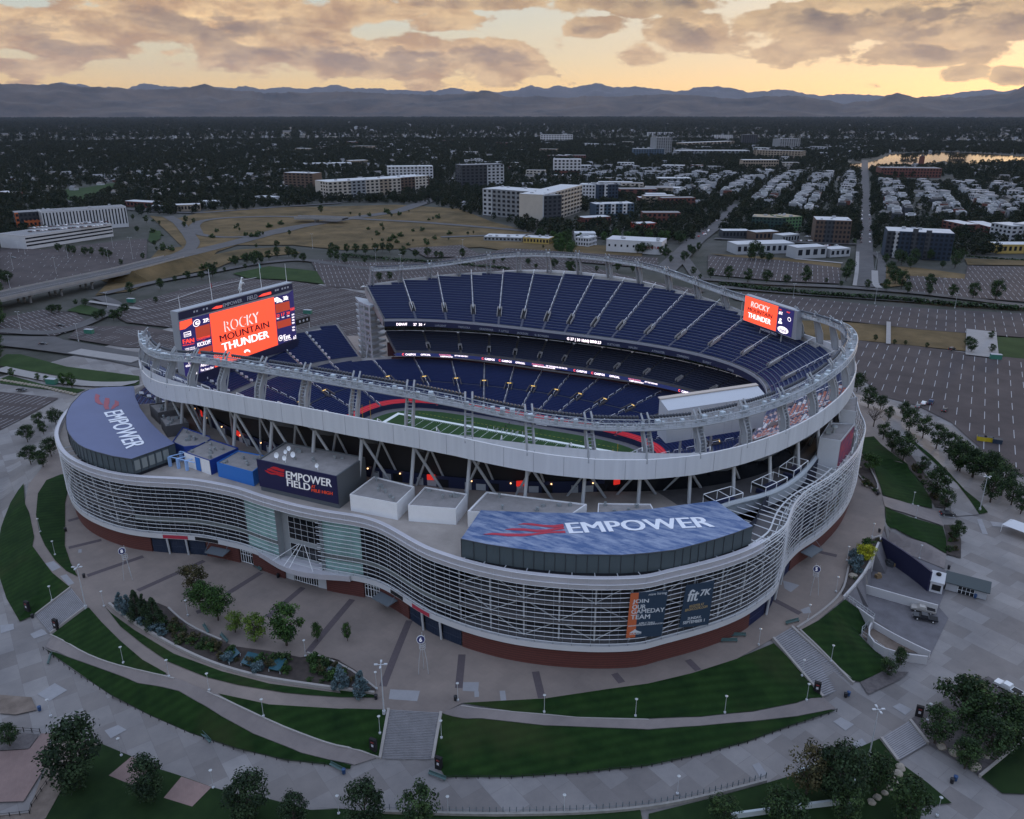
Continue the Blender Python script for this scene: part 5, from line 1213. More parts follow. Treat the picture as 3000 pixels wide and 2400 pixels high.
def mow():
 t=LAWN.node_tree;b=t.nodes['Principled BSDF'];tc=[n for n in t.nodes if n.type=='TEX_COORD'][0];r=[n for n in t.nodes if n.type=='VALTORGB'][0];q=t.nodes.new('ShaderNodeMapping');q.inputs['Rotation'].default_value=(0,0,.9);wv=t.nodes.new('ShaderNodeTexWave');wv.inputs['Scale'].default_value=.16;wv.inputs['Distortion'].default_value=1.2;wv.inputs['Detail'].default_value=3;n2=t.nodes.new('ShaderNodeTexNoise');n2.inputs['Scale'].default_value=.045;n2.inputs['Detail'].default_value=6
 m=t.nodes.new('ShaderNodeMix');m.data_type='RGBA';m.blend_type='MULTIPLY';m.inputs[7].default_value=(.70,.74,.70,1);m2=t.nodes.new('ShaderNodeMix');m2.data_type='RGBA';m2.inputs[7].default_value=(.036,.042,.016,1);rr=t.nodes.new('ShaderNodeMapRange');rr.inputs[1].default_value=.56;rr.inputs[2].default_value=.78;rr.inputs[4].default_value=.7
 l=t.links.new;l(tc.outputs['Object'],q.inputs[0]);l(q.outputs[0],wv.inputs[0]);l(tc.outputs['Object'],n2.inputs[0]);l(n2.outputs[0],rr.inputs[0]);l(wv.outputs[1],m.inputs[0]);l(r.outputs[0],m.inputs[6]);l(rr.outputs[0],m2.inputs[0]);l(m.outputs[2],m2.inputs[6]);l(m2.outputs[2],b.inputs['Base Color'])
mow()
LAWN2=mat('dark_lawn',(.007,.019,.006),.95,col2=(.018,.038,.011),vs=.15,spec=.15)
MULCH=mat('dark_mulch',(.030,.024,.022),.95,col2=(.065,.05,.045),vs=.5)
GRAV=mat('grey_gravel_bed',(.07,.062,.065),.95,col2=(.13,.115,.115),vs=.9)
DIRT=mat('bare_soil',(.11,.085,.07),.95,col2=(.20,.16,.135),vs=.35)
PINK=pave('pink_pavers',(.20,.135,.125),(.235,.165,.15),.8,.4,.7,.01,mix=.5)
DPAV=mat('dark_paver_strip',(.085,.068,.075),.85,var=.12,vs=1.5)
KERB=mat('kerb_concrete',(.30,.28,.27),.8,var=.08,vs=.6)
ASPH=mat('car_park_asphalt',(.048,.040,.042),.9,col2=(.082,.068,.068),vs=.06,spec=.2)
ROADM=mat('road_asphalt',(.055,.053,.056),.9,col2=(.088,.084,.088),vs=.09)
DRY=mat('dry_grass',(.055,.042,.020),.95,col2=(.165,.115,.058),vs=.03,spec=.15)
GRN=mat('park_grass',(.014,.034,.009),.95,col2=(.032,.058,.018),vs=.08,spec=.15)
# broad ground
def ground_mat():
 m=mat('city_ground',(.03,.035,.025),.95,var=.001);t=m.node_tree;b=t.nodes['Principled BSDF'];tc=[n for n in t.nodes if n.type=='TEX_COORD'][0];no=[n for n in t.nodes if n.type=='TEX_NOISE'][0];r=[n for n in t.nodes if n.type=='VALTORGB'][0]
 no.inputs['Scale'].default_value=.012;no.inputs['Detail'].default_value=12;no.inputs['Roughness'].default_value=.8
 r.color_ramp.elements[0].position=.40;r.color_ramp.elements[0].color=(.018,.022,.014,1);r.color_ramp.elements[1].position=.66;r.color_ramp.elements[1].color=(.065,.062,.058,1)
 return m
m1=MB();G=36000
[m1.quad((a,c,2.3),(b,c,2.3),(b,d,2.3),(a,d,2.3))for a,b,c,d in((-G,G,-3000,-258),(-G,-258,-258,230),(292,G,-258,230),(-G,G,230,26000))];st(m1.build('ground',[ground_mat()]))
# terrain around the stadium
m1=MB();cell=2.0;xs=[-264+i*cell for i in range(284)];ys=[-264+j*cell for j in range(252)];idx={}
for i,x in enumerate(xs):
 for j,y in enumerate(ys):
  if j<len(ys):idx[i,j]=len(m1.v);e_=i in(0,len(xs)-1)or j in(0,len(ys)-1);hh_=H(x,y);m1.v.append((x,y,(hh_-(.25 if 3.001<hh_<8.999 else.08))if not e_ else 2.2))
for i in range(len(xs)-1):
 for j in range(len(ys)-1):
  cx,cy=xs[i]+1,ys[j]+1
  if se(atan2(cy,cx),112,78,2.6)>hypot(cx,cy):continue
  m1.f.append((idx[i,j],idx[i+1,j],idx[i+1,j+1],idx[i,j+1]));m1.m.append(0)
st(m1.build('terrain',[PROM]))
# plaza: a ring between the stadium and its outer edge, split down the middle
def ring_sheet(name,outer,innerf,m,z):
 mb=MB();N_=360;A,B=[],[]
 for k in range(N_+1):
  th=-pi+2*pi*k/N_;c,s=cos(th),sin(th);best=0
  for a,b in zip(outer,outer[1:]+outer[:1]):
   d=(b[0]-a[0],b[1]-a[1]);den=c*d[1]-s*d[0]
   if abs(den)<1e-9:continue
   t=(a[0]*d[1]-a[1]*d[0])/den;u=(a[0]*s-a[1]*c)/den
   if t>0 and-1e-6<=u<=1+1e-6:best=max(best,t)
  r0=innerf(th);A.append(pol(r0,th,z));B.append(pol(max(best,r0+.1),th,z))
 mb.strip(A,B);return st(mb.build(name,m))
def gpoly(name,P,m,z):mb=MB();mb.add([(x,y,z)for x,y in P],[tuple(range(len(P)))]);return st(mb.build(name,m))
PEs=[]
for a,b in zip(PEw,PEw[1:]+PEw[:1]):
 k=max(1,int(hypot(b[0]-a[0],b[1]-a[1])/5));PEs+=[(lerp(a[0],b[0],i/k),lerp(a[1],b[1],i/k))for i in range(k)]
bm=bmesh.new();vs=[bm.verts.new((x,y,ZP+.02))for x,y in PEw];es=[bm.edges.new((vs[i],vs[(i+1)%len(vs)]))for i in range(len(vs))]
hs_=[bm.verts.new((*[c for c in pol(se(R(k*6),108,80,2.4),R(k*6),0)[:2]],ZP+.02))for k in range(60)];es+=[bm.edges.new((hs_[i],hs_[(i+1)%60]))for i in range(60)]
bmesh.ops.triangle_fill(bm,use_beauty=True,use_dissolve=False,edges=es)
bmesh.ops.recalc_face_normals(bm,faces=bm.faces[:])
if sum(f.normal.z for f in bm.faces)<0:bmesh.ops.reverse_faces(bm,faces=bm.faces[:])
me=bpy.data.meshes.new('plaza');bm.to_mesh(me);bm.free();me.materials.append(PLAZA);o=bpy.data.objects.new('plaza',me);COL.objects.link(o);st(o)
# ---- lawns
def zz_(f,*pts):return[f(*p)for p in pts]
LAWNS=[[V(50,1019),V(22,1060),V(3,1110),V(-6,1160)]+zz_(Z4,(-5,190),(42,335),(125,480),(215,440),(446,266),(330,172),(270,92),(205,2))+[V(72,1132),V(62,1083),V(53,1062)],[V(152,998),V(128,1000),V(98,1012),V(80,1040),V(76,1085),V(84,1125)]+zz_(Z4,(285,0),(350,95),(420,160),(492,196),(447,110),(410,0))+[V(137,1110),V(137,1060)],zz_(Z4,(562,392),(640,482),(760,602),(900,722),(1053,808),(1035,820),(900,790),(740,755),(560,690),(430,625),(330,562)),zz_(Z4,(663,385),(700,425),(850,535),(1100,685),(1400,795),(1700,873),(2156,935))+zz_(Z5,(200,700),(420,724),(435,746),(200,742),(0,728))+zz_(Z4,(1800,930),(1500,880),(1300,830),(1060,732),(900,622),(760,510)),zz_(Z4,(290,655),(420,703),(560,753),(700,803),(870,872),(1000,892),(1130,922),(1250,992),(1400,1082),(1600,1192),(1900,1312),(2156,1372))+zz_(Z5,(278,1172),(272,1198))+zz_(Z4,(2050,1383),(1800,1356),(1500,1286),(1200,1186),(950,1076),(700,946),(500,806),(335,690)),zz_(Z4,(1375,935),(1700,1005),(2156,1033))+zz_(Z5,(250,815),(512,823),(450,1122),(200,1060))+zz_(Z4,(2156,1275),(1900,1190),(1700,1112),(1500,1012)),zz_(Z5,(852,845),(1100,880),(1500,925),(2156,950))+zz_(Z6,(300,647),(600,620),(850,592),(1045,553),(1075,557),(800,649),(560,739),(300,808))+zz_(Z5,(2156,1176),(1700,1223),(1300,1248),(872,1248),(805,1135)),zz_(Z5,(978,780),(1500,752),(1900,692),(2156,657))+zz_(Z6,(250,342),(500,262),(718,170),(880,330),(1008,478),(850,510),(600,560),(300,590),(0,602))+zz_(Z5,(1700,868),(1300,832)),[Z6(870,96),Z3(245,1280),Z3(432,1130),Z3(636,1270),Z3(530,1378),Z3(560,1412),Z6(1300,213),Z6(1383,276),Z6(1343,331),Z6(1214,392),Z6(1162,382),Z6(1060,270),Z6(960,165)],[Z3(545,62),Z3(640,182),Z3(688,312),Z3(704,372),Z3(880,432),Z3(1062,470),Z3(1055,400),Z3(985,290),Z3(895,190),Z3(795,90),Z3(690,5),Z3(640,-50),Z3(560,-40)],zz_(Z3,(722,458),(900,532),(1138,602),(1162,690),(1162,795),(960,700),(800,618),(724,584)),zz_(Z3,(900,-40),(1060,90),(1200,230),(1300,340),(1400,420),(1465,500),(1400,512),(1340,420),(1240,290),(1100,160),(960,30),(830,-60)),zz_(Z6,(1325,718),(1380,790),(1435,850),(1600,970),(1740,1088),(1570,1106),(1540,1300),(300,1300),(0,1240),(0,1150),(400,1050),(680,972),(840,924),(990,862),(1130,802)),zz_(Z6,(2400,600),(2156,722),(1905,932),(2030,1032),(2156,1036),(2500,1040)),zz_(Z4,(630,1248),(830,1332),(960,1398),(1145,1457),(1340,1527),(1500,1572),(1700,1602),(1960,1672),(2156,1664))+zz_(Z5,(60,1442),(300,1458),(480,1475),(1200,1500),(1600,1480),(2100,1440),(2156,1700),(0,1700))+zz_(Z4,(1000,2100),(-300,2100),(290,1722),(400,1530),(450,1430),(560,1330)),zz_(Zl,(0,1190),(40,1162),(130,1162),(420,1240),(880,1300),(880,1350),(700,1372),(560,1330),(300,1285),(0,1235)),zz_(Zl,(0,1318),(60,1295),(300,1360),(540,1385),(480,1410),(300,1385),(0,1345)),zz_(Zl,(420,885),(520,845),(640,880),(800,870),(700,925),(560,912)),zz_(Zl,(0,1075),(100,1105),(0,1118)),zz_(Zl,(1470,650),(1700,605),(1900,625),(2156,655),(2156,730),(1800,690),(1560,680)),zz_(Zm,(0,210),(110,225),(175,270),(165,310),(40,295),(0,295)),zz_(Zr,(1975,835),(2156,845),(2300,850),(2300,985),(2156,975),(1960,955)),zz_(Zr,(1075,215),(1115,215),(1115,250),(1080,250)),zz_(Zl,(950,380),(1015,380),(1015,430),(960,460),(935,440)),zz_(Zl,(410,120),(560,105),(700,80),(760,85),(700,130),(560,190),(430,195)),]
for i,P in enumerate(LAWNS):drape('lawn',P,LAWN if i<12 else(LAWN2 if i in(12,13,14)else GRN),.22,2.0)
# tan and gravel areas
for nm,P,m_ in(('planting_bed',zz_(Z4,(692,368),(760,345),(860,335),(1000,365),(1070,395),(1130,462),(1200,522),(1300,560),(1480,638),(1700,668),(1900,708),(2100,712),(2156,730))+zz_(Z5,(60,478),(200,512),(300,570),(380,640),(438,690),(428,714),(0,655))+zz_(Z4,(1900,880),(1650,838),(1350,752),(1100,637),(860,497)),MULCH),('planting_bed',zz_(Z3,(505,950),(540,760),(600,705),(690,674),(675,730),(640,800),(570,940),(500,1030),(420,1100),(395,1060),(450,950),(460,860)),MULCH),('planting_bed',zz_(Z3,(510,190),(520,100),(560,90),(640,190),(655,300),(692,368),(660,375),(560,250)),MULCH),('planting_bed',zz_(Z6,(1508,602),(1735,475),(1800,420),(1950,360),(2156,480),(2400,560),(2156,718),(1900,928),(1750,832),(1602,745)),GRAV),('planting_bed',zz_(Z3,(1145,590),(1240,590),(1270,700),(1268,832),(1165,800),(1165,690)),MULCH),('planting_bed',zz_(Z3,(720,-60),(900,60),(960,160),(1090,330),(1200,440),(1150,470),(1080,460),(990,290),(890,180),(780,70)),MULCH),('planting_bed',zz_(Z6,(1215,395),(1345,332),(1495,335),(1440,380),(1260,465)),GRAV),('soil_patch',zz_(Z4,(330,1190),(470,1222),(620,1252),(540,1340),(430,1450),(380,1560),(290,1725),(-200,2000),(-200,1720),(180,1692),(250,1500),(325,1330)),DIRT),('soil_patch',zz_(Z4,(-100,1170),(250,1195),(180,1290),(0,1302),(-100,1300)),GRAV),('soil_patch',zz_(Z4,(0,945),(200,960),(235,1040),(100,1070),(0,1062)),DIRT),('paver_plaza',zz_(Z4,(-100,1305),(190,1285),(260,1190),(330,1188),(300,1260),(345,1305),(150,1618),(-100,1625)),PINK),('paver_pad',zz_(Z4,(832,1335),(962,1402),(850,1522),(688,1455)),PINK),('paver_pad',zz_(Z4,(1147,1462),(1338,1528),(1215,1652),(1035,1596)),PINK)):
 drape(nm,P,m_,.26,2.0)
# plaza stripes
for P in([Z4(552,188),Z4(905,66)],[Z4(870,282),Z4(1290,94)],[Z4(1430,305),Z4(1650,168)],[Z4(1690,450),Z4(1915,262)],[Z4(1945,672),Z4(2156,405),Z5(285,122)],[Z5(478,672),Z5(560,440),Z5(645,255)],[Z5(957,682),Z5(978,470)],[Z5(1482,745),Z5(1442,578)],[Z5(1988,648),Z5(1940,590)],[Z1(215,920),Z1(300,896)],[Z1(218,1090),Z1(425,1040)],[Z6(225,262),Z6(285,322)],[Z2(1200,1190),Z2(1390,1290)],[Z2(1440,885),Z2(1620,925)],[Z4(1240,420),Z4(1460,350)]):
 W=[atH(*p)for p in P];band('paver_strip',[tuple(p[:2])for p in W],1.7,DPAV,.045,world=True)
# lighter replacement slabs
for P in([Z5(525,690),Z5(712,700),Z5(695,765),Z5(515,752)],[Z5(985,645),Z5(1085,645),Z5(1080,705),Z5(982,700)],[Z5(1215,700),Z5(1250,698),Z5(1258,760),Z5(1222,762)],[Z5(1055,705),Z5(1085,703),Z5(1085,738),Z5(1057,740)],[Z1(280,1100),Z1(300,1098),Z1(300,1120),Z1(278,1122)],[Z2(1280,1080),Z2(1385,1110),Z2(1330,1155),Z2(1290,1130)],[Z2(1390,1265),Z2(1445,1245),Z2(1460,1285),Z2(1410,1290)],[Z4(80,0),Z4(85,-30),Z4(95,-28),Z4(100,5)],[Z4(380,190),Z4(420,178),Z4(470,235),Z4(432,250)],[Z4(285,110),Z4(340,95),Z4(385,135),Z4(330,160)],[Z4(0,500),Z4(85,490),Z4(90,525),Z4(5,552)],[Z4(190,555),Z4(270,520),Z4(300,555),Z4(215,585)],[Z4(235,935),Z4(345,865),Z4(425,910),Z4(310,980)],[Z4(660,1165),Z4(745,1130),Z4(800,1160),Z4(700,1215)],[Z6(1060,615),Z6(1105,590),Z6(1180,632),Z6(1130,668)],[Z6(1160,745),Z6(1225,712),Z6(1255,745),Z6(1195,778)],[Z6(1400,530),Z6(1440,510),Z6(1515,545),Z6(1475,578)],[Z6(595,865),Z6(635,850),Z6(680,915),Z6(640,935)],[Z3(1480,560),Z3(1640,580),Z3(1650,610),Z3(1500,595)],[Z3(1385,545),Z3(1420,545),Z3(1465,655),Z3(1425,650)],[Z3(1100,500),Z3(1220,505),Z3(1232,540),Z3(1110,525)]):
 drape('paving_slab',P,mat('pale_slab',(.25,.25,.265),.8,var=.08,vs=.6),.045 if H(*atH(*P[0])[:2])>8 else.0,0)
# stairs
def stairs(tl,tr_,bl,br,n,zt=ZP,zb=ZL,land=()):
 A0_,A1_=at(*tl,zt),at(*tr_,zt);B0_,B1_=at(*bl,zb),at(*br,zb);mb=MB()
 for i in range(n):
  f0,f1=i/n,(i+1)/n;z=lerp(zt,zb,f0)+.22;z2=lerp(zt,zb,f1)+.22
  a,b,c,d=A0_.lerp(B0_,f0),A1_.lerp(B1_,f0),A1_.lerp(B1_,f1),A0_.lerp(B0_,f1)
  mb.quad((a.x,a.y,z),(b.x,b.y,z),(c.x,c.y,z),(d.x,d.y,z));mb.quad((d.x,d.y,z),(c.x,c.y,z),(c.x,c.y,z2-.02),(d.x,d.y,z2-.02))
 o=st(mb.build('stairs',[mat('stair_concrete',(.24,.235,.25),.8,var=.15,vs=.5)]))
 mb=MB()
 for i in range(0,n,1):
  f1=(i+1)/n;z=lerp(zt,zb,i/n)+.225;c,d=A1_.lerp(B1_,f1),A0_.lerp(B0_,f1);u=(B0_-A0_).normalized()*.12
  mb.quad((d.x-u.x,d.y-u.y,z),(c.x-u.x,c.y-u.y,z),(c.x,c.y,z),(d.x,d.y,z))
 mb.build('nosing',[mat('stair_nosing',(.10,.10,.11),.8)],o)
 for s0,s1 in((A0_,B0_),(A1_,B1_)):
  mb=MB();u=Vector((-(s1-s0).y,(s1-s0).x,0)).normalized()*.3
  mb.add([(s0.x-u.x,s0.y-u.y,zt-.5),(s0.x+u.x,s0.y+u.y,zt-.5),(s1.x+u.x,s1.y+u.y,zb-.5),(s1.x-u.x,s1.y-u.y,zb-.5),(s0.x-u.x,s0.y-u.y,zt+.65),(s0.x+u.x,s0.y+u.y,zt+.65),(s1.x+u.x,s1.y+u.y,zb+.65),(s1.x-u.x,s1.y-u.y,zb+.65)],((0,3,2,1),(4,5,6,7),(0,1,5,4),(1,2,6,5),(2,3,7,6),(3,0,4,7)))
  mb.build('side_wall',[KERB],o)
stairs(Z5(515,822),Z5(845,842),Z5(460,1135),Z5(793,1140),30);stairs(Z4(448,268),Z4(545,388),Z4(222,442),Z4(318,558),28);stairs(Z6(715,142),Z6(822,78),Z6(1002,480),Z6(1180,400),34);stairs(Z6(1500,614),Z6(1335,716),Z6(1603,746),Z6(1432,846),14,ZL+.2,ZL)
# ramps on the north side and curved paths
for P in(zz_(Z3,(702,380),(718,453),(1142,596),(1098,492)),zz_(Z3,(722,588),(702,678),(1150,905),(1162,802)),zz_(Z4,(330,562),(430,625),(560,692),(740,757),(900,792),(1040,822),(1150,850),(1340,932),(1375,938),(1500,1014),(1700,1114),(1900,1192),(2156,1277))+zz_(Z5,(200,1062),(448,1124),(300,1170))+zz_(Z4,(2156,1368),(1900,1308),(1600,1188),(1400,1078),(1250,988),(1130,918),(1000,888),(870,868),(700,799),(560,749),(420,699),(290,640)),zz_(Z5,(850,842),(975,790),(1300,838),(1700,872),(2156,884))+zz_(Z6,(0,606),(300,594),(600,564),(850,514),(1005,482),(1075,545),(1045,550),(850,588),(600,616),(300,643))+zz_(Z5,(2156,946),(1500,921),(1100,876))):
 drape('ramp_path',P,PATH,.20,2.0)
# planter wall, edging kerbs
def wallpath(name,pts,w,h,m,label=None,cat='wall',world=None,hz=True):
 W=[Vector(p)for p in world]if world else[atH(*p)for p in pts];Wd=[]
 for a,b in zip(W,W[1:]):k=max(1,int((b-a).length/3));Wd+=[a.lerp(b,i/k)for i in range(k)]
 Wd.append(W[-1])
 for _ in range(4):Wd=[Wd[0]]+[(a+b*2+c)/4 for a,b,c in zip(Wd,Wd[1:],Wd[2:])]+[Wd[-1]]
 L_,R_,T_,U_=[],[],[],[]
 for i,p in enumerate(Wd):
  d=(Wd[min(i+1,len(Wd)-1)]-Wd[max(i-1,0)]);d.z=0;d.normalize();n=Vector((-d.y,d.x,0))*w/2;z=(H(p.x,p.y)if hz else p.z)
  L_.append((p.x+n.x,p.y+n.y,z-.4));R_.append((p.x-n.x,p.y-n.y,z-.4));T_.append((p.x+n.x,p.y+n.y,z+h));U_.append((p.x-n.x,p.y-n.y,z+h))
 mb=MB();mb.strip(T_,L_);mb.strip(U_,T_);mb.strip(R_,U_)
 for e_ in(0,-1):mb.quad(L_[e_],T_[e_],U_[e_],R_[e_])
 o=mb.build(name,[m])
 if label:tag(o,label,cat)
 else:st(o)
 return o
wallpath('planter_wall',zz_(Z4,(690,372),(860,499),(1100,640),(1350,755),(1650,840),(2156,914))+[Z5(220,692),Z5(425,722)],.6,.75,KERB,'long curved beige retaining wall below the shrub bed')
wallpath('planter_wall',zz_(Z5,(0,462),(100,478),(200,510),(300,570),(380,640),(438,692)),.45,.4,KERB,'curved low kerb wall around the right tip of the shrub bed')
wallpath('planter_wall',zz_(Z4,(1065,395),(1130,460),(1210,530),(1320,565),(1400,600)),.45,.5,KERB,'short wavy seat wall on the plaza side of the shrub bed')
wallpath('kerb',zz_(Z4,(318,560),(430,627),(560,694),(740,759),(900,794),(1045,824),(1100,840)),.35,.3,KERB)
wallpath('kerb',zz_(Z4,(1310,925),(1375,940),(1500,1014),(1700,1114),(1900,1192),(2156,1277))+[Z5(200,1063),Z5(450,1124)],.35,.35,KERB)
wallpath('kerb',zz_(Z5,(970,795),(1300,836),(1700,871),(2156,883)),.3,.2,KERB);wallpath('kerb',zz_(Z6,(870,95),(960,165),(1060,270),(1160,385),(1175,400)),.4,.5,KERB)
wallpath('planter_wall',zz_(Z3,(85,1335),(200,1265),(330,1165),(420,1080),(440,1000),(455,880),(500,770),(560,710),(620,680),(695,668)),.5,.5,KERB,'curved beige seat wall round the yellow bush bed')
wallpath('planter_wall',zz_(Z3,(500,190),(560,280),(640,355),(690,372),(672,300),(610,180)),.4,.6,KERB,'small pale kerb wall around the rock bed by the lawn')
wallpath('garden_wall',zz_(Z6,(470,1176),(700,1145),(860,1120),(1090,1095)),.5,1.4,mat('white_wall',(.42,.47,.50),.7),'long white garden wall at the bottom edge beyond the dark trees')
wallpath('garden_wall',zz_(Z6,(1170,970),(1250,1075),(1245,1105),(1140,1112)),.5,1.6,MATS['white_wall'],'white corner wall behind the dark bush at the bottom')
wallpath('garden_wall',zz_(Z6,(860,910),(900,895),(985,868)),.3,.9,MATS['white_wall'],'short white railing wall left of the tall dark tree')
wallpath('planter_wall',zz_(Z6,(1900,935),(2000,855),(2156,720),(2300,600)),.5,.6,KERB,'pale straight kerb wall between gravel bed and lawn at right edge')
# promenade bottom edge wall with railing
wallpath('parapet_wall',zz_(Z5,(480,1475),(1000,1490),(1300,1492),(1800,1480),(2156,1448))+zz_(Z6,(200,1085),(450,1025),(675,965)),.5,.8,mat('stone_wall',(.24,.23,.22),.85,var=.2,vs=.8),'pale stone edging wall along the lower promenade')
# service yard
YF=mat('yard_asphalt',(.095,.09,.10),.9,col2=(.15,.145,.16),vs=.2)
drape('yard_floor',zz_(Z3,(437,1125),(508,1045),(580,958),(650,818),(705,690),(1158,915),(1200,960),(1110,1180),(1180,1260),(1050,1530),(640,1272)),YF,.05,4.0)
def rwall(pts,z0,z1,w_,m,label,cat='retaining wall',nm='retaining_wall'):
 W=[at(*p,z1)for p in pts];return wallpath(nm,None,w_,z1-z0,m,label,cat,world=[(p.x,p.y,z0)for p in W],hz=False)
YN=mat('yard_navy_wall',(.012,.014,.05),.6);WR=mat('yard_white_wall',(.48,.47,.48),.7)
rwall(zz_(Z3,(425,1100),(500,1020),(570,935),(640,800),(690,672)),3,9.6,.5,WR,'tall curved white retaining wall with handrail at the service yard')
rwall(zz_(Z3,(700,672),(850,770),(1000,860),(1060,925)),3,9.3,.5,YN,'tall navy wall between service yard and sloping ramp')
rwall(zz_(Z3,(565,1015),(700,1050),(850,1100),(1105,1165)),3,5.6,.4,WR,'low white dividing wall across the service yard')
rwall(zz_(Z3,(430,1110),(640,1262)),3,6.5,.35,WR,'pale sloping wall along the dark lawn left of the yard')
rwall(zz_(Z3,(640,1285),(820,1400),(1050,1500)),3,5,.35,WR,'low wall on the yard side of the sand bay');rwall(zz_(Z3,(635,1270),(535,1380),(700,1500),(1030,1535)),3,5.2,.35,WR,'low wall on the lawn side of the sand bay')
drape('sand_bay',zz_(Z3,(640,1290),(820,1400),(1030,1520),(700,1490),(545,1385)),DIRT,.12,0)
# ---- car parks and roads
CZ=.17;RZ=.40;FZ=.62
LINE=mat('road_paint',(.36,.36,.38),.8)
def carpark(P,rows,label=None,m=ASPH,stall=2.75,length=5.2,angle=None,pitch=17.5,origin=None,flat=True,skip=0,lw=.12):
 W=[tuple(at(*p,ZL)[:2])for p in P]
 global CZ
 CZ+=.013;off=CZ
 mb=MB();bm=bmesh.new();vs=[bm.verts.new((x,y,ZL+off))for x,y in W];bm.faces.new(vs);bmesh.ops.triangulate(bm,faces=bm.faces[:])
 bmesh.ops.recalc_face_normals(bm,faces=bm.faces[:])
 if sum(f.normal.z for f in bm.faces)<0:bmesh.ops.reverse_faces(bm,faces=bm.faces[:])
 me=bpy.data.meshes.new('car_park');bm.to_mesh(me);bm.free();me.materials.append(m);o=bpy.data.objects.new('car_park',me);COL.objects.link(o);st(o)
 if rows:
  (ax0,ay0),(bx0,by0)=at(*rows[0],ZL)[:2],at(*rows[1],ZL)[:2];L=hypot(bx0-ax0,by0-ay0);ux,uy=(bx0-ax0)/L,(by0-ay0)/L;vx,vy=-uy,ux
  us=[(x-ax0)*ux+(y-ay0)*uy for x,y in W];vs_=[(x-ax0)*vx+(y-ay0)*vy for x,y in W]
  z=ZL+off+.05;rnd=random.Random(int(L))
  v=math.floor(min(vs_)/pitch)*pitch
  while v<max(vs_):
   u=min(us)
   while u<max(us):
    for s_ in(-1,1):
     p=(ax0+ux*u+vx*(v+s_*length/2),ay0+uy*u+vy*(v+s_*length/2))
     if _inside(W,*p)and rnd.random()>skip:
      a=(ax0+ux*u+vx*v,ay0+uy*u+vy*v);b=(a[0]+vx*s_*length,a[1]+vy*s_*length)
      if _inside(W,*b):mb.quad((a[0]-ux*lw,a[1]-uy*lw,z),(a[0]+ux*lw,a[1]+uy*lw,z),(b[0]+ux*lw,b[1]+uy*lw,z),(b[0]-ux*lw,b[1]-uy*lw,z))
    u+=stall
   v+=pitch
  if mb.f:mb.build('stall_lines',[LINE],o)
 return o
carpark(zz_(Zr,(1050,855),(1480,895),(1740,930),(1960,960),(2500,985),(2500,2100),(2250,1950),(2156,1720),(1900,1560),(1700,1380),(1480,1270),(1250,1210),(1110,1080),(1060,950)),(Zr(1150,1140),Zr(1660,1215)),pitch=19,stall=5.4,lw=.13)
carpark(zz_(Zr,(230,545),(700,580),(1250,640),(2156,690),(2500,700),(2500,850),(2156,840),(1500,790),(1030,735),(720,700),(600,650),(330,600)),(Zr(900,640),Zr(1300,680)),pitch=18,stall=5.4,lw=.13)
carpark(zz_(Zr,(160,320),(600,350),(1000,400),(990,500),(560,480),(160,440)),(Zr(200,400),Zr(700,430)),pitch=17,stall=4)
carpark(zz_(Zr,(1410,450),(1780,470),(1800,385),(2500,400),(2500,640),(1700,580),(1420,560)),(Zr(1500,500),Zr(2100,540)),pitch=17,stall=4,lw=.13)
carpark(zz_(Zl,(0,490),(280,500),(800,440),(930,430),(925,590),(700,625),(200,730),(0,770)),(Zl(0,600),Zl(700,560)),pitch=17,stall=5.5,skip=.6,lw=.1)
carpark(zz_(Zl,(870,830),(1200,740),(1480,680),(1850,700),(2156,745),(2400,800),(2400,1300),(1850,1100),(1500,1200),(1150,1000),(800,960),(700,905),(800,885)),(Zl(1900,870),Zl(2150,820)),pitch=17,stall=3.2)
carpark(zz_(Zl,(500,985),(900,985),(1200,1040),(1200,1120),(800,1120),(430,1060)),(Zl(600,1050),Zl(850,1090)),pitch=16,stall=3.2,skip=.2)
carpark(zz_(Zl,(-200,960),(0,935),(270,880),(480,900),(560,960),(350,1045),(0,1030),(-200,1020)),(Zl(0,990),Zl(300,940)),pitch=15,stall=3)
carpark(zz_(Zl,(-300,1420),(0,1400),(370,1440),(300,1480),(160,1560),(0,1640),(-300,1700)),(Zl(0,1440),Zl(300,1460)),pitch=14,stall=2.9)
carpark(zz_(Zm,(-200,130),(200,150),(500,150),(900,90),(1400,130),(1900,260),(2300,330),(2000,420),(1000,350),(200,330),(-100,300)),(Zm(300,200),Zm(700,180)),pitch=17,stall=3.6)
carpark(zz_(Zm,(420,60),(760,40),(880,100),(1050,60),(1300,75),(2000,120),(2000,190),(1000,105),(540,120)),(Zm(600,60),Zm(1200,90)),pitch=17,stall=3.6)
carpark(zz_(Zl,(400,1070),(800,1140),(1300,1210),(1300,1300),(900,1250),(300,1120),(0,1080),(0,1050),(350,1050)),None,m=ROADM)
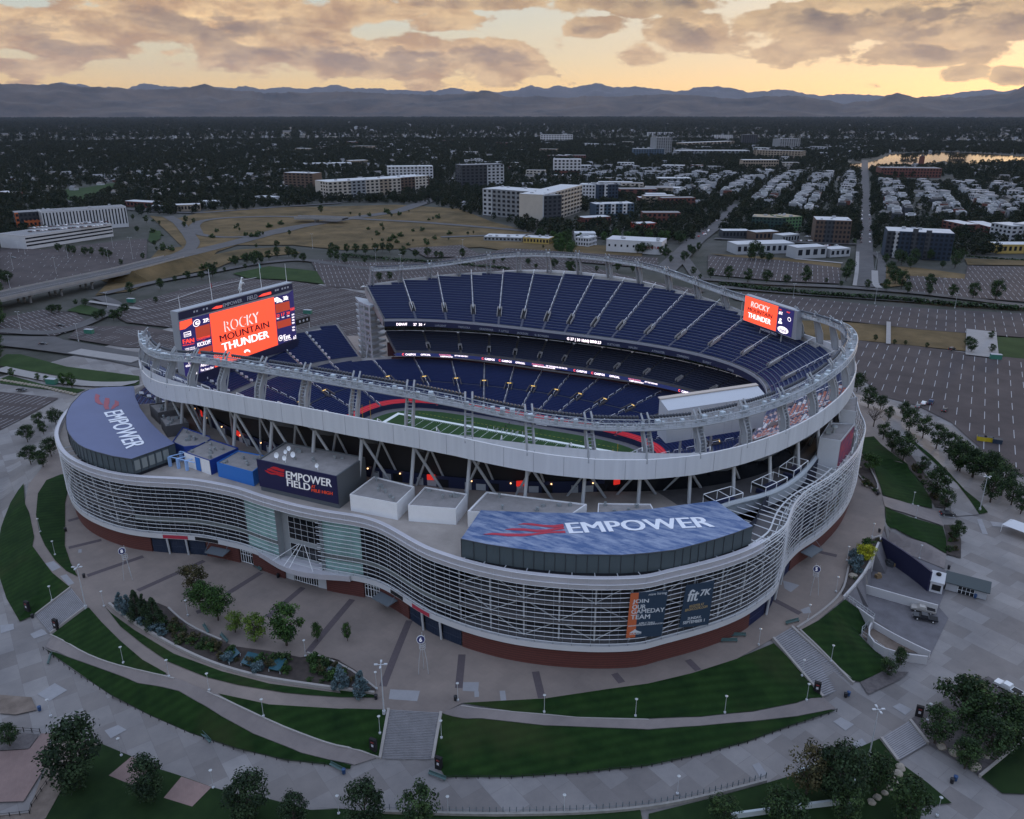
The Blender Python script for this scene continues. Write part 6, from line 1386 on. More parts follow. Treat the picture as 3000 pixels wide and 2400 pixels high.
# dry grass round the interchange
for P in(zz_(Zl,(945,285),(1000,290),(1130,300),(1300,255),(1600,235),(2156,225),(2500,215),(2900,240),(3100,320),(3400,400),(3300,480),(2156,500),(1850,470),(1500,470),(1100,600),(920,590),(1000,500),(1150,480),(1050,380)),zz_(Zl,(700,690),(1060,590),(1500,500),(1800,480),(1900,520),(1500,560),(1380,610),(1000,690),(830,760),(600,790)),zz_(Zm,(700,25),(1000,20),(1750,45),(1900,90),(1900,120),(1000,70)),zz_(Zr,(730,730),(1060,745),(1800,800),(1790,925),(1500,895),(1050,850),(800,860)),zz_(Zr,(1240,380),(1500,400),(1790,440),(1790,470),(1300,520),(1250,500)),zz_(Zr,(170,310),(560,330),(1000,370),(1000,400),(500,360)),zz_(Zr,(1780,340),(2156,350),(2300,360),(2300,385),(1800,380))):
 W=[tuple(at(*p,ZL)[:2])for p in P];DZ=globals().get('DZ',3.05)+.012;gpoly('dry_grass',W,DRY,DZ)
# roads
def road(P,w_,m=ROADM,z=ZL):
 global RZ
 RZ+=.012;off=RZ
 return band('road',[tuple(at(*p,z)[:2])for p in P],w_,m,off,world=True)
for P,w_ in((zz_(Zl,(1100,545),(1300,500),(1500,452),(1800,370),(2156,310),(2500,262),(2800,160),(3000,60)),21),(zz_(Zl,(1060,290),(1130,330),(1190,400),(1225,455),(1200,500),(1080,550)),13),(zz_(Zl,(1250,400),(1225,350),(1260,320),(1400,300),(1700,290),(2156,300),(2700,330),(3300,380),(3600,420)),12),(zz_(Zl,(1250,400),(1330,420),(1500,425),(1750,400),(1900,360)),9),(zz_(Zl,(0,160),(300,180),(600,215),(900,255),(1250,270),(1700,235),(2156,205)),12),(zz_(Zl,(650,780),(1000,700),(1300,650),(1600,590),(1900,560),(2156,600),(2500,640)),9),(zz_(Zl,(0,1010),(350,1040),(560,965),(700,890),(760,850),(620,800)),9),(zz_(Zl,(870,1210),(500,1150),(200,1110),(0,1090)),10),(zz_(Zr,(-120,420),(0,310),(80,225),(170,160),(260,100),(310,40),(330,0)),19),(zz_(Zr,(1150,520),(1148,300),(1150,120),(1152,0),(1150,-120),(1150,-280)),15),(zz_(Zr,(230,520),(700,560),(1150,590),(1600,620),(2156,650),(2500,670)),9),(zz_(Zr,(100,470),(500,500),(1000,520),(1500,560),(2156,640),(2500,700)),9),(zz_(Zr,(-900,160),(-500,210),(0,330),(100,470)),10),(zz_(Zr,(200,215),(500,230),(1000,250),(1100,250)),9),(zz_(Zr,(1200,300),(1260,340),(1250,500)),7),(zz_(T2_,(-300,1000),(200,985),(500,960)),10)):
 road(P,w_)
for P,w_ in((zz_(Zr,(1105,300),(1100,420),(1085,515)),3),(zz_(Zr,(1212,420),(1215,520),(1240,530)),5),(zz_(Zr,(1885,800),(1888,900),(1890,965)),16),(zz_(Zr,(1300,745),(1298,885)),2.5),(zz_(Zr,(710,345),(880,360),(1010,372)),5),(zz_(Zl,(470,1145),(870,1205)),9),(zz_(Zl,(0,1255),(300,1320),(600,1365),(870,1350)),7),(zz_(Zl,(1050,835),(1350,735),(1620,680)),2),(zz_(Zl,(560,830),(890,880)),4)):
 band('footpath',[tuple(at(*p,ZL)[:2])for p in P],w_,mat('pale_footpath',(.25,.24,.24),.85,var=.08,vs=.3),.62+.012*(len(bpy.data.objects)%9),world=True)
drape('promenade',zz_(Z3,(900,-30),(960,40),(1100,165),(1240,295),(1340,425),(1400,515),(1200,530),(1190,440),(1080,320),(960,150),(890,60),(800,-20)),PROM,.2,0)
# viaduct
def viaduct(P,w_,z,label,piers,nm='viaduct'):
 e_=tag(empty(nm,(0,0,0)),label,'bridge');W=[Vector(at(*p,z)[:2])for p in P];Wd=[]
 for a,b in zip(W,W[1:]):k=max(1,int((b-a).length/8));Wd+=[a.lerp(b,i/k)for i in range(k)]
 Wd.append(W[-1]);A={k:[]for k in('l','r')}
 for i,p in enumerate(Wd):d=(Wd[min(i+1,len(Wd)-1)]-Wd[max(i-1,0)]).normalized();n=Vector((-d.y,d.x))*w_/2;A['l'].append(p+n);A['r'].append(p-n)
 f=lambda L,h,k=1:[(*(c+(q-c)*k),z+h)for q,c in zip(L,Wd)]
 mb=MB();mb.strip(f(A['r'],0),f(A['l'],0));mb.strip(f(A['l'],0),f(A['l'],-2));mb.strip(f(A['r'],-2),f(A['r'],0));mb.strip(f(A['l'],-2),f(A['r'],-2));mb.build('deck',[mat('viaduct_deck',(.20,.20,.21),.85,var=.1,vs=.2)],e_)
 mb=MB();mb.strip(f(A['r'],.04,.9),f(A['l'],.04,.9));mb.build('carriageway',[ROADM],e_)
 for q in 'lr':mb=MB();mb.strip(f(A[q],-.9,1.004),f(A[q],1.0,1.004));mb.strip(f(A[q],1.0,1.004),f(A[q],1.0,.98));mb.strip(f(A[q],1.0,.98),f(A[q],0,.98));mb.build('barrier',[mat('barrier_concrete',(.27,.26,.26),.85,var=.1,vs=.2)],e_)
 mb=MB()
 for k in(-.02,.02):mb.strip(f(A['r'],.08,k-.006),f(A['r'],.08,k+.006))
 mb.build('lane_lines',[LINE],e_)
 for q in piers:
  i=int(q*(len(Wd)-1));d=(Wd[min(i+1,len(Wd)-1)]-Wd[max(i-1,0)]).normalized();n=Vector((-d.y,d.x));c=Wd[i]
  for s_ in(-.6,0,.6):mb=MB();x=c+n*w_/2*s_;mb.tube([(x.x,x.y,ZL-.5),(x.x,x.y,z-2)],.8,10);mb.build('pier',[MATS['viaduct_deck']],e_)
  mb=MB();mb.box((c.x,c.y,z-2.5),(1.8,w_*.9,1.1),atan2(n.y,n.x)-pi/2);mb.build('pier_cap',[MATS['viaduct_deck']],e_)
 return e_
viaduct(zz_(Zl,(-300,860),(0,790),(400,705),(780,625),(1100,545)),21,10.5,'long concrete highway viaduct crossing the left side on round piers',(.12,.3,.42,.56))
viaduct(zz_(Zl,(1870,292),(2000,293),(2180,300)),16,9,'short concrete overpass bridge above the sunken highway',(.45,),'overpass')
mb=MB()
W=[at(*p,ZL)for p in zz_(Zl,(620,800),(760,740),(900,690),(1250,610),(1300,560),(1100,520),(900,560),(820,640))]
c=Vector((sum(p.x for p in W)/8,sum(p.y for p in W)/8,9.6));
st(mb.build('embankment',[DRY]))if False else None
# abutment wedge carrying the highway down to grade
PA=[Vector(at(*Zl(*p),10.5)[:2])for p in((760,629),(1100,545))];PB=Vector(at(*Zl(1330,492),ZL)[:2]);d=(PA[1]-PA[0]).normalized();n=Vector((-d.y,d.x))
mb=MB();a,b,c=PA[0],PA[1],PB
mb.add([(*(a+n*10.6),10.45),(*(b+n*10.6),10.45),(*(c+n*10.6),3.1),(*(c-n*10.6),3.1),(*(b-n*10.6),10.45),(*(a-n*10.6),10.45),(*(a+n*26),2.9),(*(b+n*26),2.9),(*(b-n*26),2.9),(*(a-n*26),2.9),(*(a-d*14),2.9)],((0,6,7,1),(1,7,2),(4,3,8),(5,4,8,9),(5,9,10),(0,10,6),(0,5,10)))
st(mb.build('embankment',[DRY]))
mb=MB();mb.quad((*(b+n*10.4),10.5),(*(b-n*10.4),10.5),(*(c-n*10.4),3.25),(*(c+n*10.4),3.25));st(mb.build('road',[ROADM]))
# lake
LK=[at(*p,2.9)for p in zz_(T2_,(1395,700),(1440,690),(1500,686),(1560,668),(1590,650),(1700,643),(1850,641),(2000,648),(2130,658),(2300,662),(2300,680),(2156,676),(2010,684),(1930,692),(1860,690),(1820,678),(1750,690),(1700,695),(1620,690),(1540,700),(1500,715),(1440,706))]
WATER=mat('lake_water',(.02,.025,.03),.06,spec=.5);mb=MB();mb.add([(p.x,p.y,3.3)for p in LK],[tuple(range(len(LK)))]);lk=st(mb.build('lake',[WATER]))
tw_=WATER.node_tree;nz=tw_.nodes.new('ShaderNodeTexNoise');nz.inputs['Scale'].default_value=.15;bu=tw_.nodes.new('ShaderNodeBump');bu.inputs['Strength'].default_value=.02;tw_.links.new(nz.outputs[0],bu.inputs['Height']);tw_.links.new(bu.outputs[0],tw_.nodes['Principled BSDF'].inputs['Normal'])
# ---- mountains
FR=[T1_(*p)for p in((-600,356),(-300,350),(0,352),(130,357),(260,354),(370,368),(460,364),(560,378),(680,376),(780,371),(860,354),(950,378),(1050,386),(1150,391),(1300,390),(1500,388),(1700,396),(1850,401),(1950,395),(2030,380),(2100,395),(2156,410))]+[T2_(*p)for p in((50,408),(100,403),(200,412),(330,405),(450,406),(600,398),(700,396),(800,405),(900,416),(1050,409),(1200,401),(1300,420),(1400,436),(1500,426),(1560,410),(1630,392),(1700,410),(1800,406),(1900,411),(2000,402),(2080,395),(2156,362),(2400,350),(2800,370))]
BK=[T1_(*p)for p in((-600,362),(-200,352),(100,360),(260,349),(400,366),(540,375),(600,350),(700,364),(820,369),(870,356),(950,375),(1010,362),(1100,373),(1210,370),(1300,375),(1400,356),(1500,373),(1600,371),(1700,383),(1820,386),(1900,368),(1980,380),(2060,386),(2150,383))]+[T2_(*p)for p in((80,359),(150,369),(200,363),(260,370),(350,352),(420,363),(480,368),(560,370),(620,378),(690,388),(760,376),(850,359),(930,373),(1000,391),(1120,375),(1200,386),(1300,403),(1400,395),(1480,400),(1580,404),(1680,414),(1760,405),(1850,401),(1930,384),(2000,378),(2080,384),(2156,375),(2500,360),(2800,372))]
MTN=mat('mountain_scrub_shading',(.012,.014,.018),.95,col2=(.11,.078,.058),vs=.0013)  # scrub tones, darkened and contrasted to stand for ridge and valley shading
def range_mesh(name,sky,dbase,dridge,m,seed,label,nx=520,ny=34):
 az=[(_dir(px,py))for px,py in sky];az.sort();mb=MB();a0,a1=az[0][0],az[-1][0]
 for i in range(nx+1):
  a=lerp(a0,a1,i/nx);el=interp(a,az);ca,sa=cos(R(a)),sin(R(a))
  el+=mnoise.noise(Vector((a*1.1,seed,0)))*.10+mnoise.noise(Vector((a*4,seed,3)))*.07+mnoise.noise(Vector((a*12,seed,6)))*.035
  hr=dridge*tan(R(el))+CAM.z
  for j in range(ny+1):
   f=j/ny;d=dbase+(dridge-dbase)*f if f<=1 else 0
   d=lerp(dbase,dridge,f)
   x,y=CAM.x+d*sa,CAM.y+d*ca
   nz_=mnoise.fractal(Vector((x*.00045,y*.00045,seed)),.9,2.1,6)
   rg=abs(mnoise.noise(Vector((x*.0007+nz_*.4,y*.0005,seed+5))))
   s_=f**1.1
   h=hr*(s_*(1-.55*(1-f)*rg*2)+.9*nz_*f*(1-f)-.5*rg*f*(1-f))
   h=max(0,h)if f>0 else-5
   mb.v.append((x,y,min(h,hr)))
  d=dridge*1.12;mb.v.append((CAM.x+d*sa,CAM.y+d*ca,0))
 w_=ny+2
 for i in range(nx):
  for j in range(ny+1):mb.f.append((i*w_+j,(i+1)*w_+j,(i+1)*w_+j+1,i*w_+j+1));mb.m.append(0)
 o=mb.build(name,[m],smooth=True);st(o);return o
range_mesh('foothills',FR,15500,19000,MTN,3.1,'')
range_mesh('mountains',BK,22000,27000,mat('hazed_mountain_rock',(.065,.068,.08),.95,col2=(.12,.11,.115),vs=.0007),8.7,'')  # back range: rock colour made paler and bluer to add haze
# haze
mb=MB();mb.bx(-34000,34000,-2900,31000,1.2,2300);hz=mb.build('haze',[]);hz['kind']='stuff'
hm=bpy.data.materials.new('haze_air');hm.use_nodes=True;t=hm.node_tree;t.nodes.clear();pv=t.nodes.new('ShaderNodeVolumePrincipled');pv.inputs['Density'].default_value=HAZE;pv.inputs['Color'].default_value=(.62,.70,.92,1);pv.inputs['Anisotropy'].default_value=.2
ou=t.nodes.new('ShaderNodeOutputMaterial');t.links.new(pv.outputs[0],ou.inputs['Volume']);hz.data.materials.append(hm)
# ================================================================== TREES
def proj(p):
 d=Vector(p)-CAM;z=d.dot(_F);return 1500+FPX*d.dot(_R)/z,1200-FPX*d.dot(_U)/z
def height_to(p,py):
 lo,hi=0,120
 for _ in range(30):
  m=(lo+hi)/2
  if proj((p.x,p.y,p.z+m))[1]>py:lo=m
  else:hi=m
 return lo
BARK=mat('bark',(.055,.042,.034),.95,var=.25,vs=3)
def leaf(nm,c):return mat(nm,c,.75,spec=.25,var=.3,vs=1.3)
LG={'dark':[leaf('leaf_dark_%s'%'abc'[i],c)for i,c in enumerate(((.011,.026,.009),(.024,.050,.015),(.044,.078,.023)))],'green':[leaf('leaf_green_%s'%'abc'[i],c)for i,c in enumerate(((.016,.042,.010),(.032,.075,.016),(.055,.11,.024)))],'lime':[leaf('leaf_lime_%s'%'abc'[i],c)for i,c in enumerate(((.045,.085,.012),(.085,.14,.020),(.13,.19,.030)))],'blue':[leaf('leaf_blue_%s'%'abc'[i],c)for i,c in enumerate(((.045,.075,.085),(.075,.12,.135),(.11,.16,.18)))],'brown':[leaf('leaf_brown_%s'%'abc'[i],c)for i,c in enumerate(((.030,.032,.014),(.055,.052,.022),(.085,.070,.03)))],'gold':[leaf('leaf_gold_%s'%'abc'[i],c)for i,c in enumerate(((.20,.22,.012),(.32,.33,.02),(.42,.40,.03)))],'pine':[leaf('leaf_pine_%s'%'abc'[i],c)for i,c in enumerate(((.009,.021,.010),(.018,.037,.015),(.030,.054,.022)))]}
def crown_mesh(rnd,h,wd,base,shape,nclump,nleaf,ls):
 mb=MB()
 for c in range(nclump):
  if shape=='cone':
   f=rnd.random()**1.4;z=base+(h-base)*f;rr=wd/2*(1-f)**.85*rnd.uniform(.55,1.0)+.05;cr=wd*.16*(1.1-.6*f)
  else:
   u=rnd.uniform(-1,1);rr0=sqrt(max(0,1-u*u));z=base+(h-base)*(.5+.46*u);rr=wd/2*rr0*rnd.uniform(.35,.92);cr=wd*rnd.uniform(.12,.2)
  a=rnd.uniform(0,2*pi);cx,cy=rr*cos(a),rr*sin(a);k=rnd.choice((0,0,1,1,1,2))
  if shape!='cone' and rnd.random()<.12:z+=cr*.5
  for l in range(nleaf):
   d=Vector((rnd.gauss(0,1),rnd.gauss(0,1),rnd.gauss(0,.8))).normalized()*cr*rnd.uniform(.5,1.08);p=Vector((cx,cy,z))+d;p.z=max(p.z,base*.5+.2)
   n=(d.normalized()+Vector((rnd.gauss(0,.5),rnd.gauss(0,.5),rnd.gauss(0,.5)+.35))).normalized();x=n.orthogonal().normalized();x.rotate(Matrix.Rotation(rnd.uniform(0,6.28),3,n));y=n.cross(x);s_=ls*rnd.uniform(.6,1.3);mb.mi=min(2,max(0,k+rnd.choice((-1,0,0,0,1))))
   mb.add([p-x*s_,p-y*s_*.7,p+x*s_,p+y*s_*.7],((0,1,2,3),))
 return mb
PROTO={}
def tree_proto(kind,h,wd,base,shape,seed,ncl=38,nl=58,ls=.2,bare=False):
 rnd=random.Random(seed);nm={'cone':'conifer','round':'tree','shrub':'shrub'}[shape];e_=empty(nm,(0,0,-500))
 mb=MB();
 if shape!='shrub':
  tr_=h*.022+.05;mb.tube([(0,0,-.3),(rnd.uniform(-.1,.1),rnd.uniform(-.1,.1),h*.35),(rnd.uniform(-.2,.2),rnd.uniform(-.2,.2),h*(.9 if shape=='cone' else.7))],tr_,6,r2=tr_*.3)
  if shape=='round':
   for k in range(16 if bare else 7):
    a=k*2.4;z=h*rnd.uniform(.25,.5);l=wd*rnd.uniform(.28,.46);p1=Vector((cos(a)*l*.5,sin(a)*l*.5,z+l*.5));p2=Vector((cos(a+.2)*l,sin(a+.2)*l,z+l*rnd.uniform(.7,1.1)))
    mb.tube([(0,0,z),p1,p2],tr_*.45,5,r2=tr_*.1)
    if bare:
     for q in range(6):mb.tube([p1.lerp(p2,q/6),p1.lerp(p2,q/6)+Vector((rnd.uniform(-1,1),rnd.uniform(-1,1),rnd.uniform(.3,1.2)))],.05,3)
  mb.build('trunk',[BARK],e_)
 if not bare:crown_mesh(rnd,h,wd,base,'cone' if shape=='cone' else 'round',ncl,nl,ls).build('crown' if shape!='shrub' else 'foliage',LG[kind],e_)
 PROTO.setdefault((kind,shape,bare),[]).append((e_,h,[False]));return e_
for i,(h,w_)in enumerate(((9,7.5),(10,7.2),(8.5,8))):tree_proto('dark',h,w_,h*.22,'round',20+i,44,60,.24)
for i,(h,w_)in enumerate(((9,8),(10,7.5))):tree_proto('green',h,w_,h*.2,'round',30+i,48,64,.24)
tree_proto('lime',6,5,1.3,'round',40,36,50,.18);tree_proto('brown',8,7,2,'round',42,40,52,.22);tree_proto('brown',9,6,1.2,'cone',43,40,50,.2)
tree_proto('blue',6.5,3.6,.4,'cone',44,60,45,.16);tree_proto('pine',8.5,4,.5,'cone',45,60,50,.2);tree_proto('pine',12,8.5,1.0,'round',46,66,64,.26);tree_proto('pine',13,8.5,.9,'cone',47,80,60,.26)
tree_proto('blue',1.6,2.4,.1,'shrub',48,14,40,.13);tree_proto('dark',1.6,2.6,.1,'shrub',49,14,40,.15);tree_proto('gold',4.5,5.5,.2,'shrub',50,34,60,.2);tree_proto('brown',1.4,2.2,.1,'shrub',51,14,36,.13);tree_proto('dark',9,8,2,'round',52,bare=True);tree_proto('green',1.4,2.4,.1,'shrub',53,14,36,.13)
trnd=random.Random(99)
def plant(kind,shape,p,h,label,cat='tree',group=None,wx=1.0,bare=False,idx=None):
 L=PROTO[(kind,shape,bare)];e_,h0,used=L[idx if idx is not None else trnd.randrange(len(L))];s_=h/h0;z=H(p.x,p.y)+.1
 if used[0]:o=copy_tree(e_)
 else:o=e_;used[0]=True
 o.location=(p.x,p.y,z);o.rotation_euler=(0,0,trnd.uniform(0,6.28));o.scale=(s_*wx,s_*wx,s_);tag(o,label,cat,group);return o
def P_(f,x,y):return atH(*f(x,y))
TL=[('brown','round',Z4,1235,300,8.5,'brownish green tree, nearest the double doors on the plaza',1.0),('green','round',Z4,1275,415,8,'middle green tree of the plaza clump below the brownish tree',1.0),('green','round',Z4,1380,470,9,'dark green tree at the right of the left plaza clump',.95),('lime','round',Z4,1487,545,5.6,'small lime green tree in a round dark tree grate',1.0),('lime','round',Z4,1612,602,7.2,'yellow green plaza tree left of the largest plaza tree',1.05),('green','round',Z4,1812,628,11.5,'largest broad green tree on the plaza',1.0),('green','round',Z4,2005,602,5,'small upright tree beside a dark paver strip on the plaza',.6),('green','round',Z5,256,384,5,'small upright tree in a round bed, alone on the plaza',.65),('blue','cone',Z4,765,410,5.6,'leftmost blue spruce at the tip of the shrub bed',1.0),('blue','cone',Z4,815,432,6,'blue spruce touching the dark conifers in the shrub bed',1.0),('pine','cone',Z4,870,458,8,'leftmost of the three dark conifers in the shrub bed',.9),('pine','cone',Z4,926,492,8.4,'middle dark conifer in the shrub bed',.9),('pine','cone',Z4,985,512,8.2,'rightmost of the three dark conifers in the shrub bed',1.0),('blue','cone',Z5,215,690,6.6,'larger blue spruce near the right tip of the shrub bed',1.1),('blue','cone',Z5,340,722,6.4,'blue spruce at the very right tip of the shrub bed',1.1),('pine','round',Z4,505,1530,16,'huge dark pine at the bottom left beside the soil patch',1.0),('pine','round',Z4,945,1605,10,'dark pine between the two pink paver pads',1.0),('pine','round',Z4,1580,1745,11.5,'dark pine right of the second paver pad',1.0),('pine','round',Z4,1862,1790,8,'low dark pine cut by the bottom edge, left of centre',1.0),('pine','round',Z5,372,1560,10.5,'dark pine at the bottom left of the railing',1.0),('dark','round',Z5,715,1575,10,'bushy dark tree at the bottom edge right of the big stairs',1.0),('dark','round',Z4,65,1268,5.5,'small tree in the gravel patch at the left edge',1.0),('brown','round',Z6,905,1035,11,'olive brown tree left of the tall dark pine at lower right',.85),('pine','round',Z6,1085,1085,14,'tallest dark pine at lower right on the lawn',.95),('dark','round',Z6,1300,1015,8,'round dark tree between the tall pine and the rocks',1.0),('dark','round',Z6,1470,1190,9.5,'dark tree at the bottom edge below the rocks',1.0),('dark','round',Z6,770,1210,7.5,'dark tree in front of the white garden wall',1.2),('dark','round',Z6,1120,1200,8.5,'dark tree at the bottom under the white wall corner',1.0),('dark','round',Z6,430,1210,6.5,'dark tree at the bottom below the stone edging',1.2),('dark','round',Z6,1790,640,12,'tall dark tree at the left of the gravel bed grove',1.0),('dark','round',Z6,1835,575,9,'dark tree at the top of the gravel bed grove',1.0),('dark','round',Z6,1905,470,4.5,'small dark tree left of the white pickup',1.0),('dark','round',Z6,1640,745,9.5,'dark tree beside the short stairs at the gravel bed',1.0),('dark','round',Z6,2015,690,10,'dark tree in the middle of the gravel bed',1.05),('dark','round',Z6,1940,825,9.5,'dark tree over the boulders of the gravel bed',1.0),('dark','round',Z6,1815,885,7,'low dark tree at the near end of the gravel bed',1.1),('dark','round',Z6,2120,660,8,'dark tree at the right edge of the gravel bed',1.0),('dark','round',Z6,2100,770,8,'dark tree close to the pale kerb at the right edge',1.0),('dark','round',Z6,1370,352,4.5,'small spreading tree beside the bike racks',1.3),('dark','round',Z6,1437,303,5.2,'small lone tree beside the sand bay',.8),('dark','round',Z3,1228,702,6.5,'small tree in the bed right of the two ramps',.9),('dark','round',Z3,1150,480,8,'dark tree at the top of the upper ramp',1.0),('dark','round',Z3,1075,395,11,'large dark tree along the lawn left of the curved path',.95),('dark','round',Z3,990,212,6.5,'thin tree on the rock bank by the lawn',.9),('green','round',Z3,608,190,6,'low spreading tree in the rock bed beside the facade',1.4)]
for kd,sh,f,x,y,h,lb,wx in TL:
 a=dict(idx=(0 if h<12 else 1))if(kd,sh)==('pine','xx')else{}
 plant(kd,sh,P_(f,x,y),h,lb,'tree',wx=wx,**a)
plant('dark','round',P_(Zr,1205,1402),9,'bare leafless tree at the corner of the north facade',bare=True);plant('gold','shrub',P_(Z3,572,835),4.6,'bright yellow round bush in the bed above the service yard','bush')
for f,x,y,h,lb in((Zr,1300,1358,5.5,'small'),(Zr,1395,1348,7,''),(Zr,1430,1425,9,''),(Zr,1265,1482,7,''),(Zr,1515,1472,9.5,''),(Zr,1390,1620,11,''),(Zr,1320,1560,8,''),(Zr,1600,1540,10,''),(Zr,1680,1602,10.5,''),(Zr,1750,1682,10.5,''),(Zr,1832,1722,10,''),(Zr,1942,1742,10,''),(Zr,1100,1182,9,''),(Zr,1170,1282,9,''),(Zr,1250,1292,6,''),(Z3,1245,192,11,''),(Z3,1350,238,11,''),(Z3,1465,252,10,''),(Z3,1560,372,12,''),(Z3,1480,422,11,''),(Z3,1632,442,9,''),(Z3,1700,505,8,'')):
 plant('dark','round',P_(f,x,y),h,'dark green tree in the double row between curved path and north car park','tree','trees along the north promenade')
for f,x,y,h in((Z1,140,312,7),(Z1,40,332,7),(Z1,62,372,5),(Z1,110,512,7),(Z1,58,578,6),(Z1,-40,420,7),(Z1,-20,560,7)):plant('dark','round',P_(f,x,y),h,'dark tree at the far left beside the south plaza','tree','trees left of the south plaza')
for x,y,h in((400,1358,6.5),(456,1372,7.6),(80,1302,4.5),(240,1325,3.6),(295,1335,3.2)):plant('green','round',P_(Zl,x,y),h,'small green tree on the strip of grass south of the stadium','tree','trees on the southern grass strip')
for x,y,h in((372,512,7),(440,522,7),(470,530,7.5),(540,536,7),(580,536,7),(650,545,7.5),(690,556,7),(50,718,9.5),(10,700,8),(905,560,5),(765,600,5),(955,645,6.5),(1015,628,6),(1185,688,6),(1275,688,6),(1345,672,9),(1420,640,3.5),(1015,748,7),(1107,702,4),(825,778,7.5),(1490,600,8),(1560,590,8),(1605,600,7.5),(1650,585,8),(1700,565,8),(1750,545,8),(1825,545,9),(1862,560,8),(1915,578,7),(1620,490,4),(1750,485,6),(1175,330,8),(1225,335,6),(1165,360,6),(925,330,8),(868,390,6),(840,310,6),(2028,268,9),(2130,570,8),(2090,560,8),(2180,590,8)):
 plant('dark','round',P_(Zl,x,y),h*1.1,'dark green tree on the verges around the highway and south car parks','tree','trees around the highway')
for x,y,h in((330,905,6),(370,895,5),(480,850,4),(540,855,5),(610,945,6),(650,935,6),(720,945,7),(750,940,7),(790,900,6),(985,835,4),(1550,920-300,4)):plant('dark','round',P_(Zl,x,y),h,'bushy tree between the south car parks under the viaduct','tree','bushes by the south car parks',wx=1.2)
for x,y,h in((35,90,9),(92,95,9),(152,98,9),(218,90,9),(262,78,8),(306,88,9),(390,115,10),(470,118,7),(545,112,8),(630,132,7),(600,120,6),(765,118,8),(240,268,7),(305,262,7),(150,152,5),(1180,168,6),(1345,185,8),(1430,195,7),(1500,205,6),(1612,208,5),(1745,205,8),(1020,148,5),(880,142,4),(965,162,4),(1230,188,4),(1740,70,5),(1845,65,6),(1900,95,10),(1945,92,10),(1870,90,8),(2020,100,8),(2050,120,9),(2040,80,8),(2080,150,6),(1275,60,3),(-30,95,8),(-60,80,8),(1450,215,5),(1840,210,6)):
 plant('dark','round',P_(Zm,x,y),h,'dark tree in the rows between the west car parks and the hedge','tree','trees along the west car parks')
for x,y,h in((65,445,7),(175,462,8),(288,470,10),(410,492,11),(530,495,10),(655,500,7),(775,500,12),(1030,480,13),(1050,440,12),(1165,530,7),(1283,542,8),(1380,530,14),(1340,500,12),(1420,558,8),(1310,460,12),(1555,535,11),(1555,570,7),(1700,585,9),(1832,595,12),(1975,605,15),(455,345,16),(430,350,12),(500,350,9),(540,360,8),(560,350,6),(1440,400,10),(1360,360,11),(1380,380,11),(1460,370,12),(1280,370,8),(1560,350,9),(1720,395,13),(1760,350,10),(1700,330,9),(100,290,8),(60,320,8),(45,300,7),(10,360,9),(110,470,4),(1640,400,6),(1820,935,8),(1800,900,6),(1950,935,5),(1945,850,5),(1215,860,3.5),(1335,885,3),(1405,888,3),(1540,905,3),(1000,515,4),(905,495,4),(2090,300,5),(1985,290,5),(1650,215,5),(780,440,7),(1900,240,7),(1850,230,7),(1800,225,7),(1760,220,7)):
 plant('dark','round',P_(Zr,x,y),h,'dark tree in the street rows between the north car park and the town','tree','street trees north of the car park')
# low shrubs
srnd=random.Random(8)
for f,x,y,kd,h in((Z4,895,508,'blue',2.2),(Z4,980,545,'blue',2.2),(Z4,1022,528,'blue',1.7),(Z4,1018,570,'blue',2.1),(Z4,1450,735,'blue',2.4),(Z4,1640,795,'blue',2.4),(Z4,1610,790,'blue',1.8),(Z4,2090,810,'blue',1.6),(Z3,495,825,'blue',2.6),(Z3,515,890,'blue',3.4),(Z3,505,940,'blue',2.4)):
 plant(kd,'shrub',P_(f,x,y),h,'low grey blue juniper shrub in a planting bed','shrub','blue juniper shrubs in the beds')
n_sh=0
for(f,pts,n)in((Z4,((1060,440),(1130,520),(1250,570),(1400,640),(1500,680),(1700,720),(1900,740),(2100,760),(2100,860),(1850,830),(1650,790),(1400,730),(1200,650),(1080,570),(1010,480)),46),(Z5,((0,500),(200,540),(300,590),(360,660),(150,660),(0,640)),12),(Z3,((500,195),(560,250),(640,330),(670,360),(640,350),(560,290)),6),(Z3,((600,720),(680,690),(640,800),(560,900),(450,1060),(430,1020),(520,900)),8),(Z3,((1170,620),(1240,620),(1250,800),(1180,790)),6),(Z3,((900,120),(960,170),(1040,300),(1100,420),(1060,400),(960,260)),10)):
 pts=[f(*p)for p in pts];xs_=[p[0]for p in pts];ys_=[p[1]for p in pts];k=0
 while k<n:
  x,y=srnd.uniform(min(xs_),max(xs_)),srnd.uniform(min(ys_),max(ys_))
  if _inside(pts,x,y):plant(srnd.choice(('dark','brown','green','brown','dark')),'shrub',atH(x,y),srnd.uniform(.8,2.4),'low mixed shrub in a dark mulch bed','shrub','mixed shrubs in the beds');k+=1
# hedges
def hedge(P,w_,h,label,n=900):
 W=[at(*p,ZL)for p in P];rnd=random.Random(len(P));mb=MB();seg=[(a,b,(b-a).length)for a,b in zip(W,W[1:])];T=sum(s[2]for s in seg)
 for i in range(n):
  d=rnd.uniform(0,T)
  for a,b,l in seg:
   if d<=l:break
   d-=l
  q=a.lerp(b,min(1,d/l));t=(b-a).normalized();nn=Vector((-t.y,t.x,0));v=rnd.uniform(-1,1)
  p=q+nn*v*w_/2+Vector((0,0,rnd.uniform(.2,h*(1.05-.3*abs(v)))));nv=Vector((rnd.gauss(0,.6),rnd.gauss(0,.6),1)).normalized();x=nv.orthogonal().normalized();y=nv.cross(x);s_=rnd.uniform(.5,1.1);mb.mi=rnd.randrange(2)
  mb.add([p-x*s_,p-y*s_,p+x*s_,p+y*s_],((0,1,2,3),))
 tag(mb.build('hedge',LG['dark'][:2]),label,'hedge')
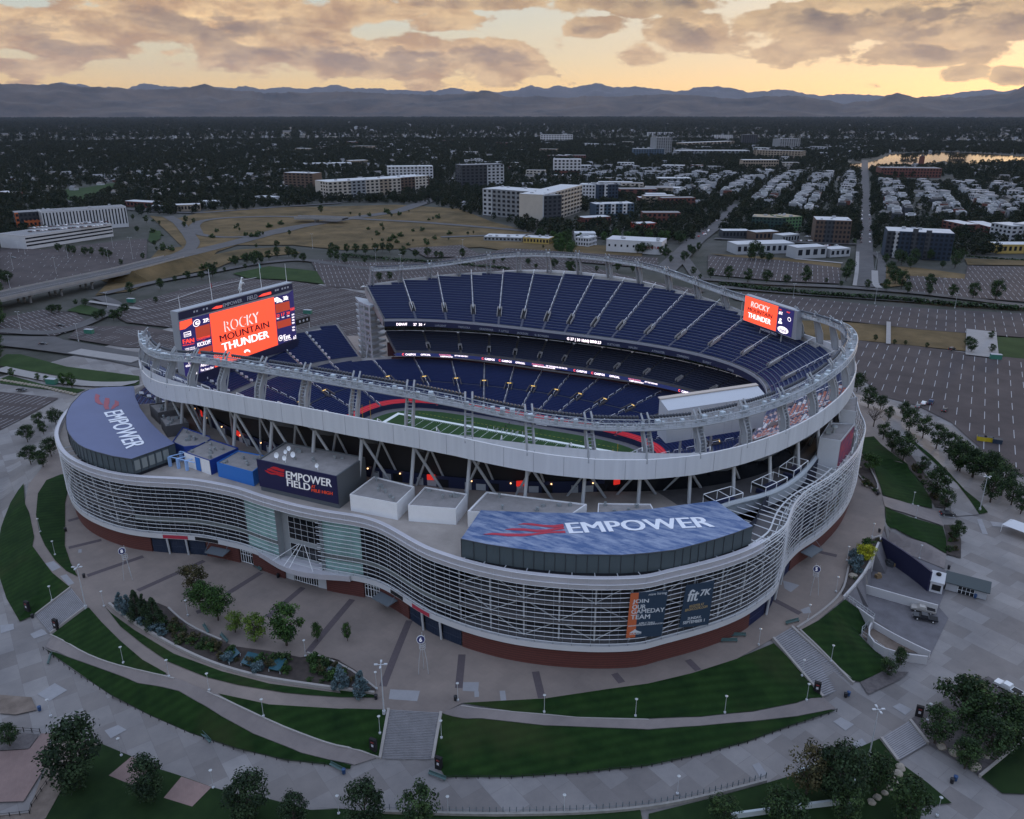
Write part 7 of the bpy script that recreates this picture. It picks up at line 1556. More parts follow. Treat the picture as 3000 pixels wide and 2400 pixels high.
hedge(zz_(Zr,(225,505),(500,540),(900,575),(1300,600),(1700,635),(2156,665),(2500,690)),5,3,'long dark hedge between the street and the north car park',3400)
hedge(zz_(Zm,(0,105),(200,125),(400,140),(540,150),(800,170),(1060,195)),4,2.5,'dark hedge along the edge of the west car park',1300)
hedge(zz_(Zr,(1790,330),(2000,345),(2200,355)),2,1.5,'low clipped hedge in front of the right hand shops',300)
# ================================================================== BUILDINGS
WIN=mat('building_window',(.012,.016,.024),.2);FRM=mat('flat_roof_grey',(.20,.20,.21),.85,var=.2,vs=.15);WROOF=mat('white_roof',(.46,.47,.49),.7,var=.08,vs=.1)
CC={'white':(.50,.50,.53),'cream':(.42,.38,.34),'grey':(.22,.23,.25),'dark':(.035,.04,.05),'brown':(.10,.065,.05),'brick':(.12,.04,.032),'tan':(.26,.21,.165),'orange':(.42,.10,.03),'green':(.07,.15,.065),'dkgreen':(.015,.045,.04),'navy':(.018,.035,.065),'blue':(.05,.085,.13),'yellow':(.38,.27,.08),'red':(.30,.04,.03),'lgrey':(.36,.37,.40)}
CM={k:mat('wall_'+k,v,.8,var=.07,vs=.12)for k,v in CC.items()}
_wq=MB();_wq.quad((-.5,0,-.5),(.5,0,-.5),(.5,0,.5),(-.5,0,.5));WMESH=None
def window(par,x,y,z,w_,h,rz):
 global WMESH
 if WMESH is None:
  o=_wq.build('window',[WIN]);WMESH=o.data;bpy.data.objects.remove(o)
 o=bpy.data.objects.new('window',WMESH);COL.objects.link(o);o.location=(x,y,z);o.rotation_euler=(0,0,rz);o.scale=(w_,1,h);o.parent=par;return o
def building(name,label,L,Rr,topy,depth,col='white',fl=4,bays=8,roof=None,cat='building',side=True,group=None,wz=.55,ww=.55,parts=(),pent=True):
 a,b=at(*L,ZL),at(*Rr,ZL);h=height_to(a,topy);d=(b-a);Wd=d.length;u=d.normalized();v=Vector((-u.y,u.x,0));e_=tag(empty(name,(a.x,a.y,ZL),atan2(u.y,u.x)),label,cat,group)
 mb=MB();mb.bx(0,Wd,0,depth,-.5,h);mb.build('wall',[CM[col]],e_)
 mb=MB();mb.bx(-.15,Wd+.15,-.15,depth+.15,h,h+.5);r=mb.build('parapet',[CM[col]],e_);mb=MB();mb.quad((.4,.4,h+.52),(Wd-.4,.4,h+.52),(Wd-.4,depth-.4,h+.52),(.4,depth-.4,h+.52));mb.build('roof',[roof or FRM],e_)
 rnd=random.Random(int(Wd*7+h))
 if pent:
  for k in range(4):mb=MB();w2=rnd.uniform(1.5,4);x=rnd.uniform(2,max(2.1,Wd-3));y=rnd.uniform(2,max(2.1,depth-2));mb.bx(x-w2/2,x+w2/2,y-1,y+1,h+.5,h+rnd.uniform(1.2,2.6));mb.build('rooftop_unit',[CM['lgrey']],e_)
 for(x0,x1,z0,z1,c,o_)in parts:mb=MB();mb.bx(x0*Wd,x1*Wd,-o_,.02,z0*h,z1*h+(.55 if z1>=1 else 0));mb.build('wall_panel',[CM[c]],e_)
 n=0;pw=Wd/bays;fh=h/fl;ox=max([p[5]for p in parts]+[0])+.04
 for i in range(bays):
  for j in range(fl):
   if n>90:break
   window(e_,(i+.5)*pw,-ox,(j+.55)*fh,pw*ww,fh*wz,0);n+=1
 if side:
  sb_=max(1,int(depth/pw));sb_=min(sb_,6);pd_=depth/sb_
  lft=proj((a.x,a.y,3))[0]>1400
  for i in range(sb_):
   for j in range(fl):
    if n>96:break
    window(e_,-.04 if not lft else Wd+.04,(i+.5)*pd_,(j+.55)*fh,pd_*ww,fh*wz,pi/2);n+=1
 return e_
B=building
B('office_building','long white office block with tall dark window slots, left of the highway',Zl(285,392),Zl(815,352),500+262/2.156,24,'white',1,26,FRM,wz=.78,ww=.42)
B('office_building','orange and black office wing beside the parking garage',Zl(115,388),Zl(425,366),500+270/2.156,22,'dark',4,12,FRM,parts=((.16,.98,.08,.6,'orange',1.2),(0,.07,0,1,'orange',.6)))
g=B('parking_garage','white banded parking garage in front of the orange office',Zl(170,498),Zl(718,412),500+415/2.156,38,'white',1,1,FRM,pent=False,wz=.01,side=False)
for j in range(3):
 W0=(at(*Zl(718,412),3)-at(*Zl(170,498),3)).length;hh=height_to(at(*Zl(170,498),3),500+415/2.156);mb=MB();mb.quad((.5,-.06,hh*(.2+.27*j)),(W0-.5,-.06,hh*(.2+.27*j)),(W0-.5,-.06,hh*(.32+.27*j)),(.5,-.06,hh*(.32+.27*j)));mb.build('opening',[WIN],g)
B('apartment_block','large cream and brown five storey apartment block beyond the interchange',T1_(1385,836),T1_(1690,815),768/1.4373,45,'cream',5,16,WROOF,parts=((.3,.5,0,1,'grey',.6),(.7,.85,0,1,'tan',.6)))
B('apartment_block','brown and white right wing of the apartment block beyond the interchange',T1_(1688,812),T1_(1808,800),750/1.4373,40,'brown',5,8,WROOF,parts=((.5,.95,0,1,'cream',.6),))
B('apartment_block','white apartment block behind the brown wing',T1_(1635,765),T1_(1825,762),703/1.4373,30,'white',5,12,WROOF)
B('apartment_block','dark brown twin block at the left of the cream apartments',T1_(1200,795),T1_(1322,800),728/1.4373,26,'brown',6,7,WROOF)
B('apartment_block','black and white gridded tall block right of the interchange',T1_(1945,792),T1_(2122,785),697/1.4373,30,'dark',7,10,FRM,parts=((.6,1,0,.98,'lgrey',.5),))
B('apartment_block','grey apartment block with white stair tower',T1_(2035,905),T2_(100,925),795/1.4373,38,'grey',6,11,WROOF,parts=((0,.18,0,1,'lgrey',.8),))
B('apartment_block','pale grey corner apartments with stacked balconies',T2_(128,945),T2_(292,890),822/1.4373,30,'cream',7,12,WROOF,parts=((0,.3,0,1,'lgrey',1.2),))
B('apartment_block','black framed block left of the stacked balconies',T2_(98,938),T2_(130,945),822/1.4373,26,'dark',7,3,FRM)
B('townhouse_row','blue and white townhouse row with white gables',T2_(350,920),T2_(512,915),862/1.4373,22,'blue',4,10,WROOF,parts=((.1,.22,.3,1,'white',.4),(.4,.52,.3,1,'white',.4),(.7,.82,.3,1,'white',.4)))
B('apartment_block','white block joined to a navy block behind the townhouses',T2_(282,848),T2_(362,850),778/1.4373,24,'white',5,6,WROOF);B('apartment_block','navy and white block right of the plain white one',T2_(362,852),T2_(445,848),780/1.4373,24,'navy',5,6,FRM,parts=((.3,.45,0,1,'white',.4),))
B('apartment_block','white stepped block with brick base in the middle distance',T2_(175,738),T2_(290,738),672/1.4373,28,'white',5,7,WROOF,parts=((0,1,0,.3,'brick',.3),))
B('office_tower','tallest dark glass tower on the skyline with brick annex',T2_(605,660),T2_(670,658),580/1.4373,30,'grey',12,7,FRM);B('office_building','blue glass office at the left foot of the tallest tower',T2_(510,660),T2_(640,660),628/1.4373,30,'blue',4,12,WROOF)
B('office_tower','dark gridded tower on the horizon right of centre',T2_(968,612),T2_(1032,612),568/1.4373,24,'dark',9,7,FRM);B('office_tower','wide blue grey glass block right of the gridded tower',T2_(1125,632),T2_(1210,628),586/1.4373,30,'grey',8,9,FRM)
B('office_building','cream banded office block with roof box',T2_(970,712),T2_(1120,712),675/1.4373,30,'tan',3,14,WROOF,ww=.7);B('apartment_block','tan stepped apartment block below the skyline towers',T2_(1015,665),T2_(1212,672),632/1.4373,40,'tan',4,16,FRM)
B('office_building','white hospital block on the far left of the skyline towers',T2_(120,600),T2_(255,600),568/1.4373,30,'white',4,12,WROOF);B('office_building','small white slab block between the skyline towers',T2_(855,592),T2_(928,592),570/1.4373,24,'white',4,9,WROOF);B('office_building','low white roofed block behind the tallest tower',T2_(572,572),T2_(690,572),558/1.4373,30,'white',2,12,WROOF)
B('office_building','wide flat white roofed complex in front of the towers',T2_(690,655),T2_(1000,655),635/1.4373,50,'grey',2,20,WROOF);B('office_building','pale roofed low block right of the wide complex',T2_(725,620),T2_(935,612),602/1.4373,40,'tan',2,14,WROOF)
B('apartment_block','brown brick five storey block with dark central bay',Zr(825,240),Zr(1050,248),600+98/2.156,30,'brown',5,9,WROOF,parts=((.28,.52,0,1,'dark',.5),));B('apartment_block','building wrapped in dark green netting',Zr(430,155),Zr(645,165),600+78/2.156,26,'dkgreen',4,9,mat('tan_roof',(.30,.24,.16),.8));B('apartment_block','bright green sheathed building under construction',Zr(645,165),Zr(745,158),600+82/2.156,26,'green',4,5,MATS['tan_roof'])
B('apartment_block','blue and black apartment block with white left flank by the north street',Zr(1268,330),Zr(1688,352),600+168/2.156,30,'navy',6,14,WROOF,parts=((0,.12,0,1,'dark',.8),(.12,.18,0,1,'white',.4),(.38,.46,0,1.12,'dark',1.6),(.58,.66,0,1.08,'dark',1.6)))
for lb,a,b,t,dp,c,f_,n_b in(('low shop with black awnings on the north street',Zr(250,208),Zr(422,208),168,16,'dark',1,8),('pink grey low shop beside the green building',Zr(455,225),Zr(605,218),178,16,'brown',1,6),('low shop with outdoor seating',Zr(628,242),Zr(735,232),198,14,'grey',1,6),('long blue grey warehouse behind the tall dark tree',Zr(338,312),Zr(700,302),255,22,'lgrey',1,10),('pale blue garage with three roller doors',Zr(715,340),Zr(905,330),275,16,'lgrey',1,4),('small pale house at the corner of the north street',Zr(930,330),Zr(1055,322),285,14,'lgrey',1,4),('yellow shop front at the right edge',Zr(1985,305),Zr(2240,305),255,18,'yellow',1,8),('brick and white flat roofed house left of the gabled house',Zr(1630,160),Zr(1765,190),100,18,'brick',3,4),('brick and white flat roofed house nearest the gabled house',Zr(1785,150),Zr(1925,190),105,18,'brick',3,5),('grey townhouse block with solar panels',Zr(1930,215),Zr(2060,240),115,22,'lgrey',4,5),('grey townhouse block at the right edge',Zr(2065,230),Zr(2230,250),120,22,'lgrey',4,5)):
 B('shop' if 'shop' in lb else('warehouse' if 'ware' in lb or 'garage' in lb else 'house'),lb,a,b,600+t/2.156,dp,c,f_,n_b,WROOF,'shop' if 'shop' in lb else('warehouse' if 'ware' in lb or 'garage' in lb else 'house'),pent=False)
wf=B('furniture_store','white furniture warehouse with red lettering behind the rim',Zm(1672,78),Zm(2020,98),700+5/2.156,26,'white',1,9,WROOF,'store',wz=.2,ww=.3)
p=at(*Zm(1930,30),10);text('wall_lettering','FURNITURE',3.2,CM['red'],Matrix.Translation((36,-.2,4.6))@Matrix.Rotation(R(90),4,'X'),wf,bold=.02)
B('shop','low yellow and white shop row behind the rim',Zm(1150,25),Zm(1310,35),700-8/2.156,16,'yellow',1,8,WROOF,'shop');B('shop','white gabled workshop left of the furniture warehouse',Zm(1478,42),Zm(1560,50),700-10/2.156,18,'white',2,5,WROOF,'shop');B('warehouse','long grey warehouse behind the light ring',Zm(900,10),Zm(1140,18),700-12/2.156,22,'grey',1,10,WROOF,'warehouse')
for lb,a,b,t,dp,c in(('brick shop row near the left junction',T1_(520,868),T1_(640,875),848,20,'brick'),('small grey shop beside the brick row',T1_(636,888),T1_(682,888),868,14,'grey'),('tan low shop by the junction',T1_(735,890),T1_(846,886),866,18,'tan'),('white shed behind the tan shop',T1_(1075,846),T1_(1150,850),828,16,'white'),('pale shop right of the tan one',T1_(838,868),T1_(925,866),850,16,'lgrey'),('red roofed shop at the left edge',T1_(-10,826),T1_(55,832),808,16,'brick'),('white garage by the left road',T1_(85,838),T1_(146,840),826,14,'white'),('long white roofed row left of the apartments',T1_(1280,708),T1_(1482,704),690,30,'white'),('tan block right of the white row',T1_(1478,700),T1_(1552,697),678,26,'tan'),('low brick flats in front of the townhouses',T2_(550,935),T2_(708,935),898,18,'brick'),('brick flats behind the low brick flats',T2_(630,868),T2_(770,866),836,18,'brick'),('red and white diner by the north street',T2_(525,972),T2_(607,968),945,16,'red'),('dark red diner left of the red and white one',T2_(305,952),T2_(415,945),920,18,'brick'),('pale shop below the dark red diner',T2_(265,1010),T2_(352,1010),985,16,'white')):
 B('shop',lb,a,b,t/1.4373,dp,c,2 if 'flats' in lb else 1,8,FRM if 'flats' in lb else WROOF,'building',pent=False)
B('school','red brick school in front of the lake',T2_(1550,745),T2_(1805,748),708/1.4373,40,'brick',3,20,FRM,'school')
e_=tag(empty('clock_tower',tuple(at(*T2_(1720,705),3))),'slim red brick tower rising from the school by the lake','tower');h=height_to(at(*T2_(1720,705),3),650/1.4373);mb=MB();mb.bx(-6,6,-6,6,0,h*.85);mb.build('shaft',[CM['brick']],e_);mb=MB();mb.box((0,0,h*.92),(9,9,h*.18),0,.2);mb.build('roof',[CM['dark']],e_)
brnd=random.Random(31)
AREA=[[T2_(*p)for p in((-250,590),(550,585),(960,600),(1330,640),(1350,700),(1000,735),(560,730),(60,760),(-240,700))],[T1_(*p)for p in((1150,560),(2156,560),(2156,640),(1250,690))],[T2_(*p)for p in((60,760),(640,740),(640,860),(520,900),(300,780))]]
for k in range(74):
 P=AREA[(0,0,0,1,2)[k%5]]
 for _ in range(40):
  px,py=brnd.uniform(min(p[0]for p in P),max(p[0]for p in P)),brnd.uniform(min(p[1]for p in P),max(p[1]for p in P))
  if _inside(P,px,py):break
 col=brnd.choice(('white','white','lgrey','tan','cream','brick','grey'));s_=(py-328)/130;w_=brnd.uniform(22,60)*s_;h_=brnd.uniform(5,14)*s_
 B('low_block',{'white':'white','lgrey':'pale grey','tan':'tan','cream':'cream','brick':'brick red','grey':'grey'}[col]+' low block scattered in the wooded middle distance',(px,py),(px+w_,py+brnd.uniform(-1,2)),py-h_,brnd.uniform(14,30),col,2 if h_<9*s_ else 3,5,brnd.choice((WROOF,FRM)),'building',False,'low blocks in the wooded middle distance',pent=False)
# ---- houses and townhouses
hrnd=random.Random(77)
def house_proto(kind,col):
 e_=empty('townhouse' if kind=='t' else 'house',(0,0,-600));mb=MB()
 if kind=='t':
  mb.bx(-5,5,-6,6,0,9.5);mb.build('wall',[CM[col]],e_);mb=MB();mb.bx(-5.1,5.1,-6.1,1,9.5,9.9);mb.bx(-3,3,1,5,9.5,12);mb.build('roof',[mat('townhouse_roof_'+col,{'white':(.34,.35,.37),'lgrey':(.24,.25,.27),'grey':(.40,.41,.43)}.get(col,(.15,.15,.16)),.85,var=.15,vs=.3)],e_)
  for x in(-3,0,3):
   for z in(1.6,4.8,7.8):window(e_,x,-6.04,z,1.7,1.8,0)
  for z in(4.8,7.8):window(e_,5.04,0,z,2.5,1.6,pi/2)
 else:
  mb.bx(-6,6,-4.5,4.5,0,4);mb.build('wall',[CM[col]],e_);mb=MB();mb.add([(-6.5,-5,3.9),(6.5,-5,3.9),(6.5,5,3.9),(-6.5,5,3.9),(-6.5,0,6.8),(6.5,0,6.8)],((0,1,5,4),(2,3,4,5),(1,2,5),(3,0,4),(3,2,1,0)));mb.build('roof',[mat('shingle_%s'%col,hrnd.choice(((.16,.16,.17),(.20,.18,.17),(.30,.31,.33))),.85,var=.15,vs=.5)],e_)
  for x in(-4,0,4):window(e_,x,-4.54,2.2,1.6,1.4,0)
 return e_
HP={(k,c):[house_proto(k,c),False]for k,c in(('t','white'),('t','lgrey'),('t','grey'),('t','dark'),('t','brick'),('h','white'),('h','cream'),('h','brick'),('h','lgrey'))}
CN={'white':'white','lgrey':'pale grey','grey':'grey','dark':'dark','brick':'brick','cream':'cream'}
def house(k,c,x,y,rz,area):
 P=HP[(k,c)];o=P[0]if not P[1]else copy_tree(P[0]);P[1]=True;o.location=(x,y,ZL-.1);s_=hrnd.uniform(.85,1.2);o.scale=(s_,s_,hrnd.uniform(.8,1.15));o.rotation_euler=(0,0,rz)
 tag(o,'%s %s %s'%(CN[c],'flat roofed townhouse' if k=='t' else 'gabled bungalow',area),'house','townhouses and bungalows '+area);return o
BLD=[o for o in bpy.data.objects if o.parent is None and o.get('category')in('building','shop','house','store','warehouse','school')]
BPOS=[(o.location.x,o.location.y)for o in BLD]
bfoot=[]
for o in BLD:
 w_=[c for c in o.children if c.name.startswith('wall')]
 if w_:
  bb=w_[0].bound_box;cz=o.rotation_euler.z;cs=[(o.location.x+p[0]*cos(cz)-p[1]*sin(cz),o.location.y+p[0]*sin(cz)+p[1]*cos(cz))for p in bb];cx=sum(p[0]for p in cs)/8;cy=sum(p[1]for p in cs)/8;bfoot.append((cx,cy,max(hypot(p[0]-cx,p[1]-cy)for p in cs)))
def free(x,y,m=6):return all(hypot(x-a,y-b)>r+m for a,b,r in bfoot)
sd=Vector(at(*Zr(1152,-280),3)[:2])-Vector(at(*Zr(1150,300),3)[:2]);sa_=atan2(sd.y,sd.x);o0=Vector(at(*Zr(1150,300),3)[:2])
TOWN=[[T2_(*p)for p in P]for P in(((1040,725),(1470,705),(1455,880),(1230,905),(1020,860)),((1540,770),(2156,790),(2400,850),(2400,920),(2000,920),(1560,935)),((640,735),(1010,745),(1010,820),(830,825),(640,830)),((280,690),(640,690),(640,740),(300,770)))]
HOOD=[[T1_(*p)for p in P]for P in(((0,640),(1200,640),(1200,830),(860,850),(0,790)),((700,560),(2100,600),(2100,690),(1200,700)))]
placed=[];cntT=0
cand=[]
for i in range(-70,60):
 for j in range(0,60):
  u=j*17+40;v=i*15+(9 if i%4<2 else 0)
  p=o0+Vector((cos(sa_),sin(sa_)))*u+Vector((-sin(sa_),cos(sa_)))*v
  if abs(v)<14 or i%4==3 or j%7==6:continue
  px=proj((p.x,p.y,3));
  if any(_inside(P,*px)for P in TOWN)and free(p.x,p.y):cand.append((u,p.x,p.y))
cand.sort();rest=cand[230:]
for u,x,y in cand[:230]:
 if hrnd.random()<.2:continue
 house(*(('t',hrnd.choice(('white','white','lgrey','grey','dark','brick')))if hrnd.random()<.8 else('h',hrnd.choice(('white','lgrey')))),x,y,sa_+pi/2,'in the streets around the north road')
 placed.append((x,y));cntT+=1
k=0;tries=0
while k<95 and tries<4000:
 tries+=1;P=HOOD[0];px,py=hrnd.uniform(0,850),hrnd.uniform(455,590)
 if not _inside(P,px,py):continue
 p=at(px,py,3)
 if free(p.x,p.y)and all(hypot(p.x-a,p.y-b)>16 for a,b in placed):house('h',hrnd.choice(('white','cream','lgrey','brick','white')),p.x,p.y,sa_+hrnd.choice((0,pi/2)),'among the trees left of the interchange');placed.append((p.x,p.y));k+=1
for k_,(o_,u_)in HP.items():
 if not u_:
  for c_ in list(o_.children):bpy.data.objects.remove(c_)
  bpy.data.objects.remove(o_)
# ---- masses: distant trees and roofs
OPEN=[[Zl(*p)for p in((0,440),(270,420),(820,240),(900,290),(1260,265),(2156,200),(2700,210),(3200,330),(3600,560),(3600,1900),(0,1900))],[Zr(*p)for p in((-700,230),(0,250),(170,165),(330,200),(1120,240),(1260,330),(1790,330),(2600,330),(2600,2000),(-700,2000))],[Zr(*p)for p in((1125,560),(1120,-290),(1185,-290),(1200,560))],[Zr(*p)for p in((0,320),(330,-20),(380,0),(120,300))],[T2_(*p)for p in((1400,684),(1490,680),(1590,644),(1850,640),(2200,655),(2200,684),(1900,696),(1540,706),(1430,710))],[Zl(*p)for p in((400,120),(560,100),(760,80),(560,195),(430,198))],[T2_(*p)for p in((1560,750),(1860,745),(1870,780),(1560,765))]]
def gn_scatter(name,pts,obj,smin,smax,label,cat):
 me=bpy.data.meshes.new(name);me.from_pydata([p[:3]for p in pts],[],[]);at_=me.attributes.new('sz','FLOAT','POINT');at_.data.foreach_set('value',[p[3]for p in pts]);o=bpy.data.objects.new(name,me);COL.objects.link(o)
 g=bpy.data.node_groups.new(name,'GeometryNodeTree');g.interface.new_socket('Geometry',in_out='INPUT',socket_type='NodeSocketGeometry');g.interface.new_socket('Geometry',in_out='OUTPUT',socket_type='NodeSocketGeometry')
 gi,go=g.nodes.new('NodeGroupInput'),g.nodes.new('NodeGroupOutput');ip=g.nodes.new('GeometryNodeInstanceOnPoints');oi=g.nodes.new('GeometryNodeObjectInfo');oi.inputs['Object'].default_value=obj;oi.inputs['As Instance'].default_value=True
 rv=g.nodes.new('FunctionNodeRandomValue');rv.data_type='FLOAT_VECTOR';rv.inputs[0].default_value=(0,0,0);rv.inputs[1].default_value=(0,0,6.28);na=g.nodes.new('GeometryNodeInputNamedAttribute');na.data_type='FLOAT';na.inputs['Name'].default_value='sz'
 l=g.links.new;l(gi.outputs[0],ip.inputs['Points']);l(oi.outputs['Geometry'],ip.inputs['Instance']);l(rv.outputs[0],ip.inputs['Rotation']);l(na.outputs[0],ip.inputs['Scale']);l(ip.outputs[0],go.inputs[0])
 m=o.modifiers.new('scatter','NODES');m.node_group=g;o['kind']='stuff';tag(o,label,cat);return o
def lowcrown(nm,seed,mats_):
 rnd=random.Random(seed);return crown_mesh(rnd,9.5,8.2,.3,'round',28,10,.66)
crn=random.Random(5)
tp=[[],[]];hp=[[],[]]
def sector(n,r0,r1,fn):
 for _ in range(n):
  r=sqrt(crn.uniform(r0*r0,r1*r1));a=YAW+crn.uniform(-.60,.60);x,y=CAM.x+r*sin(a),CAM.y+r*cos(a);px=proj((x,y,3))
  if px[1]<335 or px[0]<-60 or px[0]>3060:continue
  if any(_inside(P,*px)for P in OPEN):continue
  fn(x,y,r,px)
intown=lambda px:any(_inside(P,*px)for P in TOWN)
for q in range(26):p=at(*T2_(1640+q*5.5+(q>12)*130,664+(q%3)*2.5),3);tp[q%2].append((p.x,p.y,2.9,1.3))
near_t=[]
def f1(x,y,r,px):
 if not free(x,y,1):return
 if intown(px)and(crn.random()<.5 or any(hypot(x-a,y-b)<8 for a,b in placed)):return
 if any(hypot(x-a,y-b)<8 for a,b in placed)and crn.random()<.7:return
 near_t.append((r,x,y))
sector(13000,430,1500,f1);near_t.sort()
for r,x,y in near_t[:95]:plant(crn.choice(('dark','green')),'round',Vector((x,y,3)),crn.uniform(7,12),'dark green street tree among the nearer houses and blocks of the town','tree','trees in the nearer town streets')
for r,x,y in near_t[95:]:tp[crn.randrange(2)].append((x,y,3,crn.uniform(.6,1.25)))
sector(34000,1500,4200,lambda x,y,r,px:tp[crn.randrange(2)].append((x,y,2.6,crn.uniform(.75,1.5))))
sector(40000,4200,16500,lambda x,y,r,px:tp[crn.randrange(2)].append((x,y,2.3,crn.uniform(1.5,3.2)*(r/5000)**.5)))
sector(3000,900,6000,lambda x,y,r,px:hp[crn.randrange(2)].append((x,y,2.8,crn.uniform(.7,1.3)*max(1,r/5000)))if(free(x,y,4)and mnoise.noise(Vector((x*.0011,y*.0011,2)))>-.15)else None)
sector(420,5000,14000,lambda x,y,r,px:hp[crn.randrange(2)].append((x,y,2.8,crn.uniform(1.2,3.4))))
# members of the masses stand among the points, each mass built round one of its own crowns
for i,(kd)in enumerate(('dark','green')):
 cm=lowcrown(kd,60+i,None);x,y,z,s_=tp[i].pop();o=cm.build('city_tree',[leaf('far_leaf_%d%d'%(i,q),c_)for q,c_ in enumerate(((.006,.013,.008),(.010,.021,.010),(.018,.030,.014))if i==0 else((.010,.018,.009),(.016,.026,.011),(.026,.028,.014)))]);o.location=(x,y,z);tag(o,'dark rounded tree crown in the %s distance'%('far' if i==0 else 'middle'),'tree','single crowns in the urban forest')
 gn_scatter('urban_forest',tp[i],o,1,1,'dense dark green trees filling the suburbs' if i==0 else 'mid green trees mixed through the suburbs','trees')
for i,c in enumerate(('white','cream')):
 mb=MB();mb.mi=0;mb.bx(-7,7,-5,5,0,5);mb.mi=1;mb.add([(-7.5,-5.5,5),(7.5,-5.5,5),(7.5,5.5,5),(-7.5,5.5,5),(-7.5,0,8),(7.5,0,8)],((0,1,5,4),(2,3,4,5),(1,2,5),(3,0,4)));mb.mi=2;mb.bx(-5,-3,-5.1,-5,1.5,3.5);mb.bx(2,5,-5.1,-5,1.5,3.5)
 x,y,z,s_=hp[i].pop();o=mb.build('distant_house',[CM[c],mat('mid_shingle',(.20,.20,.21),.85)if i==0 else mat('dim_shingle',(.11,.105,.105),.85),WIN]);o.location=(x,y,z);tag(o,'small %s house far off in the suburbs'%c,'house','single houses in the far suburbs')
 if i==0:tp_=[(x_,y_,2.9,crn.uniform(.8,1.3))for u_,x_,y_ in rest if crn.random()<.55];mb=MB();mb.mi=0;mb.bx(-6,6,-5.5,5.5,0,9);mb.mi=1;mb.bx(-6.1,6.1,-5.6,5.6,9,9.4);mb.mi=2;[mb.bx(q-1,q+1,-5.56,-5.5,z_,z_+1.8)for q in(-3.5,0,3.5)for z_ in(1,4,6.8)];th_=mb.build('distant_townhouse',[CM['lgrey'],mat('mid_grey_roof',(.27,.27,.29),.85,var=.3,vs=.02,coord='Generated'),WIN]);th_.location=(*tp_[0][:2],2.9);tag(th_,'pale flat roofed townhouse in the dense far end of the town blocks','house');gn_scatter('townhouse_blocks',tp_[1:],th_,1,1,'rows of white and grey townhouses packed along the town streets','houses')
 gn_scatter('suburban_roofs',hp[i],o,1,1,'pale roofs of countless %s houses between the suburban trees'%c,'houses')
# ================================================================== LAMPS, SIGNS, VEHICLES, SMALL THINGS
for k_,L_ in PROTO.items():
 for o_,h_,u_ in L_:
  if not u_[0]:
   for c_ in list(o_.children):bpy.data.objects.remove(c_)
   bpy.data.objects.remove(o_)
def lampA():
 e_=empty('lamp_post',(0,0,-700));m1=MB();m1.tube([(0,0,0),(0,0,.35)],.28,8);m1.tube([(0,0,.35),(0,0,4.3)],.07,6,r2=.05);m1.build('post',[STEEL],e_)
 m1=MB();m1.lathe((0,0,4.25),((.08,0),(.24,.12),(.26,.3),(.36,.34),(.05,.5)),8);m1.build('lamp_head',[mat('lamp_globe',(.42,.44,.45),.3)],e_);return e_
LPx=[(Z4,330,348,'in the large left lawn by the stairs'),(Z4,658,384,'at the left tip of the shrub bed'),(Z4,780,742,'in the triangular lawn below the curved path'),(Z4,1068,828,'at the tip where two curved paths meet'),(Z4,1322,915,'at the fork of the central curved paths'),(Z4,1665,1080,'in the lawn left of the big stairs, nearest its upper path'),(Z4,1187,442,'on the plaza edge behind the seat wall'),(Z4,1930,700,'at the plaza edge of the shrub bed, right part'),(Z4,322,1078,'on the promenade beside the soil patch'),(Z4,768,1328,'at the promenade edge beside the huge pine'),(Z4,1348,1532,'at the corner of the right pink paver pad'),(Z5,460,972,'against the left wall of the big central stairs'),(Z5,848,1000,'against the right wall of the big central stairs'),(Z5,1497,837,'in the upper lawn, leftmost of the row right of the stairs'),(Z5,2073,862,'in the upper lawn, second right of the stairs'),(Z5,952,762,'at the corner of the plaza above the big stairs'),(Z5,200,1480,'beside the first dark pine right of bottom left'),(Z5,890,1485,'on the lower promenade right of the big stairs'),(Z5,1622,1475,'on the lower promenade, by the end of the slabs'),(Z5,438,690,'at the right tip of the shrub bed'),(Z6,437,569,'in the upper lawn, third right of the stairs'),(Z6,907,497,'in the upper lawn beside the dark info pillar'),(Z6,880,357,'on the left edge of the right hand stairs'),(Z6,1047,272,'in the dark lawn right of the right hand stairs'),(Z6,632,178,'at the plaza corner above the right hand stairs'),(Z6,848,940,'by the white railing at the lower right'),(Z6,165,1035,'on the pale slabs near the stone edging'),(Z6,1655,1160,'at the bottom right path edge'),(Z6,1600,612,'by the white sign at the gravel bed'),(Z3,165,1277,'on the seat wall left of the yellow bush'),(Z3,367,1072,'on the seat wall at the end of the curved bed'),(Z3,445,847,'on the seat wall near the gate five pole'),(Z3,628,677,'at the top of the ramps near the black bin'),(Z3,942,542,'between upper ramp and the small lawn'),(Z3,968,832,'on the lower ramp above the navy wall'),(Z3,920,442,'on the far side of the upper ramp'),(Z3,1230,692,'in the bed right of the ramps'),(Z1,40,992,'in the inner left lawn, upper one'),(Z1,133,1137,'in the inner left lawn, lower one'),(Z1,115,1427,'in the outer left lawn'),(Z4,1175,350+90,'beside the plaza seat wall')]
lp0=lampA()
for i,(f,x,y,w_)in enumerate(LPx[:-1]):
 p=P_(f,x,y);o=lp0 if i==0 else copy_tree(lp0);o.location=(p.x,p.y,p.z+.1);tag(o,'short white lamp post '+w_,'lamp post','short white lamp posts')
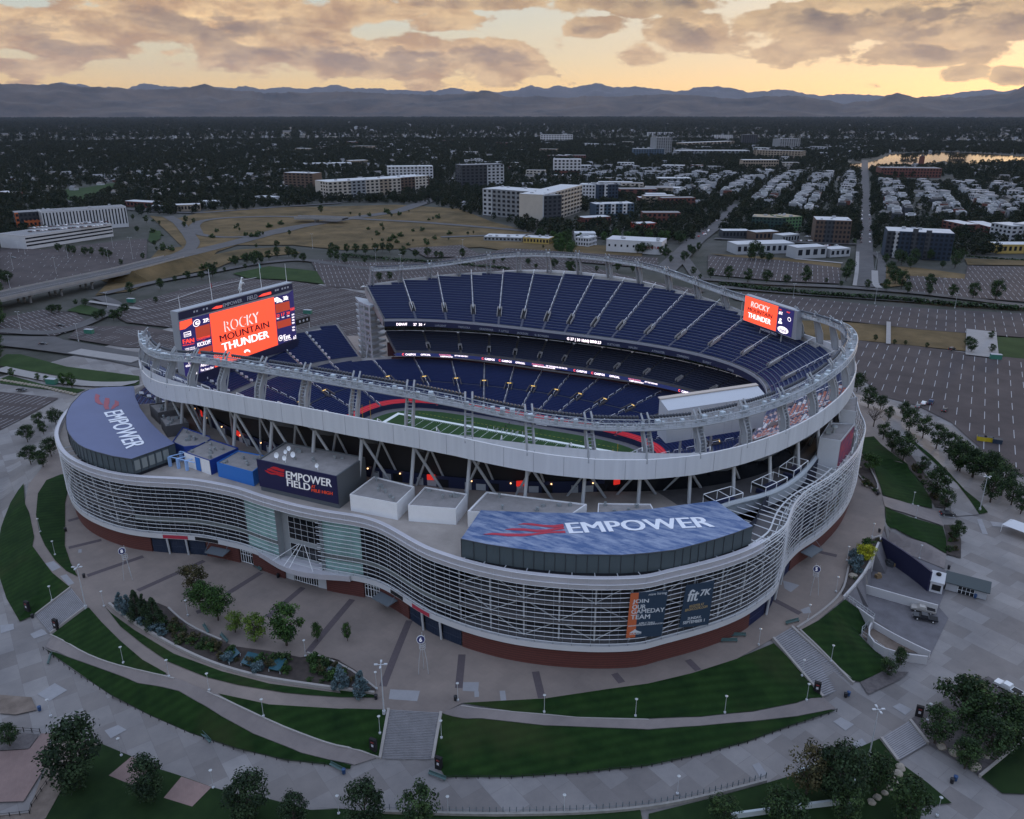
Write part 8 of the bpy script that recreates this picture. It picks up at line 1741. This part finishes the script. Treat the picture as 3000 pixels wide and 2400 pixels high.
def tall(f,x,y,ty,label,arms=4,group=None,r=.16):
 p=atH(*f(x,y));h=height_to(p,f(x,ty)[1]);e_=tag(empty('light_pole',(p.x,p.y,p.z+.05)),label,'light pole',group);m1=MB();m1.tube([(0,0,0),(0,0,.9)],r*2.4,8);m1.tube([(0,0,.9),(0,0,h)],r,6,r2=r*.6)
 for k in range(arms):a=k*2*pi/arms+.5;m1.tube([(0,0,h),(cos(a)*h*.07,sin(a)*h*.07,h+.1)],r*.5,4)
 m1.build('pole',[STEEL],e_)
 for k in range(arms):a=k*2*pi/arms+.5;m1=MB();m1.box((cos(a)*h*.08,sin(a)*h*.08,h+.1),(.7,.4,.2),a);m1.build('lamp_head',[STEEL],e_)
 return e_
tall(Z4,543,395,135,'tall white light pole at the top of the left stairs');tall(Z5,486,845,535,'tall white light pole at the top of the big central stairs');tall(Z6,1267,815,548,'tall white light pole on the grass at the lower right');tall(Z3,1405,482,240,'tall white light pole on the grass strip by the north trees')
for f,pts,lb in((Zl,((85,625,522),(118,515,450),(160,530,440),(430,555,462),(357,655,550),(687,580,487),(715,490,412),(840,560,422)),'thin light pole in the car park by the parking garage'),(Zl,((135,1018,893),(497,1080,968),(680,865,770),(65,745,660)),'thin light pole in the south car parks'),(Zr,((697,592,500),(1213,628,500),(1718,655,560),(1215,410,300),(1642,560,470),(455,400,300),(1095,400,330)),'thin light pole in the north car parks'),(Zm,((220,170,60),(376,195,100),(768,60,5),(850,195,120),(-180,60,-30)),'thin light pole in the west car parks')):
 for x,y,ty in pts:tall(f,x,y,ty,lb,2,lb.replace('thin light pole','light poles'),.12)
# gate number masts
for f,bx_,by,dx,dy,s_ in((Z1,600,1287,588,1105,'8'),(Z5,735,583,733,368,'6'),(Z2,1470,1168,1493,1003,'5')):
 p=atH(*f(bx_,by));h=height_to(p,f(dx,dy)[1]);e_=tag(empty('gate_marker',(p.x,p.y,p.z+.05)),'white tripod mast with a round navy number %s sign on the plaza'%s_,'sign','gate number masts');m1=MB()
 for k in range(3):a=k*2.1;m1.tube([(cos(a)*1.3,sin(a)*1.3,0),(cos(a)*1.0,sin(a)*1.0,h*.4),(cos(a)*.35,sin(a)*.35,h*.8),(cos(a)*.7,sin(a)*.7,h*1.12)],.06,5)
 for q in(.72,.78,.84):m1.tube([(cos(a*pi/6)*.7,sin(a*pi/6)*.7,h*q)for a in range(12)],.05,4,closed=True)
 m1.build('tripod',[STEEL],e_);c=Vector((0,-.5,h));n=Vector((CAM.x-p.x,CAM.y-p.y,40)).normalized();m1=MB();m1.disc(c,n,.85,20,.2);m1.build('disc',[mat('disc_navy',(.015,.02,.11),.5)],e_);m1=MB();m1.disc(c-n*.02,n,.95,20,.14);m1.build('disc_rim',[WHITE],e_)
 x=Vector((0,0,1)).cross(n).normalized();y=n.cross(x);text('number',s_,1.3,SW,frame(c+n*.12-x*.38-y*.45,x,n),e_,bold=.03)
# vehicles
TYRE=mat('tyre',(.012,.012,.013),.9);CGL=mat('car_glass',(.01,.013,.018),.08);HEADL=mat('headlight',(.6,.6,.62),.2);TAILR=mat('tail_light',(.5,.02,.02),.3,emit=.6)
def vehicle(kind,col,L=4.7,Wd=1.85):
 e_=empty('pickup_truck' if kind=='p' else('van' if kind=='v' else 'car'),(0,0,-800));m=mat('car_paint_'+col,{'white':(.62,.64,.66),'black':(.02,.022,.028),'grey':(.12,.13,.14),'silver':(.38,.36,.34),'blue':(.03,.05,.12),'red':(.3,.03,.03)}[col],.3,.2)
 P={'p':[(-.5,.55),(-.5,1.05),(-.12,1.08),(-.08,1.75),(.16,1.8),(.26,1.2),(.48,1.1),(.5,.6)],'c':[(-.5,.45),(-.49,.9),(-.38,.98),(-.26,1.4),(.08,1.42),(.24,.98),(.46,.85),(.5,.45)],'v':[(-.5,.45),(-.49,1.0),(-.46,1.75),(.1,1.8),(.26,1.1),(.47,.95),(.5,.45)]}[kind]
 mb=MB();n=len(P)
 for s_,k in((-1,0),(1,n)):
  for x,z in P:q=.82 if z>1.2 else 1;mb.v.append((x*L,s_*Wd/2*q,z))
 mb.f+=[tuple(range(n)),tuple(range(2*n-1,n-1,-1))]+[(i,n+i,n+(i+1)%n,(i+1)%n)for i in range(n)];mb.m+=[0]*(n+2);mb.build('body',[m],e_)
 mb=MB();zt=1.36 if kind=='c' else 1.72;zb=1.0 if kind!='p' else 1.15;xa,xb={'c':(-.33,.2),'p':(-.11,.23),'v':(-.44,.22)}[kind]
 for s_ in(-1,1):mb.add([(xa*L,s_*(Wd/2*.93),zb),(xb*L,s_*(Wd/2*.93),zb),((xb-.08)*L,s_*(Wd/2*.84),zt-.04),((xa+.06)*L,s_*(Wd/2*.84),zt-.04)],((0,1,2,3),))
 mb.add([((xb+.015)*L,-Wd*.38,zb+.02),((xb+.015)*L,Wd*.38,zb+.02),((xb-.09)*L,Wd*.36,zt),((xb-.09)*L,-Wd*.36,zt)],((0,1,2,3),));mb.build('windows',[CGL],e_)
 if kind=='p':mb=MB();mb.bx(-.48*L,-.14*L,-Wd*.42,Wd*.42,1.06,1.095);mb.build('load_bed',[BLK],e_)
 for x in(-.31,.31):
  for s_ in(-1,1):mb=MB();mb.tube([(x*L,s_*(Wd/2-.2),.36),(x*L,s_*(Wd/2+.02),.36)],.36,12);w_=mb.build('wheel',[TYRE],e_);mb=MB();mb.disc((x*L,s_*(Wd/2+.03),.36),(0,1,0),.2,8,.03);mb.build('rim',[HEADL],w_)
 for s_ in(-1,1):mb=MB();mb.box((.49*L,s_*Wd*.36,.78),(.08,.35,.16));mb.build('headlight',[HEADL],e_);mb=MB();mb.box((-.495*L,s_*Wd*.4,.85),(.06,.25,.2));mb.build('tail_light',[TAILR],e_)
 return e_
VP={}
def park(kind,col,p,rz,label,group=None,sc_=1,L=None):
 k=(kind,col);o=copy_tree(VP[k])if k in VP else vehicle(kind,col,*((6.0,2.05)if kind=='p' else(4.7,1.85)));VP.setdefault(k,o);o.location=(p.x,p.y,H(p.x,p.y)+(.2 if L is None else L));o.rotation_euler=(0,0,rz);tag(o,label,'pickup truck' if kind=='p' else 'car',group);return o
def dirof(f,a,b):A,B_=at(*f(*a),ZL),at(*f(*b),ZL);return atan2(B_.y-A.y,B_.x-A.x)
park('p','black',P_(Z3,1008,1275),dirof(Z3,(1090,1285),(930,1250)),'black pickup truck parked in front of the silver one in the yard');park('p','silver',P_(Z3,992,1215),dirof(Z3,(1090,1230),(925,1195)),'silver pickup truck parked behind the black one in the yard');park('p','white',P_(Z6,2062,440),dirof(Z6,(2140,470),(1980,385)),'white pickup truck at the right edge above the gravel bed')
up=sa_+0.0
for f,x,y,kd,c,lb,rz in((Zr,1485,1280,'c','grey','grey car, leftmost of four in the north car park',1.4),(Zr,1521,1262,'c','white','white car beside the grey one in the north car park',1.4),(Zr,1565,1258,'p','blue','dark blue pickup in the north car park',1.4),(Zr,1652,1305,'c','black','black and white car standing apart in the north car park',1.4),(Zl,275,1102,'c','black','dark car driving on the road below the fenced lot',.5),(Zl,385,985,'c','black','dark car alone in the south striped lot',.4),(Zl,138,1393,'c','black','black car parked at the lower left lot edge',.3),(Zl,85,555,'c','grey','grey car at the left of the garage car park',.3),(Zr,1700,920,'v','black','black van by the verge of the north car park',1.0),(Z3,1172,520,'c','black','black car parked at the top of the upper ramp',.3),(Zm,145,310,'c','white','white car by the trees behind the left rim',.6),(Zl,1020,1195,'c','white','white car seen between the left truss columns',.5)):
 park(kd,c,P_(f,x,y),rz,lb)
vr=random.Random(4)
for x0,n_ in((1128,9),(1182,9)):
 for k in range(n_):
  t=k/n_;f_=(1128+6*t,240-220*t)if x0==1128 else(1182-4*t,240-220*t);p=P_(Zr,*f_);park('c',vr.choice(('white','black','grey','white')),p,sa_,'car parked nose to tail along the straight north road','cars parked along the straight north road')
for k in range(12):x,y=vr.choice(((128,200),(140,190),(150,178),(133,182),(160,168),(172,150),(100,205),(60,250),(215,105),(245,80),(262,60),(30,280)));p=P_(Zr,x+vr.uniform(-6,6),y+vr.uniform(-6,6));park('c',vr.choice(('red','white','grey')),p,dirof(Zr,(80,225),(260,100)),'car with red tail lights queueing on the diagonal avenue','cars on the diagonal avenue')
for k in range(26):p=P_(Zr,*vr.choice(((620+k*14,262),(700+k*12,232),(640+k*9,205))));park('c',vr.choice(('white','black','grey','silver')),p,vr.choice((sa_,sa_+1.57)),'car parked between the shops and the brown brick block','cars parked around the brown brick block')
gz=at(*Zl(170,498),3);gh=height_to(gz,500+415/2.156)
for k in range(40):
 a=k%20;b_=k//20;p=at(*Zl(190+a*25,392-a*2.2-b_*22),ZL+gh);park('c',vr.choice(('white','white','grey','black','silver')),p,dirof(Zl,(170,498),(718,412))+1.57,'car on the roof of the parking garage','cars on the garage roof',L=gh+.55)
# benches, bins, pillars, boulders
b0=None
for f,x,y,rz,lb in((Z5,190,1195,-.1,'green park bench at the lower end of the left lawn tip'),(Z5,820,1248,0,'green park bench at the foot of the big central stairs'),(Z4,315,718,-.8,'green bench on the left promenade by the dark lawn tip'),(Z4,1300,1218,-.3,'green bench against the lower lawn edge'),(Z2,940,1470,.45,'left grey bench at the foot of the brick wall'),(Z2,995,1435,.45,'right grey bench at the foot of the brick wall'),(Z1,1410,1222,-.3,'grey bench beside the glass doors number seven'),(Z2,1340,1350,.8,'bench at the kerb above the right hand stairs'),(Z2,1300,1005,1.2,'bench beside gate five at the brick wall'),(Z4,1415,590,-.4,'dark bench on the plaza side of the shrub bed'),(Z4,1300,530,-.5,'dark bench between seat wall and plaza slabs')):
 p=P_(f,x,y);o=empty('park_bench',(p.x,p.y,p.z+.08),rz);G_=mat('bench_green',(.06,.11,.11),.6)
 for nm,bb in(('seat',(-2,2,-.25,.25,.42,.48)),('backrest',(-2,2,.25,.3,.5,.95)),('leg',(-1.8,-1.7,-.2,.2,0,.42)),('leg',(1.7,1.8,-.2,.2,0,.42))):m1=MB();m1.bx(*bb);m1.build(nm,[G_],o)
 tag(o,lb,'bench')
for f,x,y,c,lb in((Z6,1130,475,'n','dark bin of the pair near the right hand stairs'),(Z6,1147,468,'b','blue bin of the pair near the right hand stairs'),(Z6,1740,970,'n','dark bin of the pair on the lower right path'),(Z6,1760,955,'b','blue bin of the pair on the lower right path'),(Z4,252,1040,'b','blue bin at the left end of the promenade'),(Z4,532,200,'n','black bin beside the tall pole at the left stairs'),(Z5,937,760,'n','black bin at the plaza corner above the big stairs'),(Z5,435,752,'n','black bin at the shrub bed tip'),(Z3,680,640,'n','black bin at the top of the ramps'),(Z3,668,372,'n','black bin at the corner of the rock bed'),(Z4,207,455,'n','black bin at the foot of the left stairs'),(Z5,232,1222,'b','blue bin at the end of the lower left bench'),(Z1,200,985,'n','small dark bin on the left plaza'),(Z4,1757,200,'n','dark planter bin at the brick wall by the canopy'),(Z3,1180,905,'n','dark bin by the white booth'),(Z3,1370,1115,'b','bin beside the guard house')):
 p=P_(f,x,y);m1=MB();m1.lathe((0,0,0),((.34,0),(.4,.95),(.44,1.0),(.4,1.12),(.1,1.25)),10);o=m1.build('litter_bin',[mat('bin_blue',(.02,.06,.16),.5)if c=='b' else mat('bin_black',(.012,.013,.018),.5)]);o.location=(p.x,p.y,p.z+.1);tag(o,lb,'bin')
for f,x,y,lb in((Z4,178,410,'left of the left stairs'),(Z4,358,525,'right of the left stairs'),(Z5,420,1075,'in the lawn left of the big central stairs'),(Z5,832,1190,'in the lawn right of the big central stairs'),(Z6,965,450,'in the lawn left of the right hand stairs'),(Z6,1550,590,'at the gravel bed by the short stairs')):
 p=P_(f,x,y);e_=tag(empty('info_pillar',(p.x,p.y,p.z)),'black information pillar with a small lit label '+lb,'info pillar','black information pillars');m1=MB();m1.box((0,0,1.5),(1.5,.7,3));m1.build('cabinet',[BLK],e_);m1=MB();m1.box((0,-.37,1.5),(.5,.04,.6));m1.build('lit_label',[mat('label_white',(.5,.5,.55))],e_);m1=MB();m1.box((0,-.37,2.3),(.7,.04,.3));m1.build('red_label',[mat('label_red',(.22,.03,.03),.5)],e_)
ROCK=mat('pale_boulder',(.20,.18,.15),.9,col2=(.34,.30,.25),vs=1.5)
def rock(p,r,seed,lb,g):
 bm=bmesh.new();bmesh.ops.create_icosphere(bm,subdivisions=2,radius=r)
 for v in bm.verts:v.co*=1+.3*mnoise.noise(v.co*(1.2/r)+Vector((seed,0,0)));v.co.z*=.7
 me=bpy.data.meshes.new('boulder');bm.to_mesh(me);bm.free();me.materials.append(ROCK);o=bpy.data.objects.new('boulder',me);COL.objects.link(o);o.location=(p.x,p.y,p.z+r*.35);tag(o,lb,'boulder',g)
for i,(x,y,r)in enumerate(((1447,888,1.0),(1430,922,.95),(1403,965,.95),(1383,1002,.7),(1355,1032,.7),(1312,1057,.8),(1280,1085,.8))):rock(P_(Z6,x,y),r,i,'pale boulder in the line across the lower right lawn','boulders on the lower right lawn')
for i,(f,x,y,r)in enumerate(((Z6,1680,770,1),(Z6,1750,808,1),(Z6,1770,765,.8),(Z6,1870,882,1.2),(Z6,1935,822,.8),(Z6,1890,770,.7),(Z3,485,965,1.1),(Z3,505,955,.7),(Z3,530,175,1.0),(Z3,575,270,.9),(Z3,590,310,.8))):rock(P_(f,x,y),r,20+i,'weathered boulder in a planting bed','boulders in the beds')
for i in range(22):rock(P_(Zl,10+i*22,1328+i*3.6+(i>12)*(i-12)*1.5),1.0,50+i,'pale boulder in the long row beside the south footpath','boulders beside the south footpath')
# railing on the lower edge
def fence(P,label,n,h=1.15,m=None,name='railing',rails=(.15,1.1)):
 W=[atH(*p)for p in P];T_=sum((b-a).length for a,b in zip(W,W[1:]));e_=tag(empty(name,(0,0,0)),label,name);m=m or mat('railing_steel',(.10,.13,.15),.5);pts=[]
 for i in range(n+1):
  d=T_*i/n*.9999
  for a,b in zip(W,W[1:]):
   l=(b-a).length
   if d<=l:pts.append(a.lerp(b,d/l));break
   d-=l
 for p in pts:mb=MB();mb.tube([(p.x,p.y,p.z),(p.x,p.y,p.z+h)],.09,4);mb.build('post',[m],e_)
 for r in rails:mb=MB();mb.tube([(p.x,p.y,p.z+r)for p in pts],.05,4);mb.build('rail',[m],e_)
fence(zz_(Z5,(480,1462),(1000,1478),(1300,1480),(1800,1465),(2156,1435))+zz_(Z6,(200,1070),(450,1012),(672,950)),'long steel railing with many posts on the stone edging of the promenade',60,1.9)
fence(zz_(Z4,(0,1160),(120,1172),(255,1182)),'dark post and rail fence at the left edge',5,1.3,BLK,'fence',(.5,1.1));fence(zz_(Z4,(325,1192),(400,1204),(470,1215)),'dark post and rail fence right of the pink path',3,1.3,BLK,'fence',(.5,1.1));fence(zz_(Z4,(330,1465),(260,1560),(200,1655),(190,1700),(0,1720)),'dark post and rail fence along the soil patch',8,1.2,BLK,'fence',(.5,1.1))
fence(zz_(Z4,(275,655),(450,790),(700,955),(950,1085),(1200,1195),(1500,1295),(1800,1365),(2050,1390)),'low dark edging fence below the long left lawn',34,.9,BLK,'fence',(.8,));fence(zz_(Z5,(870,1254),(1300,1254),(1700,1229),(2156,1182))+zz_(Z6,(300,814),(560,745),(800,655),(1080,560)),'low dark edging fence below the long right lawn',40,.9,BLK,'fence',(.8,))
fence(zz_(Z3,(437,1118),(640,1262)),'pale green wire fence above the dark lawn',8,1.6,STEEL,'fence',(.8,1.5));fence(zz_(Z3,(640,1275),(535,1380),(700,1500),(790,1580)),'wire fence around the sand bay',10,1.8,STEEL,'fence',(.9,1.7))
# booth, guard house, containers, tents
p=P_(Z3,1090,1040);e_=tag(empty('ticket_booth',(p.x,p.y,3.1),-.1),'white booth with an open hatch at the end of the navy wall','booth');mb=MB();mb.box((0,0,1.6),(3.2,6.2,3.2));mb.build('wall',[CM['white']],e_);mb=MB();mb.box((0,0,3.3),(3.6,6.6,.25));mb.build('roof',[WROOF],e_);mb=MB();mb.box((0,-3.12,1.6),(2.2,.05,1.8));mb.build('hatch',[BLK],e_);mb=MB();mb.lathe((0,1,3.4),((.6,0),(.7,.5),(.4,.8)),10);mb.build('roof_fan',[BLK],e_)
p=P_(Z3,1300,1090);e_=tag(empty('guard_house',(p.x,p.y,3.1),-.12),'low guard house with dark roof and white framed glass doors','guard house');mb=MB();mb.bx(-5,5,-.2,4,0,2.7);mb.build('wall',[CM['lgrey']],e_);mb=MB();mb.add([(-5.6,-.9,2.7),(5.6,-.9,2.7),(5.6,4.6,3.4),(-5.6,4.6,3.4),(-5.6,-.9,2.5),(5.6,-.9,2.5),(5.6,4.6,3.2),(-5.6,4.6,3.2)],((0,1,2,3),(7,6,5,4),(0,4,5,1),(1,5,6,2),(2,6,7,3),(3,7,4,0)));mb.build('roof',[mat('teal_black_roof',(.02,.035,.04),.5)],e_);mb=MB();mb.bx(-2,2,-.28,-.22,0,2.2);d_=mb.build('door',[DGLASS],e_);mb=MB();[mb.tube([(x,-.3,0),(x,-.3,2.2)],.06,4)for x in(-2,-1,0,1,2)];mb.tube([(-2,-.3,2.2),(2,-.3,2.2)],.06,4);mb.tube([(-2,-.3,1.1),(2,-.3,1.1)],.05,4);mb.build('door_frame',[WHITE],d_)
for x,y,c,lb in((1885,1490,'yellow','yellow skip, left of three at the north car park'),(1930,1495,'yellow','yellow skip in the middle of three at the north car park'),(1985,1508,'navy','dark skip right of the two yellow ones')):
 p=P_(Zr,x,y);e_=tag(empty('skip',(p.x,p.y,3.15),-.05),lb,'skip');mb=MB();mb.box((0,0,.9),(3.2,2.2,1.8),0,1.1);mb.build('container',[mat('skip_yellow',(.55,.42,.02),.5)if c=='yellow' else CM['navy']],e_);mb=MB();mb.box((0,0,1.85),(3.4,2.4,.1));mb.build('lid',[CM['dark']],e_)
for f,x,y,lb in((Zl,330,1348,'green shipping container on the southern grass strip'),(Zr,1975,975,'teal container at the foot of the north steps'),(Zl,1945,905,'green booth in the middle of the south west car park'),(Zl,830,832,'pale green booth by the south roundabout'),(Zl,565,1030,'small green cabin by the fenced lot')):
 p=P_(f,x,y);e_=tag(empty('container',(p.x,p.y,3.1),.2),lb,'container');mb=MB();mb.box((0,0,1.3),(5.5,2.4,2.6));mb.build('body',[mat('container_green',(.03,.16,.12),.5)],e_);mb=MB();mb.box((0,0,2.65),(5.6,2.5,.12));mb.build('roof',[CM['lgrey']],e_)
p=P_(Z3,1705,660);e_=tag(empty('tent',(p.x,p.y,3),-.5),'white marquee tent cut off by the right edge','tent');mb=MB();mb.add([(-5,-3,2.6),(5,-3,2.6),(5,3,2.6),(-5,3,2.6),(-3,0,4.2),(3,0,4.2)],((0,1,5,4),(1,2,5),(2,3,4,5),(3,0,4)));mb.build('canopy',[mat('tent_canvas',(.62,.63,.66),.8)],e_)
for x in(-4.9,4.9):
 for y in(-2.9,2.9):mb=MB();mb.tube([(x,y,0),(x,y,2.6)],.08,5);mb.build('pole',[WHITE],e_)
for i,(x,y,c)in enumerate(((805,885,'b'),(850,905,'b'),(880,925,'d'),(940,950,'w'),(970,975,'d'),(740,870,'d'),(760,885,'d'),(670,968,'b'))):
 p=P_(Z3,x,y);mb=MB();mb.box((0,0,.5),(1.6,1.2,1.0),i);mb.box((.2,.1,1.2),(1.0,.9,.5),i*2.0);o=mb.build('pallet_stack',[mat('pallet_tan',(.22,.15,.08),.8)if c=='b' else CM['dark' if c=='d' else 'lgrey']]);o.location=(p.x,p.y,3.05);tag(o,'stack of pallets or boxes along the navy yard wall','stack','stacks along the navy yard wall')
# west ramp tower beside the far left end of the upper deck
e_=tag(empty('ramp_tower',(0,0,0)),'louvred grey ramp tower at the far left end of the upper deck','tower');a,b=at(1052,900,36),at(1083,925,34)
for k in range(10):z=9+k*3.2;mb=MB();mb.add([(a.x-8,a.y+8,z),(a.x,a.y,z),(b.x,b.y,z),(b.x+2,b.y+10,z),(a.x-8,a.y+8,z+1.2),(a.x,a.y,z+1.2),(b.x,b.y,z+1.2),(b.x+2,b.y+10,z+1.2)],((3,2,1,0),(4,5,6,7),(0,1,5,4),(1,2,6,5),(2,3,7,6),(3,0,4,7)));mb.build('ramp_level',[mat('ramp_grey',(.33,.35,.39),.5)],e_)
for q in(0,.5,1):c=a.lerp(b,q);mb=MB();mb.tube([(c.x,c.y,3),(c.x,c.y,39)],.4,6);mb.build('column',[STEEL],e_)
for P,lb in(((1415,700,1480,655,1520,700,1450,755),'leftmost teal glass canopy in the shrub bed'),((1525,762,1570,692,1665,715,1600,790),'middle and largest teal glass canopy in the shrub bed'),((1700,800,1730,728,1812,738,1770,815),'rightmost teal glass canopy in the shrub bed')):
 W=[P_(Z4,P[i],P[i+1])for i in(0,2,4,6)];e_=tag(empty('glass_canopy',tuple(W[0])),lb,'canopy','teal canopies in the shrub bed');mb=MB();mb.add([(p.x-W[0].x,p.y-W[0].y,z)for z in(1.0,1.2)for p in W],((3,2,1,0),(4,5,6,7),(0,1,5,4),(1,2,6,5),(2,3,7,6),(3,0,4,7)));mb.build('canopy_glass',[mat('canopy_teal',(.03,.09,.12),.2)],e_)
 for p in W:mb=MB();q=p-W[0];mb.tube([(q.x,q.y,-.2),(q.x,q.y,1.0)],.1,5);mb.build('post',[STEEL],e_)
sr2=random.Random(12)
for P,n in((((1300,330),(1900,330),(1860,440),(1500,470),(1300,430)),14),(((2200,330),(3000,400),(2900,470),(2200,480)),22),(((950,300),(1100,400),(1100,560),(960,560)),9),(((850,740),(1300,600),(1800,500),(1400,600),(1000,690)),12),(((2200,240),(2700,250),(2800,320),(2200,290)),12)):
 Q=[Zl(*p)for p in P];k=0
 while k<n:
  x,y=sr2.uniform(min(p[0]for p in Q),max(p[0]for p in Q)),sr2.uniform(min(p[1]for p in Q),max(p[1]for p in Q))
  if _inside(Q,x,y):plant('dark',sr2.choice(('shrub','shrub','round')),at(x,y,ZL),sr2.uniform(2.2,5.5),'scrubby bush or small tree dotted over the dry grass of the interchange','bush','scrub on the dry interchange grass');k+=1
print('objects',len(bpy.data.objects),'verts',sum(len(m.vertices)for m in bpy.data.meshes))
